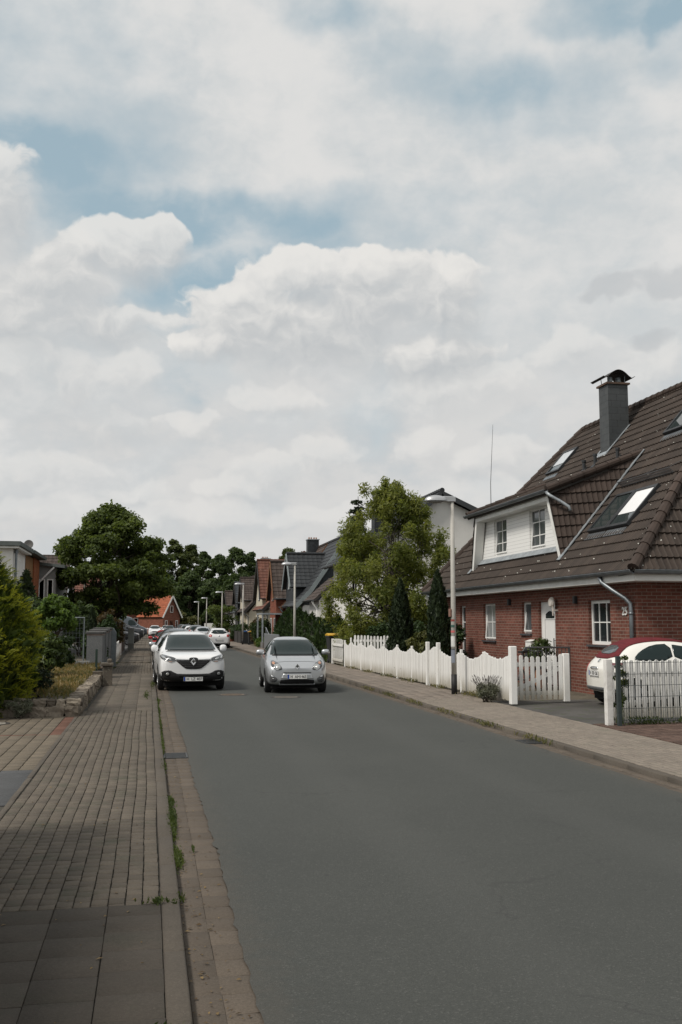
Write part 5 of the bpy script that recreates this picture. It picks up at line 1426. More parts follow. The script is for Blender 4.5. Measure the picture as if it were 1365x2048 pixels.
def shell_clumps(c, r, n, rng, clump, inner=.35, zmin=-1.):
    out, rad_ = [], []
    while len(out) < n:
        d = Vector((rng.gauss(0, 1), rng.gauss(0, 1), rng.gauss(0, 1))).normalized()
        if d.z < zmin: continue
        t = inner + (1 - inner) * rng.random() ** .6
        k = clump * (.7 + .6 * rng.random())
        out.append((c[0] + d.x * (r[0] - k * .6) * t, c[1] + d.y * (r[1] - k * .6) * t, c[2] + d.z * (r[2] - k * .6) * t)); rad_.append(k)
    return out, rad_


def tree(name, x, y, z, label, centres, radii, n, size, lm, seed, trunk_h, r0=.16, bk=None, limbs=14, cat='tree', group=None, aspect=1.5, droop=0., squash=.75, twist=.08, shell=.4):
    rng = random.Random(seed)
    T = empty(name, (x, y, z), 0, label, cat, group)
    lc = [(a - x, b_ - y, c - z) for a, b_, c in centres]
    link('crown', leaves_mesh('crown', lc, radii, n, size, seed, squash=squash, aspect=aspect, droop=droop, shell=shell), lm, T)
    mb = MB(); top = Vector((sum(c[0] for c in lc) / len(lc), sum(c[1] for c in lc) / len(lc), trunk_h))
    pts = branch(mb, (0, 0, -.1), top, r0, r0 * .55, rng, 6, .03, 9)
    for i in range(limbs):
        c = Vector(lc[rng.randrange(len(lc))]); s = pts[rng.randrange(2, len(pts))]
        b_ = branch(mb, s, c, r0 * .42, r0 * .06, rng, 5, twist, 5)
        for k in range(2):
            d = Vector(lc[rng.randrange(len(lc))])
            if (d - c).length < max(radii) * 4: branch(mb, b_[3], d, r0 * .16, r0 * .04, rng, 4, twist, 4)
    mb.build('trunk', bk or bark, T, smooth=True)
    return T


def bush(name, x, y, z, r, label, n, size, lm, seed, clumps=26, clump=.35, aspect=1.7, squash=.85, cat='shrub', group=None, droop=0., inner=.55, stems=7, lean=.5):
    rng = random.Random(seed); T = empty(name, (x, y, z), 0, label, cat, group)
    rm = min(r[0], r[1], r[2]) if not isinstance(r, (int, float)) else r
    c, rd = shell_clumps((0, 0, r[2]), r, clumps, rng, clump * rm, inner, -.85)
    link('foliage', leaves_mesh('foliage', c, rd, n, size, seed, squash=squash, aspect=aspect, droop=droop, lean=lean), lm, T)
    mb = MB()
    for k in range(stems):
        q = Vector(c[rng.randrange(len(c))]); branch(mb, (rng.gauss(0, .05), rng.gauss(0, .05), -.05), q, .03 * rm + .008, .006, rng, 4, .08, 5)
    mb.build('stem', bark, T)
    return T


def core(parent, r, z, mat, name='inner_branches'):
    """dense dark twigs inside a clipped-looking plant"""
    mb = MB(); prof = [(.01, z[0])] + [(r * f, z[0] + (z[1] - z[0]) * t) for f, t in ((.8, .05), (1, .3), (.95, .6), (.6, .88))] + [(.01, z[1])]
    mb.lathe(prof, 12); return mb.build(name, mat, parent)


def cone_conifer(name, x, y, z, h, r, label, n, size, lm, seed, cat='conifer', group=None, aspect=2.6, pw=.6, belly=.3, tip=.02, up=.6, cor=True, fluff=.08):
    """close-grown conifer: sprays pointing outwards and up, r(t) widest at belly"""
    g = np.random.default_rng(seed); T = empty(name, (x, y, z), 0, label, cat, group)
    def prof(t): return np.where(t < belly, .72 + .28 * np.sin(np.clip(t / belly, 0, 1) * pi / 2), np.clip(1 - ((t - belly) / (1 - belly)) ** (1 / pw) , 0, 1)) * r + tip
    t = g.random(n * 2) ** 1.15; keep = g.random(n * 2) < (prof(t) / (r + tip)) ** .8 + .05; t = t[keep][:n]; m = len(t)
    an = g.random(m) * 2 * pi
    lump = 1 + fluff * (np.sin(an * 5 + t * 17 + seed) + np.sin(an * 9 - t * 31) * .7 + np.sin(an * 3 + t * 41) * .6)
    R_ = prof(t) * lump * (1 - .30 * g.random(m) ** 2)
    P = np.stack([np.cos(an) * R_, np.sin(an) * R_, t * h], 1)
    out = np.stack([np.cos(an), np.sin(an), np.zeros(m)], 1)
    ax = out * (1 - up) + np.array([0, 0, up]) + g.normal(size=(m, 3)) * .28; ax /= np.linalg.norm(ax, axis=1)[:, None]
    sd = np.cross(ax, out + g.normal(size=(m, 3)) * .5); sd /= np.linalg.norm(sd, axis=1)[:, None]
    s = size * (.6 + .8 * g.random(m)); Lh, Wd = (s * aspect * .5)[:, None], (s * .5)[:, None]
    nr = np.cross(ax, sd) * (s * .15)[:, None]
    V = np.stack([P - ax * Lh, P + sd * Wd + nr, P + ax * Lh, P - sd * Wd + nr], 1).reshape(-1, 3)
    F = np.arange(m * 4).reshape(m, 4); F = np.concatenate([F[:, [0, 1, 2]], F[:, [0, 2, 3]]])
    tone = np.clip(.5 + .22 * np.sin(an * 4 + t * 23 + seed) + g.normal(size=m) * .22, .02, .98)
    uv = np.repeat(tone, 3); uv = np.concatenate([uv, uv])
    link('foliage', fast_mesh('foliage', V, F, np.stack([uv, uv * 0 + .5], 1)), lm, T)
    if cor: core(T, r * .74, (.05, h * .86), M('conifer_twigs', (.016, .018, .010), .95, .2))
    return T


# big dark maple on the left
rng = random.Random(4)
c, rd = [], []
for k in range(150):
    t = rng.random(); an = rng.random() * 2 * pi
    zz = 2.6 + 6.5 * t
    R_ = 3.6 * (math.sin(min(1, (t + .20) / .55) * pi / 2) if t < .35 else math.cos((t - .35) / .65 * pi / 2) ** .75)
    q = R_ * (.2 + .85 * rng.random() ** .5)
    c.append((-2.55 + math.cos(an) * q + .25 * (1 - t), 66 + math.sin(an) * q, zz)); rd.append(.42 + .45 * rng.random())
tree('maple_tree', -2.9, 66, .05, 'big dark green maple standing alone left of the street', c, rd, 48000, .15, L_maple, 41, 5.6, .20, bark, 34, twist=.06, squash=.66, shell=.3)

# light green willow on the right
rng = random.Random(9); c, rd = [], []
for k in range(230):
    t = rng.random() ** 1.05; an = rng.random() * 2 * pi
    zz = .95 + 6.6 * t
    R_ = 2.62 * (.72 + .28 * math.sin(min(1, t / .3) * pi / 2)) * (1 if t < .45 else max(.14, 1 - ((t - .45) / .58) ** 2.1))
    q = R_ * (.30 + .70 * rng.random() ** .6)
    c.append((10.12 + math.cos(an) * q - .45 * (1 - t) + .22, 41.5 + math.sin(an) * q, zz)); rd.append(.22 + .30 * rng.random())
for k in range(22):                           # loose upright shoots on top
    an = rng.random() * 2 * pi; q = .95 * rng.random(); c.append((9.95 + math.cos(an) * q, 41.5 + math.sin(an) * q, 6.9 + rng.random() * (1.25 - .6 * q))); rd.append(.16 + .16 * rng.random())
tree('willow_tree', 10.0, 41.5, .05, 'light yellow green corkscrew willow towering behind the wavy white fence', c, rd, 64000, .052, L_birch, 43, 4.5, .11, bark_grey, 70, aspect=3.4, droop=.3, twist=.13, squash=1.2, shell=.05)

# spruce behind the roofs
g = np.random.default_rng(5)
T = empty('spruce_tree', (15.2, 72, .05), 0, 'dark spruce with open tiers of branches rising behind the roofs', 'tree')
mb = MB(); mb.tube([(0, 0, 0), (0, 0, 11.2)], [.2, .02], 8)
P, lvl = [], 0
rng = random.Random(17); zz = 3.0
while zz < 11.1:
    R_ = 2.9 * (1 - (zz - 3) / 8.3) ** .8 + .15
    for k in range(5):
        an = rng.random() * 2 * pi; L = R_ * (.45 + .65 * rng.random()); tip = Vector((math.cos(an) * L, math.sin(an) * L, zz - L * (.28 * rng.random() + .02) + L * L * .04))
        mb.tube([(0, 0, zz), tip], [.03, .008], 4)
        for q in range(int(46 * L)): s = rng.random() ** .7; b_ = Vector((0, 0, zz)).lerp(tip, s); P.append((b_.x + rng.gauss(0, .13), b_.y + rng.gauss(0, .13), b_.z - abs(rng.gauss(0, .14))))
    zz += .26 + .3 * rng.random()
mb.build('trunk', bark, T)
link('crown', leaves_mesh('crown', P, [.10] * len(P), len(P) * 2, .10, 6, aspect=2.4, droop=.3), L_dark, T)

# woods closing the street: every tree its own
specs = [(1.5, 205, 16.4, 3.6), (5.0, 212, 19.6, 3.9), (8.6, 216, 19.0, 3.4), (11.2, 209, 16.9, 3.2), (13.6, 199, 15.6, 3.2), (17.2, 202, 17.2, 3.9), (20.6, 205, 16.6, 3.4), (23.6, 203, 15.0, 3.4),
         (28.5, 206, 17.4, 3.8), (32.5, 210, 17.0, 3.6), (36.5, 208, 15.4, 3.6), (-1.5, 188, 12.5, 3.4), (3.2, 184, 10.2, 3.0), (7.5, 186, 11.5, 3.2), (11.8, 187, 10.0, 3.2), (16.2, 188, 10.8, 3.4), (20.5, 190, 11.0, 3.4), (25.5, 192, 12.0, 3.6), (-12.5, 128, 8.9, 3.0), (-15.5, 132, 8.2, 2.6), (-8.5, 150, 8.5, 3.0), (-5.5, 112, 7.5, 3.2)]
kinds = [(.16, 'slender tall dark tree of the woods, upper branches open', 'olive'), (.30, '', '')]
where = ['at the left end of the woods beside the maple', 'highest crown of the woods, just right of the maple', 'twin tall crown beside the highest one of the woods', 'shorter crown filling the dip left of the broad pair',
         'rounded crown before the dip above the far lamps', 'broad crown above the third lamp', 'broad crown next to the cream gable', 'lower crown dipping behind the cream gable roof', 'crown peeping over the anthracite roof', 'crown behind the slate clad chimney', 'crown showing right of the slate clad chimney',
         'lower tree behind the orange roofed house', 'low dark tree right of the orange gable', 'low dark tree above the far parked cars', 'low dark tree behind the farthest lamp', 'low dark tree behind the fourth lamp', 'low dark tree at the end of the house row', 'low dark tree behind the last house',
         'dark tree behind the grey house on the left', 'small dark tree left of the red roofed house', 'dark tree between the red roof and the maple', 'dark tree directly behind the trunk of the maple']
for i, ((x, y, h, r), wh) in enumerate(zip(specs, where)):
    rng = random.Random(100 + i); c, rd = [], []
    for k in range(84):
        t = rng.random(); an = rng.random() * 2 * pi; zz = h * (.16 + .80 * t)
        R_ = r * (.75 + .25 * math.sin(t * pi)) * (1 if t < .6 else max(.15, 1 - ((t - .6) / .42) ** 1.5))
        q = R_ * (.35 + .65 * rng.random() ** .6); c.append((x + math.cos(an) * q, y + math.sin(an) * q, zz)); rd.append(r * (.17 + .15 * rng.random()))
    tree('woodland_tree', x, y, 0, wh[0].upper() + wh[1:] if False else wh, c, rd, 12500, .34 if y > 170 else .26, L_far2 if i in (1, 2, 8) else L_far, 200 + i, h * .55, .28, bark, 9, group='dark trees of the woods', squash=.7, shell=.35)
# understory at the end of the street
bush('shrub', 4.6, 172, 0, (1.9, 1.6, 2.4), 'yellow green tipped shrub right of the orange gable', 2600, .22, L_olive, 61, 30, .35)
bush('shrub', 7.3, 172, 0, (1.7, 1.5, 1.55), 'dome shaped olive green shrub before the far lamps', 2600, .20, L_olive, 62, 30, .3)
for i, (x, y, r, lb) in enumerate(((1.6, 176, (3, 2, 2.6), 'dark undergrowth shrub behind the orange roofed house'), (12.5, 176, (3.4, 2, 2.4), 'dark undergrowth shrub behind the farthest lamps'), (17.5, 176, (3.0, 2, 2.8), 'dark undergrowth shrub by the last house'))):
    bush('shrub', x, y, 0, r, lb, 3600, .30, L_far, 63 + i, 30, .4)
wl2 = MB().box(-3, 3, -.1, .1, 0, 1.7).build('white_wall', white_render, None); wl2.location = (11.6, 158, .05); tag(wl2, 'low white wall behind the farthest street lamps', 'wall')

# the dark thuja hedge on the right: separate pointed plants
for i, (y, h, r) in enumerate(((46.0, 2.15, .75), (48.6, 2.25, .8), (51.2, 2.05, .8), (53.6, 2.35, .8), (56.0, 2.42, .8), (58.3, 2.7, .75), (60.6, 2.62, .75), (63.0, 2.75, .75), (65.2, 2.5, .7))):
    cone_conifer('thuja', 8.75, y, .05, h, r, ['thuja nearest the yellow lidded bin in the dark hedge', 'second thuja of the dark hedge from the yellow lidded bin', 'lowest thuja in the dark hedge', 'blunt thuja of the dark hedge behind the silver car windscreen', 'middle thuja of the dark hedge', 'tallest tipped thuja right of the second lamp', 'thuja directly behind the second street lamp', 'pointed thuja just left of the second lamp', 'end thuja of the dark hedge beside the steel porch'][i],
                 2600, .085, L_thuja, 300 + i, group='pointed thujas of the dark hedge', belly=.35, pw=.7, fluff=.12)
cone_conifer('columnar_yew', 9.0, 30.4, .04, 3.48, .31, 'dark narrow columnar conifer right beside the nearest lamp pole', 6000, .060, L_dark, 321, belly=.35, pw=.35, up=.75, fluff=.10)
cone_conifer('columnar_yew', 8.95, 35.0, .04, 3.40, .40, 'dark columnar conifer in front of the willow, behind the wavy fence', 6000, .060, L_dark, 322, belly=.3, pw=.45, up=.75, fluff=.12)
cone_conifer('columnar_yew', -2.72, 50.0, .05, 2.55, .24, 'slim dark columnar yew left of the reddish bush', 2600, .07, L_dark, 323, belly=.35, pw=.4, up=.85)
cone_conifer('dark_conifer', -5.6, 47.5, .05, 4.15, 1.05, 'dark conifer in front of the ochre and grey houses', 6500, .12, L_dark, 324, belly=.22, pw=.8, fluff=.14)
T = cone_conifer('golden_conifer', -3.62, 20.75,   .04, 3.80, 1.32, 'big golden yellow green conifer at the left edge beside the stone wall', 15000, .05, leaf_mat('leaf_gold_inner', [(0.026, 0.049, 0.010), (0.052, 0.085, 0.014), (0.091, 0.117, 0.018)], .25), 325, belly=.34, pw=.62, aspect=4.4, up=.5, fluff=.085)
g = np.random.default_rng(326); nf, nl = 3000, 24           # feathery fans of young shoots over the older green
t = g.random(nf * 3) ** 1.1; pr = np.where(t < .34, .72 + .28 * np.sin(np.clip(t / .34, 0, 1) * pi / 2), np.clip(1 - ((t - .34) / .66) ** (1 / .62), 0, 1)); k = g.random(nf * 3) < pr + .08; t, pr = t[k][:nf], pr[k][:nf]; nf = len(t)
an = g.random(nf) * 2 * pi; lump = 1 + .085 * (np.sin(an * 5 + t * 17) + .7 * np.sin(an * 9 - t * 31))
P = np.stack([np.cos(an) * pr * 1.30 * lump, np.sin(an) * pr * 1.30 * lump, t * 3.68], 1)
out = np.stack([np.cos(an), np.sin(an), np.zeros(nf)], 1)
ax = out * .62 + np.array([0, 0, .55]) + g.normal(size=(nf, 3)) * .30; ax /= np.linalg.norm(ax, axis=1)[:, None]
sd = np.cross(ax, out + g.normal(size=(nf, 3)) * .6); sd /= np.linalg.norm(sd, axis=1)[:, None]
FL = (.15 + .20 * g.random(nf))[:, None, None]; s_ = np.linspace(.05, 1, nl)[None, :, None]; sgn = np.where(np.arange(nl) % 2 == 0, 1., -1.)[None, :, None]
la = ax[:, None] * .75 + sd[:, None] * sgn * .62 + g.normal(size=(nf, nl, 3)) * .12; la /= np.linalg.norm(la, axis=2)[:, :, None]
ll = FL * (.34 * (1.05 - s_ * .75)); b0 = P[:, None] + ax[:, None] * FL * s_ - np.array([0, 0, 1]) * (FL * s_ ** 2 * .16)
wv = np.cross(la, ax[:, None] + g.normal(size=(nf, nl, 3)) * .5); wv /= np.linalg.norm(wv, axis=2)[:, :, None]; wv = wv * .0070
V = np.stack([b0, b0 + la * ll * .5 + wv, b0 + la * ll, b0 + la * ll * .5 - wv], 2).reshape(-1, 3); F = np.arange(len(V)).reshape(-1, 4)
tone = np.clip(.42 + .30 * np.sin(an * 4 + t * 15)[:, None] + .22 * s_[..., 0] + g.normal(size=(nf, 1)) * .20, .02, .98).reshape(-1)
uv = np.repeat(tone, 4); link('young_shoots', fast_mesh('young_shoots', V, F, np.stack([uv, uv * 0 + .5], 1)), L_gold, T)

# shrubs on the right
bush('rhododendron', 8.62, 30.9, .04, (.62, .62, .80), 'rounded olive green rhododendron behind the wavy white fence', 3600, .055, L_olive, 331, 40, .3, 2.4)
for i, (x, y, r, lb) in enumerate(((9.6, 36.6, (.95, .9, 1.05), 'dark evergreen shrub between the two columnar conifers'), (9.3, 39.2, (.9, .9, .95), 'dark shrub under the willow next to the inner picket fence'), (10.2, 33.4, (.7, .8, 1.15), 'dark shrub by the far corner of the brick house'))):
    bush('shrub', x, y, .04, r, lb, 4200, .075, L_thuja, 341 + i, 36, .32)
bush('round_shrub', 8.35, 74.5, .05, (1.0, .95, 1.08), 'dark ball shaped shrub in front of the cream house', 4200, .085, L_thuja, 351, 46, .3)
bush('shrub', 8.5, 79.5, .05, (.8, .9, 1.25), 'reddish leaved shrub behind the dark ball shaped shrub', 2400, .09, L_red, 352, 30, .35)
bush('shrub', 8.1, 70.6, .05, (.7, 1.4, .42), 'low green border shrubs between the ball shaped shrub and the balustrade', 2600, .07, L_ivy, 353, 30, .5)
bush('shrub', 8.4, 92.5, .05, (1.25, 1.4, .88), 'wide clipped dark shrub above the brick pillar', 3600, .10, L_thuja, 354, 36, .34)
tree('small_tree', 8.0, 109, .05, 'small loose green tree beside the fourth street lamp', [(8.0 + random.Random(k).gauss(0, .75), 109 + random.Random(k + 50).gauss(0, .75), 1.1 + 2.4 * random.Random(k + 99).random()) for k in range(30)], [.5] * 30, 4200, .13, L_maple, 355, 2.0, .07, bark, 12)
bush('lavender', 7.62, 21.85, .055, (.27, .27, .24), 'grey green lavender bush at the foot of the white fence by the gate', 2200, .014, L_lav, 361, 26, .4, 6., lean=.9)
mb = MB(); rng = random.Random(2); lv = [o for o in COL.objects if o.name == 'lavender'][0]
fl = []
for k in range(110):
    an = rng.random() * 2 * pi; q = .26 * rng.random() ** .5; h_ = .40 + .18 * rng.random(); p = Vector((math.cos(an) * q * .8, math.sin(an) * q * .8, .3)); t_ = Vector((math.cos(an) * q * 1.35, math.sin(an) * q * 1.35, h_)); mb.tube([p, t_], .0022, 4); mb.tube([t_, t_ + (t_ - p).normalized() * .05], [.0075, .003], 5)
mb.build('flower_spikes', M('lavender_spike', (.135, .125, .12), .9, .3), lv)
# oleander in a pot by the door
ol = bush('oleander', 10.72, 26.35, .55, (.42, .42, .50), 'oleander with white flowers in front of the white front door', 700, .042, L_rhodo, 371, 24, .4, 4.2)
mb = MB(); mb.lathe([(.02, -.50), (.17, -.50), (.23, .02), (.20, .02), (.02, -.02)], 18); mb.build('pot', M('clay_pot', ()), ol)
rng = random.Random(6); mb = MB()
for k in range(16):
    p = Vector((-.25 + rng.gauss(0, .16), -.2 + rng.gauss(0, .12), .45 + rng.gauss(0, .14)))
    mb.lathe([(.005, 0), (.024, .008), (.012, .02)], 6, Matrix.Translation(p))
mb.build('white_flowers', M('petal_white', (.75, .75, .70), .7, .05), ol)

# shrubs on the left
bush('rhododendron', -2.62, 27.4, .30, (.56, .62, .66), 'dark leathery rhododendron in front of the steel trellis', 5200, .060, L_rhodo, 381, 44, .32, 2.3)
iv = bush('round_leafy_shrub', -2.95, 33.6, 1.45, (.80, .75, .66), 'dome of bright green leaves like an umbrella behind the trellis', 5200, .080, L_ivy, 382, 44, .32, 1.5, droop=.5, squash=.7)
bush('shrub', -3.0, 34.6, .1, (.62, .6, .75), 'dark undergrowth shrub below the leafy dome', 2600, .08, L_thuja, 383, 30, .4)
bush('shrub', -2.05, 39.5, .05, (.52, .6, .80), 'dark shrub behind the pebble dashed wall', 2600, .075, L_thuja, 384, 30, .4)
bush('shrub', -2.0, 53.0, .05, (.78, .75, 1.28), 'rounded reddish brown shrub behind the dark holly', 3600, .085, L_red, 385, 36, .34)
bush('holly_bush', -1.85, 47.6, .05, (.52, .55, 1.08), 'dark glossy holly bush leaning over the white picket fence', 3400, .07, L_thuja, 386, 36, .36)
bush('shrub', -3.6, 56, .05, (1.1, 1.0, 1.5), 'dark shrub left of the columnar yew', 3200, .12, L_far, 387, 36, .36)
bush('shrub', -3.3, 60.5, .05, (1.3, 1.2, 1.15), 'dark shrub at the foot of the maple', 3200, .12, L_far, 388, 36, .36)
bush('shrub', -4.6, 40.0, .05, (1.1, 1.0, 1.45), 'dark shrub left behind the steel trellis', 3600, .10, L_far, 389, 36, .36)
bush('heather', -2.30, 22.0, .32, (.42, .45, .30), 'dark green heather mound in the stone walled bed', 2600, .022, L_dark, 391, 30, .35, 4.)
bush('juniper', -2.75, 23.6, .30, (.62, .55, .30), 'spreading olive green juniper in the stone walled bed', 3000, .026, L_olive, 392, 30, .35, 4.)
bush('lavender', -2.42, 20.05, .06, (.30, .22, .20), 'low grey leaved lavender at the left end of the stone wall', 1400, .016, L_lav, 393, 24, .35, 5., lean=.9)

# earth mound and dry ground cover in the bed
bm_ = MB(); bm_.slab([(-4.6, 20.7, .29), (-1.48, 20.5, .29), (-1.48, 29.3, .34), (-1.8, 36.1, .36), (-5, 36.1, .40)], .3); bm_.build('garden_bed', soil, None, 'structure')
g = np.random.default_rng(8)


def carpet(name, n, area, size, lm, hh=.10, aspect=3., seed=1, label=None, patch=2., thr=-.2):
    """low plants spread over a patch of ground"""
    g = np.random.default_rng(seed); P = area(g, n)
    s_ = np.sin(P[:, 0] * patch * 1.3 + 1) + np.sin(P[:, 1] * patch + .5) + g.normal(size=len(P)) * .6; P = P[s_ > thr]; m = len(P)
    ax = g.normal(size=(m, 3)) * .42 + np.array([0, 0, .9]); ax /= np.linalg.norm(ax, axis=1)[:, None]
    sd = np.cross(ax, g.normal(size=(m, 3))); sd /= np.linalg.norm(sd, axis=1)[:, None]
    s = size * (.5 + g.random(m)); L_, Wd = (s * aspect * .5)[:, None], (s * .5)[:, None]
    c = P + np.array([0, 0, 1]) * (g.random(m) * hh)[:, None]
    V = np.stack([c - ax * L_, c + sd * Wd, c + ax * L_, c - sd * Wd], 1).reshape(-1, 3); F = np.arange(m * 4).reshape(m, 4)
    uv = np.repeat(np.clip(g.normal(size=m) * .25 + .5 + .2 * np.sin(P[:, 1] * 1.7), .02, .98), 4)
    o = link(name, fast_mesh(name, V, F, np.stack([uv, uv * 0], 1)), lm, None, 'stuff'); tag(o, label, 'plants')
    return o


carpet('sedum_carpet', 15000, lambda g, n: np.stack([-1.55 - 2.4 * g.random(n), 21.2 + 13.5 * g.random(n), .33 + .04 * g.random(n)], 1), .030, L_dry, .16, 3.2, 31, 'dry brown and olive ground cover in the stone walled bed', thr=-.9)
carpet('bed_grass', 4000, lambda g, n: np.stack([-1.6 - 2.2 * g.random(n), 20.7 + 10 * g.random(n), .33 + 0 * g.random(n)], 1), .022, L_grass, .12, 5., 32, 'tufts of grass among the ground cover', 3.1, .5)


def kerb_weeds(g, n):
    spots = np.array([(.215, 6.98, .05, .10), (.245, 8.10, .038, .26), (.240, 9.6, .034, .62), (.24, 10.6, .04, .25), (.22, 13.2, .03, .5), (.235, 16.0, .022, 1.3), (.235, 18.5, .022, 1.2), (.235, 21.5, .024, 1.0), (.12, 4.66, .06, .05), (.10, 6.76, .10, .03), (.22, 6.05, .012, .05), (.395, 8.4, .010, .03), (.22, 23.8, .06, .9), (-.02, 25.5, .06, 1.2), (.16, 30, .06, 1.6)])
    w = np.array([.12, 1.3, 2.8, .7, .5, 1.9, 1.6, 1.4, .14, .10, .03, .03, .9, .35, .4]); k = g.choice(len(spots), n, p=w / w.sum()); s = spots[k]
    return np.stack([s[:, 0] + g.normal(size=n) * s[:, 2] * .6, s[:, 1] + g.normal(size=n) * s[:, 3] * .55, np.where(s[:, 0] + 0 < .2, .051, .01) + 0 * s[:, 0]], 1)


carpet('kerb_weeds', 8500, kerb_weeds, .0125, L_weed, .035, 2.6, 33, 'green weeds growing between left kerb and gutter', 1., -9)
carpet('fence_weeds', 5200, lambda g, n: np.stack([7.72 + .10 * g.normal(size=n) + .02, 21.6 + 18.2 * g.random(n), .09 + 0 * g.random(n)], 1), .014, L_grass, .10, 5., 34, 'grass and weeds along the foot of the white fence', 2.2, -.1)
carpet('gutter_weeds', 1500, lambda g, n: np.stack([6.0 + .04 * g.normal(size=n), 14.2 + 14 * g.random(n), .03 + 0 * g.random(n)], 1), .018, L_grass, .06, 3.5, 35, 'weed tufts along the right kerb', 2.6, .9)
carpet('gate_weeds', 900, lambda g, n: np.stack([8.1 + 2.4 * g.random(n), 16.55 + .25 * g.random(n), .06 + 0 * g.random(n)], 1), .026, L_weed, .12, 2.4, 36, 'weeds at the foot of the picket gate behind the mesh fence', 5., .4)
carpet('border_plants', 2600, lambda g, n: np.stack([7.95 + .5 * g.random(n), 66.5 + 12 * g.random(n), .1 + 0 * g.random(n)], 1), .06, L_grass, .5, 4., 37, 'pale grasses in the border beside the third lamp', 1.1, .2)
carpet('front_garden_growth', 5200, lambda g, n: np.stack([8.0 + 1.0 * g.random(n), 40.3 + 6 * g.random(n), .06 + 0 * g.random(n)], 1), .035, L_weed, .75, 5., 38, 'tall green growth beside the yellow lidded bin', 1.1, -1.)
carpet('pavement_moss', 2600, lambda g, n: np.stack([-1.36 + .05 * g.normal(size=n), 21.5 + 26 * g.random(n), .050 + 0 * g.random(n)], 1), .018, L_weed, .05, 3., 39, 'weeds along the inner edge of the left pavement', 1.4, .3)
lit = leaf_mat('leaf_litter', [(.06, .035, .016), (.14, .075, .03), (.22, .15, .06)], .1)
g = np.random.default_rng(55); n_ = 420
P = np.concatenate([np.stack([.25 + .28 * g.random(n_) ** 2, 4.6 + 22 * g.random(n_) ** 1.4, .008 + 0 * g.random(n_)], 1), np.stack([-1.2 + 1.25 * g.random(220), 4.6 + 20 * g.random(220), .056 + 0 * g.random(220)], 1), np.stack([5.6 + .4 * g.random(200), 11 + 22 * g.random(200), .012 + 0 * g.random(200)], 1)])
m = len(P); an = g.random(m) * 2 * pi; ax = np.stack([np.cos(an), np.sin(an), .12 * g.normal(size=m)], 1); sd = np.stack([-np.sin(an), np.cos(an), .15 * g.normal(size=m)], 1); s_ = (.008 + .014 * g.random(m) ** 2)[:, None]
V = np.stack([P - ax * s_, P + sd * s_ * .5 + (0, 0, .004), P + ax * s_, P - sd * s_ * .5 + (0, 0, .003)], 1).reshape(-1, 3); uv = np.repeat(g.random(m), 4)
tag(link('fallen_leaves', fast_mesh('fallen_leaves', V, np.arange(m * 4).reshape(m, 4), np.stack([uv, uv * 0], 1)), lit, None, 'stuff'), 'small dry leaves scattered along the gutters and pavement', 'leaves')
# yellow flowered stalk by the mesh fence
T = empty('flowering_weed', (8.30, 16.60, .05), 0, 'tall weed with yellow flowers climbing beside the green fence post', 'plant')
rng = random.Random(3); mb = MB(); tips = []
for k in range(5):
    q = Vector((.02 + rng.gauss(0, .08), rng.gauss(0, .03), .75 + .5 * rng.random())); p = branch(mb, (0, 0, 0), q, .006, .003, rng, 5, .05, 4); tips += p[2:]
mb.build('stem', M('weed_stem', (.06, .09, .03), .8), T)
link('foliage', leaves_mesh('foliage', [tuple(t) for t in tips], [.06] * len(tips), 240, .035, 4, aspect=2.6), L_weed, T)
mb = MB()
for t in tips[::2]: mb.lathe([(.003, 0), (.014, .006), (.004, .014)], 6, Matrix.Translation(t + Vector((rng.gauss(0, .02), rng.gauss(0, .02), .02))))
mb.build('flowers', M('flower_yellow', (.55, .38, .03), .7, .1), T)
# hedge added out of view left of the camera, to shade the near pavement
rng = random.Random(77); c = [(-.05 + rng.gauss(0, .12), k * .16, .3 + 1.8 * rng.random()) for k in range(86)]
T = empty('hedge', (-2.2, -5.2, .05), 0, 'unseen hedge added to shade the near left pavement', 'hedge')
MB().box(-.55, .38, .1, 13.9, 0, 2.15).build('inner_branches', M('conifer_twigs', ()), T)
link('foliage', leaves_mesh('foliage', c, [.55] * len(c), 6000, .10, 78), L_thuja, T)

# ================================================================== cars
def paint(name, c, metal=0., rough=.32, coat=.8):
    if name in MATS: return MATS[name]
    m, n, b = base_mat(name)
    oc = n.new('ShaderNodeTexCoord').outputs['Object']
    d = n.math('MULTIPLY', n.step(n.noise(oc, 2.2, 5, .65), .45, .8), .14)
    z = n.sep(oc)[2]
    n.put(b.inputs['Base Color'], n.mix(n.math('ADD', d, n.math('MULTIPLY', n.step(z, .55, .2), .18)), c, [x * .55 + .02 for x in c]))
    b.inputs['Metallic'].default_value = metal; b.inputs['Roughness'].default_value = rough
    b.inputs['Coat Weight'].default_value = coat; b.inputs['Coat Roughness'].default_value = .04
    MATS[name] = m
    return m


car_glass = glass_mat('car_glass', (.012, .022, .022), .02, .26)
car_black = M('car_black_plastic', (.014, .014, .015), .5, .1, 6, 60, .05)
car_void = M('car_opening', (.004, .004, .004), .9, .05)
chrome = M('chrome', (.62, .62, .62), .15, .03, 3, 20, 0, 1.)
rubber = M('tyre_rubber', (.016, .016, .016), .85, .1, 6, 40, .2)
alloy = M('alloy_rim', (.34, .35, .36), .35, .05, 3, 20, 0, .8)
lamp_glass = M('headlamp_glass', (.42, .43, .43), .12, .12, 14, 40, .05, .55, coat=1.)
lamp_dark = M('headlamp_dark', (.07, .072, .075), .15, .1, 8, 40, 0, .3, coat=1.)
tail_red = M('tail_lamp_red', (.32, .015, .015), .15, .08, 8, 30, 0, coat=1.)
amber = M('indicator_amber', (.42, .20, .11), .2, .05, 8, 30, 0, coat=1.)
plate_w = M('plate_white', (.70, .70, .68), .45, .03, 3, 20, 0)
plate_b = M('plate_blue', (.015, .055, .30), .45, .03, 3, 20, 0)
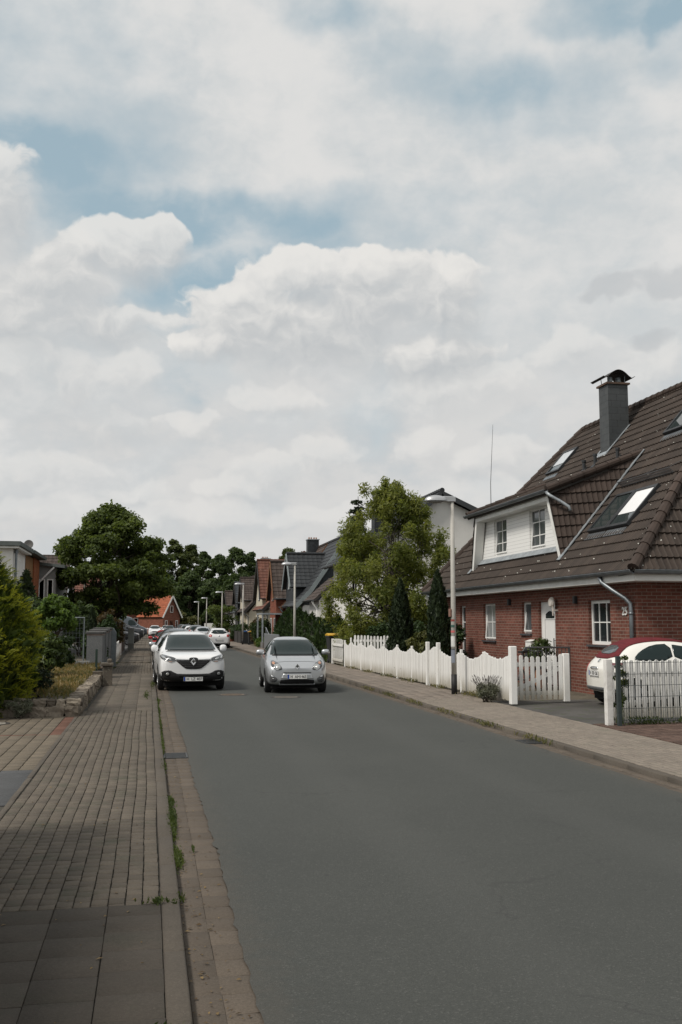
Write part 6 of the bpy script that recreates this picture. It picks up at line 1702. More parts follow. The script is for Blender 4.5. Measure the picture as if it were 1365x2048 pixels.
plate_rim = M('plate_rim', (.20, .20, .20), .5, .03, 3, 20, 0)
ink = M('plate_ink', (.012, .012, .012), .5, .03, 3, 20, 0)

PROFILES = {   # (y, bottom z, half width, shoulder z, top half width, top z), front at y = 0
    'suv': (4.45, 1.836, 1.607, [(0, .40, .60, .78, .46, .86), (.05, .28, .80, .86, .60, .93), (.22, .23, .885, .93, .70, .99), (.55, .22, .915, .97, .745, 1.035), (1.0, .21, .918, 1.0, .735, 1.085), (1.2, .21, .918, 1.02, .715, 1.12),
            (1.72, .21, .918, 1.04, .64, 1.40), (2.12, .21, .918, 1.05, .60, 1.56), (2.9, .21, .918, 1.06, .585, 1.607), (3.6, .21, .912, 1.07, .565, 1.58), (4.05, .23, .895, 1.06, .545, 1.47), (4.28, .27, .85, .98, .58, 1.15), (4.41, .33, .76, .88, .60, .98), (4.45, .42, .64, .78, .50, .86)]),
    'city': (3.60, 1.654, 1.47, [(0, .36, .56, .60, .44, .66), (.05, .25, .70, .66, .54, .73), (.2, .20, .785, .76, .60, .82), (.5, .19, .822, .85, .64, .915), (.80, .19, .827, .91, .645, .98), (.95, .19, .827, .93, .64, 1.02),
            (1.35, .19, .827, .95, .58, 1.28), (1.72, .19, .827, .96, .545, 1.435), (2.3, .19, .827, .97, .53, 1.472), (2.9, .2, .822, .97, .51, 1.43), (3.28, .22, .80, .95, .51, 1.30), (3.48, .26, .75, .88, .53, 1.0), (3.57, .32, .68, .78, .54, .86), (3.60, .40, .56, .68, .44, .74)]),
    'bubble': (3.55, 1.63, 1.49, [(0, .34, .46, .60, .36, .68), (.08, .24, .66, .68, .50, .78), (.32, .20, .765, .80, .58, .91), (.75, .20, .808, .87, .62, .99), (.98, .20, .813, .90, .615, 1.04), (1.35, .20, .813, .92, .56, 1.30), (1.72, .20, .813, .93, .525, 1.45),
            (2.3, .20, .813, .945, .515, 1.488), (2.75, .22, .812, .955, .51, 1.45), (3.05, .25, .80, .955, .515, 1.33), (3.27, .28, .775, .93, .53, 1.12), (3.45, .31, .705, .86, .52, .95), (3.55, .38, .56, .72, .44, .80)]),
    'hatch': (3.97, 1.682, 1.46, [(0, .36, .58, .58, .46, .64), (.05, .24, .73, .66, .56, .72), (.22, .20, .81, .76, .64, .82), (.6, .19, .838, .86, .68, .92), (1.0, .19, .841, .91, .67, .98), (1.15, .19, .841, .93, .66, 1.01),
            (1.6, .19, .841, .95, .59, 1.29), (1.95, .19, .841, .96, .56, 1.43), (2.6, .19, .841, .97, .55, 1.46), (3.2, .2, .836, .98, .53, 1.42), (3.62, .22, .815, .96, .53, 1.30), (3.84, .26, .77, .90, .57, .99), (3.94, .32, .70, .80, .58, .88), (3.97, .40, .60, .70, .48, .76)]),
    'van': (5.5, 2.0, 2.6, [(0, .42, .72, .85, .58, .93), (.06, .30, .88, .95, .70, 1.05), (.3, .25, .97, 1.10, .80, 1.22), (.75, .24, 1.0, 1.22, .82, 1.38), (.95, .24, 1.0, 1.28, .82, 1.46), (1.5, .24, 1.0, 1.40, .80, 2.05), (1.95, .24, 1.0, 1.5, .78, 2.45), (2.4, .24, 1.0, 1.6, .78, 2.58),
            (3.4, .24, 1.0, 1.6, .78, 2.6), (4.8, .25, 1.0, 1.6, .78, 2.6), (5.35, .27, .98, 1.6, .77, 2.56), (5.48, .35, .92, 1.5, .72, 2.45), (5.5, .5, .85, 1.4, .66, 2.3)]),
}


def car_shell(kind, L=None, W_=None, H_=None):
    L0, W0, H0, st = PROFILES[kind]
    sy, sx, sz = (L or L0) / L0, (W_ or W0) / W0, (H_ or H0) / H0
    bm = bmesh.new(); rings = []
    for y, zb, w, zs, wt, zt in st:
        d = zs - zb
        half = [(.78 * w, zb), (.955 * w, zb + .10 * d), (w, zb + .42 * d), (.992 * w, zb + .78 * d), (.955 * w, zs), (wt, zs + (zt - zs) * .90), (.60 * wt, zs + (zt - zs) * .985), (0, zt)]
        pts = [(-x, z) for x, z in half[:-1]] + [half[-1]] + [(x, z) for x, z in reversed(half[:-1])]
        rings.append([bm.verts.new((x * sx, y * sy, z * sz)) for x, z in pts])
    n = len(rings[0])
    for a, b_ in zip(rings, rings[1:]):
        for i in range(n - 1): bm.faces.new((a[i], a[i + 1], b_[i + 1], b_[i]))
        bm.faces.new((a[n - 1], a[0], b_[0], b_[n - 1]))
    for r, flip in ((rings[0], 1), (rings[-1], 0)):
        for i in range(n // 2):
            q = [r[i], r[i + 1], r[n - 2 - i], r[n - 1 - i]]
            q = list(dict.fromkeys(q))
            if len(q) > 2: bm.faces.new(q if not flip else q[::-1])
    bmesh.ops.recalc_face_normals(bm, faces=bm.faces)
    me = bpy.data.meshes.new('shell'); bm.to_mesh(me); bm.free()
    o = bpy.data.objects.new('shell', me); COL.objects.link(o)
    md = o.modifiers.new('s', 'SUBSURF'); md.levels = 3; md.render_levels = 3
    dg = bpy.context.evaluated_depsgraph_get(); out = bpy.data.meshes.new_from_object(o.evaluated_get(dg))
    bpy.data.objects.remove(o); bpy.data.meshes.remove(me)
    return out


def chaikin(p, n=2):
    for _ in range(n):
        p = [q for i in range(len(p)) for a, b_ in ((p[i], p[(i + 1) % len(p)]),) for q in ((a[0] * .75 + b_[0] * .25, a[1] * .75 + b_[1] * .25), (a[0] * .25 + b_[0] * .75, a[1] * .25 + b_[1] * .75))]
    return p


class Car:
    def __init__(s, name, kind, label, pos, rz, paint_m, front=True, L=None, W_=None, H_=None, cat='car', group=None, end='front'):
        """pos: ground point under the middle of the front (end='front') or rear (end='rear') bumper"""
        s.L = L or PROFILES[kind][0]; s.W = W_ or PROFILES[kind][1]; s.H = H_ or PROFILES[kind][2]
        s.T = empty(name, (pos[0], pos[1], pos[2] if len(pos) > 2 else .006), rz, label, cat, group)
        if end == 'rear':
            v = Matrix.Rotation(rz, 3, 'Z') @ Vector((0, s.L, 0)); s.T.location -= v
        me = car_shell(kind, L, W_, H_)
        s.body = link('body', me, paint_m, s.T, smooth=True)
        s.bvh = BVHTree.FromPolygons([v.co for v in me.vertices], [tuple(p.vertices) for p in me.polygons]); s.paint = paint_m
    def hit(s, a, b_, mode):
        """surface point for picture coordinates: front/rear (x, z), left/right (y, z), top (x, y)"""
        o, d = {'front': ((a, -3, b_), (0, 1, 0)), 'rear': ((a, s.L + 3, b_), (0, -1, 0)), 'left': ((-4, a, b_), (1, 0, 0)), 'right': ((4, a, b_), (-1, 0, 0)), 'top': ((a, b_, 5), (0, 0, -1))}[mode]
        r = s.bvh.ray_cast(Vector(o), Vector(d))
        if r[0] is None: r = s.bvh.find_nearest(Vector(o) + Vector(d) * (3.2 if mode != 'top' else 4))
        return r[0], r[1]
    def patch(s, name, poly, mode, mat, off=.006, parent=None, smooth_n=1, step=.07, mirror=False):
        out = []
        for m in ((1, -1) if mirror else (1,)):
            p = [(x * m, z) for x, z in poly] if mode in ('front', 'rear', 'top') else poly
            md = mode if m == 1 or mode in ('front', 'rear', 'top') else ('left' if mode == 'right' else 'right')
            p = chaikin(p, smooth_n) if smooth_n else p
            q = []
            for i in range(len(p)):
                a, b_ = Vector(p[i]), Vector(p[(i + 1) % len(p)]); k = max(1, int((b_ - a).length / step)); q += [a.lerp(b_, j / k) for j in range(k)]
            x0, x1 = min(v.x for v in q), max(v.x for v in q); y0, y1 = min(v.y for v in q), max(v.y for v in q)
            pts = list(q); nx, ny = int((x1 - x0) / step) + 1, int((y1 - y0) / step) + 1
            pts += [Vector((x0 + (x1 - x0) * (i + .5) / nx, y0 + (y1 - y0) * (j + .5) / ny)) for i in range(nx) for j in range(ny)]
            n = len(q); V, E_, F, _, _, _ = delaunay_2d_cdt(pts, [(i, (i + 1) % n) for i in range(n)], [list(range(n))], 1, 1e-6)
            W3, N3 = [], []
            for v in V: h, nn = s.hit(v.x, v.y, md); W3.append(h + nn * off); N3.append(nn)
            cnt = {}
            for f in F:
                for i in range(len(f)): e = tuple(sorted((f[i], f[(i + 1) % len(f)]))); cnt[e] = cnt.get(e, 0) + 1
            bs = [e for e, c in cnt.items() if c == 1]; k = len(W3)
            vs = W3 + [w - nn * (off + .015) for w, nn in zip(W3, N3)]
            fs = [tuple(f) for f in F] + [(a, b_, b_ + k, a + k) for a, b_ in bs]
            mb = MB(); mb.add(vs, fs); me = mb.mesh(name)
            o = link(name, me, mat, parent or s.T); me.polygons.foreach_set('use_smooth', [i < len(F) for i in range(len(me.polygons))]); out.append(o)
        return out if mirror else out[0]
    def windows(s, ws, rear, side, cut=None, mat=None):
        """ws, rear: half outlines bottom to top [(x, z) ...]; side: list of outlines (y, z)"""
        full = lambda h: [(-x, z) for x, z in h] + [(x, z) for x, z in reversed(h)]
        if ws: s.ws = s.patch('windscreen', full(ws), 'front', mat or car_glass, .012, step=.045)
        if rear: s.rw = s.patch('rear_window', full(rear), 'rear', mat or car_glass, .005, step=.09)
        for p in side: s.patch('side_window', p, 'right', mat or car_glass, .005, step=.09, mirror=True)
    def wheel(s, y, R_=.32, x=None, arch=.05, wd=.20):
        for m in (1, -1):
            xo = (x or s.W / 2 - .005)
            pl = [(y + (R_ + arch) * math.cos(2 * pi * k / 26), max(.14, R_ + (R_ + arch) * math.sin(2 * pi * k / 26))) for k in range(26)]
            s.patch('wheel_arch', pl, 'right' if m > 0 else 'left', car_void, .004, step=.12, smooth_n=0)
            M4 = Matrix.Translation((m * (xo - wd / 2), y, R_)) @ Matrix.Rotation(rad(90) * m, 4, 'Y')
            mb = MB(); h = wd / 2
            mb.lathe([(R_ * .62, -h * .9), (R_ * .86, -h), (R_ * .97, -h * .8), (R_, -h * .45), (R_, h * .45), (R_ * .97, h * .8), (R_ * .86, h), (R_ * .62, h * .92), (R_ * .60, h * .5), (.02, h * .45)], 28, M4)
            t = mb.build('wheel', rubber, s.T, smooth=False)
            mb = MB(); mb.lathe([(R_ * .60, h * .5), (R_ * .66, h * .95), (R_ * .60, h * .97), (R_ * .55, h * .6), (R_ * .52, h * .5)], 24, M4)
            for k in range(5):
                an = 2 * pi * k / 5; c, sn = math.cos(an), math.sin(an)
                mb.bar(M4 @ Vector((.02 * c, .02 * sn, h * .72)), M4 @ Vector((R_ * .60 * c, R_ * .60 * sn, h * .82)), .065, .03, M4.to_3x3() @ Vector((0, 0, 1)))
            mb.lathe([(.06, h * .5), (.06, h * .85), (.01, h * .88)], 14, M4); mb.build('rim', alloy, t)
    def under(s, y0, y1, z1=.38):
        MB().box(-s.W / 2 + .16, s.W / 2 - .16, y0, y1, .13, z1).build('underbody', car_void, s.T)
    def mirrors(s, y, z, mat=None, r=(.115, .075, .085)):
        for m in (1, -1):
            h, _ = s.hit(y + .05, z - .06, 'right' if m > 0 else 'left'); mb = MB(); V, F = [], []; nu, nv = 14, 8
            c = Vector((h.x + m * (r[0] + .035), y, z))
            for j in range(nv + 1):
                ph = -pi / 2 + pi * j / nv
                for i in range(nu): an = 2 * pi * i / nu; e = .75; f = lambda t: math.copysign(abs(t) ** e, t); V.append(c + Vector((r[0] * f(math.cos(ph)) * f(math.cos(an)), r[1] * f(math.cos(ph)) * f(math.sin(an)), r[2] * f(math.sin(ph)))))
            for j in range(nv): F += [(j * nu + i, j * nu + (i + 1) % nu, (j + 1) * nu + (i + 1) % nu, (j + 1) * nu + i) for i in range(nu)]
            mb.add(V, F); o = mb.build('mirror', mat or s.paint, s.T, smooth=True)
            mb = MB(); mb.bar(h - Vector((m * .05, -.03, 0)), c - Vector((m * r[0] * .5, -.01, .04)), .05, .04); mb.build('mirror_arm', car_black, o)
    def plate(s, x, z, text, end='front', off=.02, w=.52, tilt=0.):
        h, _ = s.hit(x, z, end); sg = -1 if end == 'front' else 1
        p = empty('number_plate', (x, h.y + sg * off, z), 0 if sg < 0 else pi); p.parent = s.T; p.rotation_euler.x = tilt
        MB().box(-w / 2, w / 2, -.006, .012, -.058, .058).build('plate', plate_w, p); MB().box(-w / 2 + .006, -w / 2 + .05, -.0085, -.0055, -.052, .052).build('blue_band', plate_b, p)
        mb = MB()
        for a in ((-w / 2, w / 2, -.058, -.054), (-w / 2, w / 2, .054, .058), (-w / 2, -w / 2 + .006, -.05, .05), (w / 2 - .006, w / 2, -.05, .05)): mb.box(a[0], a[1], -.008, -.0062, a[2], a[3])
        mb.build('rim', plate_rim, p)
        if text:
            me = text_mesh(text, .104, .002, 'lettering', .0); o = link('lettering', me, ink, p); o.location = (.028, -.0085, -.003); o.rotation_euler = (rad(90), 0, 0)
            wmax = max(v.co.x for v in me.vertices) - min(v.co.x for v in me.vertices); o.scale = (min(1.0, (w - .11) / wmax), 1, 1)
        return p
    def diamond(s, x, z, w, h, t, mat, off=.02, back=None):
        """upright lozenge badge with an open middle"""
        hp, _ = s.hit(x, z, 'front'); y = hp.y - off
        def ring(a, b_, y0): return [(x, y0, z + b_), (x + a, y0, z), (x, y0, z - b_), (x - a, y0, z)]
        vs = ring(w, h, y + .012) + ring(w * .80, h * .80, y - .006) + ring(w * .30, h * .33, y - .002) + ring(w * .26, h * .29, y + .012)
        fs = [(k * 4 + i, k * 4 + (i + 1) % 4, k * 4 + 4 + (i + 1) % 4, k * 4 + 4 + i) for k in range(3) for i in range(4)]
        mb = MB(); mb.add(vs, fs); b_ = mb.build('badge', mat, s.T)
        mb = MB(); mb.add(ring(w * .30, h * .33, y + .006) , [(0, 1, 2, 3)]); mb.build('badge_back', car_void, b_)
        return b_


R180 = pi
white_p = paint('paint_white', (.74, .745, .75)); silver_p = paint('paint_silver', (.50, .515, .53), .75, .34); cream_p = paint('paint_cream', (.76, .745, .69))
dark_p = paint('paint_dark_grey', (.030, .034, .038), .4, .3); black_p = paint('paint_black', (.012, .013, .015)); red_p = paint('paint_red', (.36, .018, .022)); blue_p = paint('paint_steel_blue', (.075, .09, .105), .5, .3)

# ---- white crossover parked at the left kerb
c = Car('parked_car', 'suv', 'white crossover parked at the left kerb, facing the camera with black lower bumper', (1.215, 27.42), rad(2.1), white_p)
c.windows([(.705, 1.085), (.70, 1.12), (.575, 1.47), (.50, 1.50)], [(.62, 1.12), (.50, 1.46)], [[(1.55, 1.10), (2.25, 1.47), (2.85, 1.50), (2.85, 1.08)], [(2.92, 1.08), (2.92, 1.50), (3.55, 1.46), (3.85, 1.22), (3.80, 1.12)]])
c.wheel(.88, .335); c.wheel(3.53, .335); c.under(.35, 4.1, .5)
lowp = [(-.90, .30), (-.905, .44), (-.80, .56), (-.62, .575), (-.50, .505), (-.40, .47), (.40, .47), (.50, .505), (.62, .575), (.80, .56), (.905, .44), (.90, .30), (.74, .24), (-.74, .24)]
c.patch('lower_bumper', lowp, 'front', car_black, .010, smooth_n=1, step=.06)
c.patch('lower_grille', [(-.42, .44), (.42, .44), (.34, .36), (-.34, .36)], 'front', car_void, .014, smooth_n=1)
gr = c.patch('grille', [(-.49, .845), (-.25, .83), (.25, .83), (.49, .845), (.40, .765), (.24, .63), (.16, .60), (-.16, .60), (-.24, .63), (-.40, .765)], 'front', car_black, .010, smooth_n=1, step=.05)
for z0, hw_ in ((.80, .42), (.755, .36), (.71, .30), (.665, .24)): c.patch('grille_bar', [(-hw_, z0), (hw_, z0), (hw_, z0 + .012), (-hw_, z0 + .012)], 'front', M('grille_bar_grey', (.05, .05, .052), .4, .05), .018, gr, 0)
for m in (1, -1): c.patch('chrome_strip', [(m * .13, .835), (m * .50, .852), (m * .50, .872), (m * .13, .853)], 'front', chrome, .016, smooth_n=0)
c.patch('badge_shield', [(-.13, .86), (-.09, .90), (.09, .90), (.13, .86), (.10, .74), (.04, .68), (-.04, .68), (-.10, .74)], 'front', car_black, .016, smooth_n=2, step=.05)
c.diamond(0, .785, .085, .108, .02, chrome, .035)
hl_ = [(.44, .855), (.50, .905), (.66, .945), (.80, .985), (.855, .965), (.865, .905), (.80, .84), (.64, .795), (.53, .80)]
for o in c.patch('headlight', hl_, 'front', lamp_dark, .010, mirror=True, step=.05):
    m = 1 if sum(v.co.x for v in o.data.vertices) > 0 else -1
    c.patch('lens', [(m * x, z) for x, z in [(.58, .835), (.70, .865), (.70, .905), (.60, .890)]], 'front', lamp_glass, .016, o, 1, .04); c.patch('lens', [(m * x, z) for x, z in [(.73, .865), (.82, .90), (.82, .945), (.74, .92)]], 'front', lamp_glass, .016, o, 1, .04)
    c.patch('light_strip', [(m * x, z) for x, z in [(.46, .845), (.55, .805), (.66, .805), (.80, .85), (.80, .862), (.66, .82), (.55, .818)]], 'front', chrome, .017, o, 0, .04)
    c.patch('indicator', [(m * x, z) for x, z in [(.57, .795), (.66, .797), (.66, .808), (.57, .806)]], 'front', amber, .018, o, 0, .04)
for o in c.patch('fog_lamp', [(.685 + .075 * math.cos(2 * pi * k / 14), .475 + .062 * math.sin(2 * pi * k / 14)) for k in range(14)], 'front', car_void, .016, mirror=True, smooth_n=0, step=.05):
    m = 1 if sum(v.co.x for v in o.data.vertices) > 0 else -1
    c.patch('lens', [(m * .685 + .042 * math.cos(2 * pi * k / 12), .475 + .036 * math.sin(2 * pi * k / 12)) for k in range(12)], 'front', lamp_glass, .020, o, 0, .04)
c.mirrors(1.62, 1.12, None, (.10, .08, .10)); c.plate(.0, .335, 'H  LZ 407', off=.03)
c.patch('bonnet_gap', [(-.70, 1.045), (.70, 1.045), (.70, 1.053), (-.70, 1.053)], 'front', car_black, .003, smooth_n=0)
c.patch('wiper_cowl', [(-.66, 1.065), (.66, 1.065), (.60, 1.095), (-.60, 1.095)], 'front', car_black, .008, smooth_n=0)
c.patch('sticker', [(-.54, 1.17), (-.47, 1.17), (-.47, 1.20), (-.54, 1.20)], 'front', M('sticker_pale', (.45, .55, .5), .4, .05), .010, c.ws, 1)
c.patch('tail_lamp', [(.52, .98), (.80, 1.0), (.80, .90), (.56, .90)], 'rear', tail_red, .01, mirror=True)
mb = MB(); mb.tube([(0, 3.75, 1.56), (0, 3.88, 1.66)], .006, 5); mb.build('aerial', car_black, c.T)

# ---- silver small car driving towards the camera
c = Car('silver_car', 'city', 'small silver hatchback driving towards the camera in the middle of the street', (3.85, 26.0), rad(-3.3), silver_p)
c.windows([(.655, .985), (.65, 1.02), (.545, 1.345), (.48, 1.375)], [(.58, 1.02), (.47, 1.33)], [[(1.20, .99), (1.78, 1.36), (2.30, 1.39), (2.30, .98)], [(2.36, .98), (2.36, 1.39), (2.85, 1.36), (3.05, 1.12), (3.0, 1.0)]])
c.wheel(.70, .30); c.wheel(3.07, .30); c.under(.3, 3.3, .45)
c.patch('upper_slit', [(-.37, .555), (.37, .555), (.355, .525), (-.355, .525)], 'front', car_void, .008, smooth_n=0, step=.05)
c.patch('plate_panel', [(-.36, .520), (.36, .520), (.43, .385), (-.43, .385)], 'front', silver_p, .012, smooth_n=0, step=.05)
lg_ = c.patch('lower_grille', [(-.43, .380), (.43, .380), (.455, .29), (.44, .265), (-.44, .265), (-.455, .29)], 'front', car_void, .012, smooth_n=1, step=.05)
c.patch('lip', [(-.47, .262), (.47, .262), (.46, .232), (-.46, .232)], 'front', silver_p, .022, smooth_n=0, step=.05)
for k in range(3): c.patch('grille_bar', [(-.43, .295 + k * .027), (.43, .295 + k * .027), (.43, .302 + k * .027), (-.43, .302 + k * .027)], 'front', car_black, .016, lg_, 0)
hl_ = [(.39, .625), (.40, .68), (.465, .765), (.555, .83), (.66, .862), (.685, .80), (.67, .70), (.60, .635), (.49, .605)]
for o in c.patch('headlight', hl_, 'front', lamp_dark, .010, mirror=True, step=.05):
    m = 1 if sum(v.co.x for v in o.data.vertices) > 0 else -1
    for cx_, cz_, r_, mt in ((.52, .685, .088, lamp_glass), (.61, .785, .038, amber)):
        c.patch('lens', [(m * cx_ + r_ * math.cos(2 * pi * k / 16), cz_ + r_ * .92 * math.sin(2 * pi * k / 16)) for k in range(16)], 'front', mt, .018, o, 0, .05)
    c.patch('bulb', [(m * .52 + .03 * math.cos(2 * pi * k / 10), .685 + .03 * math.sin(2 * pi * k / 10)) for k in range(10)], 'front', M('bulb_bright', (.75, .74, .70), .1, .03, metal=.5), .024, o, 0, .05)
for o in c.patch('fog_pod', [(.70, .52), (.62, .465), (.53, .415), (.515, .36), (.56, .305), (.68, .30), (.72, .36)], 'front', M('pod_grey', (.085, .088, .09), .5, .1), .010, mirror=True, step=.05):
    m = 1 if sum(v.co.x for v in o.data.vertices) > 0 else -1
    c.patch('fog_lamp', [(m * .62 + .05 * math.cos(2 * pi * k / 14), .355 + .048 * math.sin(2 * pi * k / 14)) for k in range(14)], 'front', lamp_dark, .018, o, 0, .05)
    c.patch('slot', [(m * x, z) for x, z in [(.68, .50), (.615, .455), (.60, .43), (.665, .42)]], 'front', silver_p, .016, o, 0, .05)
c.diamond(0, .695, .068, .088, .02, chrome, .03)
c.mirrors(1.33, 1.045, None, (.115, .075, .075)); c.plate(.0, .445, 'H  AM1465', off=.026)
c.patch('bonnet_gap', [(-.62, .80), (-.3, .825), (.3, .825), (.62, .80), (.62, .807), (.3, .832), (-.3, .832), (-.62, .807)], 'front', M('gap_grey', (.12, .125, .13), .5, .05), .003, smooth_n=0)
c.patch('wiper_cowl', [(-.61, .965), (.61, .965), (.60, .992), (-.60, .992)], 'front', car_black, .008, smooth_n=0)
c.patch('sticker', [(-.54, 1.05), (-.48, 1.05), (-.48, 1.08), (-.54, 1.08)], 'front', M('sticker_pale', ()), .010, c.ws, 1)
c.patch('tail_lamp', [(.50, 1.0), (.66, 1.02), (.68, .78), (.56, .78)], 'rear', tail_red, .01, mirror=True)

# ---- cream car with a red soft top in the drive
c = Car('soft_top_car', 'bubble', 'cream white small car with a dark red folding soft top, parked by the brick house', (9.58, 20.45, .05), rad(86), cream_p, end='rear')
soft = M('soft_top_red', (.115, .012, .016), .85, .12, 6, 90, .3)
c.patch('soft_top', [(-.44, 1.36), (.44, 1.36), (.47, 2.4), (.48, 3.0), (.51, 3.12), (-.51, 3.12), (-.48, 3.0), (-.47, 2.4)], 'top', soft, .014, smooth_n=1, step=.08)
sr = c.patch('soft_top_back', [(-.60, 1.03), (.60, 1.03), (.50, 1.24), (.46, 1.36), (-.46, 1.36), (-.50, 1.24)], 'rear', soft, .016, smooth_n=1, step=.07)
c.patch('rear_window', [(-.40, 1.12), (.40, 1.12), (.34, 1.30), (-.34, 1.30)], 'rear', pane_grey, .022, sr, 1, .07)
c.windows([(.58, 1.04), (.50, 1.38)], None, [[(1.22, 1.01), (1.62, 1.28), (1.95, 1.33), (2.02, 1.335), (2.02, .995)], [(2.06, .995), (2.06, 1.355), (2.45, 1.335), (2.76, 1.20), (2.93, 1.05), (2.89, .995)]])
c.wheel(.68, .30); c.wheel(2.98, .30); c.under(.3, 3.3, .42)
c.patch('bumper_strip', [(-.72, .355), (.72, .355), (.74, .43), (-.74, .43)], 'rear', M('bumper_grey', (.15, .155, .16), .5, .1), .012, smooth_n=1, step=.06)
c.patch('rear_apron', [(-.55, .30), (.55, .30), (.60, .35), (-.60, .35)], 'rear', cream_p, .006, smooth_n=0)
c.plate(0, .715, 'H  DD 126', 'rear', .02)
c.patch('chrome_handle', [(-.22, .80), (.22, .80), (.20, .845), (-.20, .845)], 'rear', chrome, .02, smooth_n=1, step=.05)
c.patch('badge', [(.045 * math.cos(2 * pi * k / 14), .975 + .035 * math.sin(2 * pi * k / 14)) for k in range(14)], 'rear', chrome, .014, smooth_n=0, step=.03)
for o in c.patch('tail_lamp', [(.50, .92), (.62, .93), (.66, .74), (.54, .70)], 'rear', tail_red, .012, mirror=True): pass
c.patch('headlight', [(.46 + .09 * math.cos(2 * pi * k / 14), .72 + .08 * math.sin(2 * pi * k / 14)) for k in range(14)], 'front', lamp_glass, .01, mirror=True, smooth_n=0)
c.mirrors(1.35, 1.0); c.patch('door_line', [(2.035, .36), (2.045, .36), (2.045, .98), (2.035, .98)], 'right', car_black, .003, smooth_n=0, mirror=True, step=.1)

# ---- white hatchback seen from behind, parked right
c = Car('parked_car', 'hatch', 'white hatchback seen from behind, parked at the right kerb', (5.03, 72.5), rad(181), white_p, end='rear')
c.windows([(.66, 1.02), (.55, 1.38)], [(.60, 1.03), (.50, 1.30), (.44, 1.33)], [[(1.3, 1.0), (1.95, 1.37), (2.5, 1.39), (2.5, .98)], [(2.56, .98), (2.56, 1.39), (3.25, 1.34), (3.45, 1.08), (3.4, 1.0)]])
c.wheel(.75, .30); c.wheel(3.22, .30); c.under(.3, 3.7, .42)
c.patch('tail_lamp', [(.50, .98), (.70, 1.0), (.765, .84), (.56, .78)], 'rear', tail_red, .012, mirror=True, smooth_n=1)
c.plate(0, .62, '', 'rear', .02)
c.patch('badge', [(.055 * math.cos(2 * pi * k / 14), .88 + .055 * math.sin(2 * pi * k / 14)) for k in range(14)], 'rear', chrome, .014, smooth_n=0, step=.03)
c.patch('bumper_lower', [(-.62, .25), (.62, .25), (.66, .33), (-.66, .33)], 'rear', car_black, .008, smooth_n=0)
c.patch('wiper', [(-.02, 1.05), (.0, 1.05), (.24, 1.24), (.22, 1.245)], 'rear', M('wiper_glint', (.3, .3, .3), .4), .012, smooth_n=0, step=.05)
c.mirrors(1.48, 1.02)


def simple_car(name, kind, label, pos, rz, pm, end='front', group='cars parked along the far street', **kw):
    c = Car(name, kind, label, pos, rz, pm, end=end, group=group, **kw); L0, W0, H0, _ = PROFILES[kind]
    fy, fx, fz = c.L / L0, c.W / W0, c.H / H0
    S = lambda p: [(x * fx, z * fz) for x, z in p]; S2 = lambda p: [(y * fy, z * fz) for y, z in p]
    if kind == 'van':
        c.windows(S([(.74, 1.50), (.70, 2.25), (.62, 2.32)]), None, [S2([(1.25, 1.48), (1.72, 2.12), (2.35, 2.15), (2.35, 1.42)])])
        hz, wr = 1.02, (.98, 4.55, .35)
    elif kind == 'suv':
        c.windows(S([(.70, 1.10), (.575, 1.47)]), S([(.62, 1.12), (.50, 1.46)]), [S2([(1.55, 1.10), (2.25, 1.47), (2.85, 1.50), (2.85, 1.08)]), S2([(2.92, 1.08), (2.92, 1.50), (3.55, 1.46), (3.85, 1.18)])]); hz, wr = .88, (.88, 3.53, .335)
    else:
        c.windows(S([(.65, 1.02), (.54, 1.37)]), S([(.60, 1.03), (.48, 1.32)]), [S2([(1.3, 1.0), (1.95, 1.37), (2.5, 1.39), (2.5, .98)]), S2([(2.56, .98), (2.56, 1.39), (3.25, 1.34), (3.4, 1.0)])]); hz, wr = .74, (.75, 3.22, .30)
    c.wheel(wr[0] * fy, wr[2]); c.wheel(wr[1] * fy, wr[2]); c.under(.3, c.L - .3, .42)
    a = c.W * .5
    c.patch('headlight', [(a * .50, hz * fz - .06), (a * .56, hz * fz + .03), (a * .88, hz * fz + .07), (a * .90, hz * fz - .02), (a * .70, hz * fz - .08)], 'front', lamp_glass, .012, mirror=True)
    c.patch('grille', [(-a * .45, hz * fz - .02), (a * .45, hz * fz - .02), (a * .40, hz * fz - .14), (-a * .40, hz * fz - .14)], 'front', car_void, .010)
    c.patch('lower_grille', [(-a * .6, .42), (a * .6, .42), (a * .55, .30), (-a * .55, .30)], 'front', car_void, .010)
    c.patch('tail_lamp', [(a * .62, hz * fz + .20), (a * .84, hz * fz + .20), (a * .90, hz * fz + .02), (a * .66, hz * fz)], 'rear', tail_red, .012, mirror=True)
    c.plate(0, .50, '', 'front', .025); c.plate(0, .60, '', 'rear', .025)
    c.mirrors((1.5 if kind != 'van' else 1.25) * fy, (1.03 if kind != 'suv' else 1.12) * fz if kind != 'van' else 1.45 * fz, None if pm is not dark_p else black_p)
    return c


simple_car('parked_car', 'suv', 'silver car parked directly behind the white crossover, only its roof and mirror showing', (1.12, 36.9), rad(1), silver_p, L=4.3, W_=1.78, H_=1.50)
simple_car('parked_car', 'suv', 'dark grey car with black windscreen parked behind the silver one on the left', (1.28, 45.2), rad(0), black_p, L=4.5, W_=1.84, H_=1.60)
simple_car('parked_car', 'hatch', 'red car parked at the left kerb with its side and mirror peeking out', (1.03, 55.2), rad(0), red_p)
simple_car('parked_car', 'suv', 'silver estate car parked in front of the white hatchback on the right', (5.02, 93.5), rad(180), silver_p, end='rear', L=4.5, W_=1.8, H_=1.50)
simple_car('parked_car', 'suv', 'black car parked on the right beyond the silver estate', (4.75, 101.5), rad(180), black_p, end='rear', L=4.4, W_=1.8, H_=1.62)
simple_car('parked_car', 'hatch', 'small white car with red tail lamps beyond the black one on the right', (4.62, 112), rad(180), white_p, end='rear', H_=1.5)
simple_car('parked_car', 'suv', 'dark car with red tail lamps farthest along the right kerb', (4.70, 126), rad(180), dark_p, end='rear')
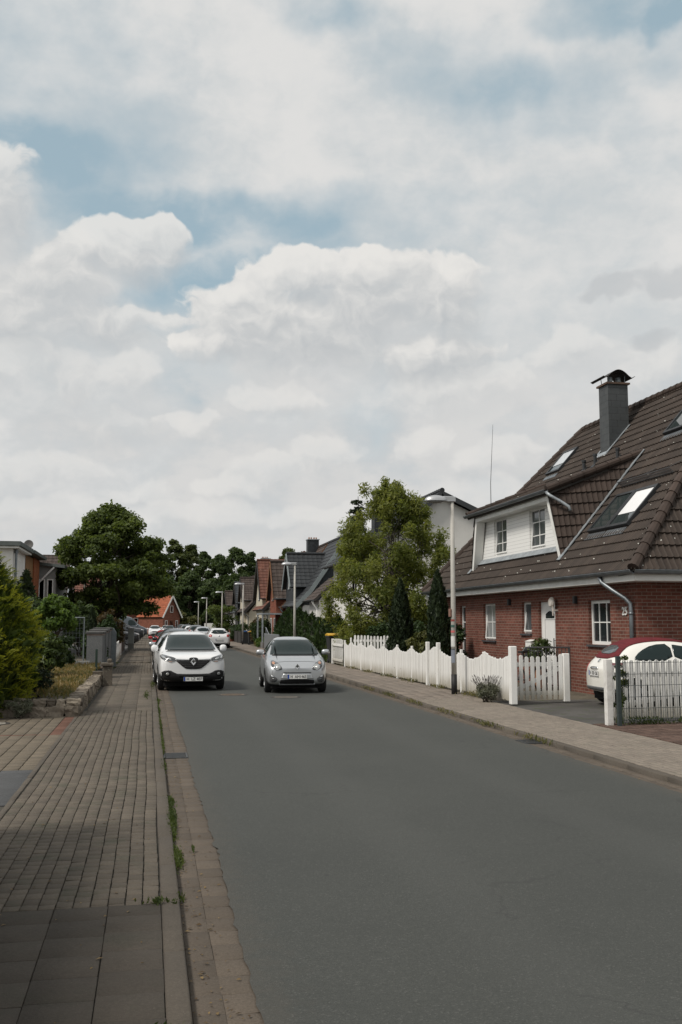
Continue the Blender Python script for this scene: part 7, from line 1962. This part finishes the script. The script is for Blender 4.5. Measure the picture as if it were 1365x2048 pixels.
simple_car('parked_car', 'hatch', 'white car facing the camera far off at the left kerb', (.80, 131), rad(0), white_p, H_=1.5)
simple_car('parked_car', 'hatch', 'dark blue grey car facing the camera in the far middle of the street', (3.0, 152), rad(-4), blue_p)
simple_car('parked_car', 'suv', 'dark car beside the blue grey one at the far bend', (5.0, 158), rad(-5), dark_p)
simple_car('parked_car', 'hatch', 'pale car half hidden behind the far dark cars at the bend', (2.6, 162), rad(-6), white_p)
simple_car('parked_car', 'suv', 'black car parked nose towards the pavement, nearest of the three on the left', (-.72, 82.5, .05), rad(90), black_p, L=4.5, H_=1.58, group='vehicles nosing out of the car park')
simple_car('parked_van', 'suv', 'dark people carrier parked nose out between the black car and the grey van', (-.45, 101, .05), rad(90), dark_p, L=4.8, W_=1.9, H_=1.95, group='vehicles nosing out of the car park')
simple_car('parked_van', 'van', 'tall dark grey van parked nose out, last of the three on the left', (-.15, 127, .05), rad(90), blue_p, group='vehicles nosing out of the car park')

# ---- bicycle behind the gate
T = empty('bicycle', (9.45, 24.7, .05), rad(35), 'black bicycle leaning behind the open white gate', 'bicycle')
mb = MB(); A_, Bx, Cx, Dx, Ex = Vector((0, 0, .34)), Vector((.46, 0, .30)), Vector((.30, 0, .88)), Vector((.92, 0, .84)), Vector((1.06, 0, .34))
for p, q in ((A_, Bx), (A_, Cx), (Bx, Cx), (Bx, Dx), (Cx, Dx), (Dx + Vector((.0, 0, .0)), Ex)): mb.tube([p, q], .017, 8)
mb.build('frame', black_p, T)
for x in (0, 1.06):
    m_ = MB(); V, F = [], []; nu, nv = 28, 6
    for i in range(nu):
        for j in range(nv): a, b_ = 2 * pi * i / nu, 2 * pi * j / nv; V.append((x + (.335 + .02 * math.cos(b_)) * math.cos(a), .02 * math.sin(b_), .34 + (.335 + .02 * math.cos(b_)) * math.sin(a)))
    F = [(i * nv + j, ((i + 1) % nu) * nv + j, ((i + 1) % nu) * nv + (j + 1) % nv, i * nv + (j + 1) % nv) for i in range(nu) for j in range(nv)]
    m_.add(V, F); w_ = m_.build('wheel', rubber, T, smooth=True)
    m_ = MB()
    for k in range(14): m_.tube([(x, 0, .34), (x + .325 * math.cos(2 * pi * k / 14), 0, .34 + .325 * math.sin(2 * pi * k / 14))], .0022, 3)
    m_.build('spokes', zinc, w_)
mb = MB(); mb.tube([Dx, Dx + Vector((-.05, 0, .20))], .014, 6); p = Dx + Vector((-.05, 0, .20)); mb.tube([p + Vector((-.12, -.30, .02)), p + Vector((0, -.2, .03)), p, p + Vector((0, .2, .03)), p + Vector((-.12, .30, .02))], .014, 6); mb.build('handlebar', black_p, T)
mb = MB(); mb.tube([Cx, Cx + Vector((-.03, 0, .14))], .013, 6); mb.obox(Cx + Vector((-.05, 0, .16)), (.13, 0, 0), (0, .07, 0), (0, 0, .022)); mb.build('saddle', car_black, T)
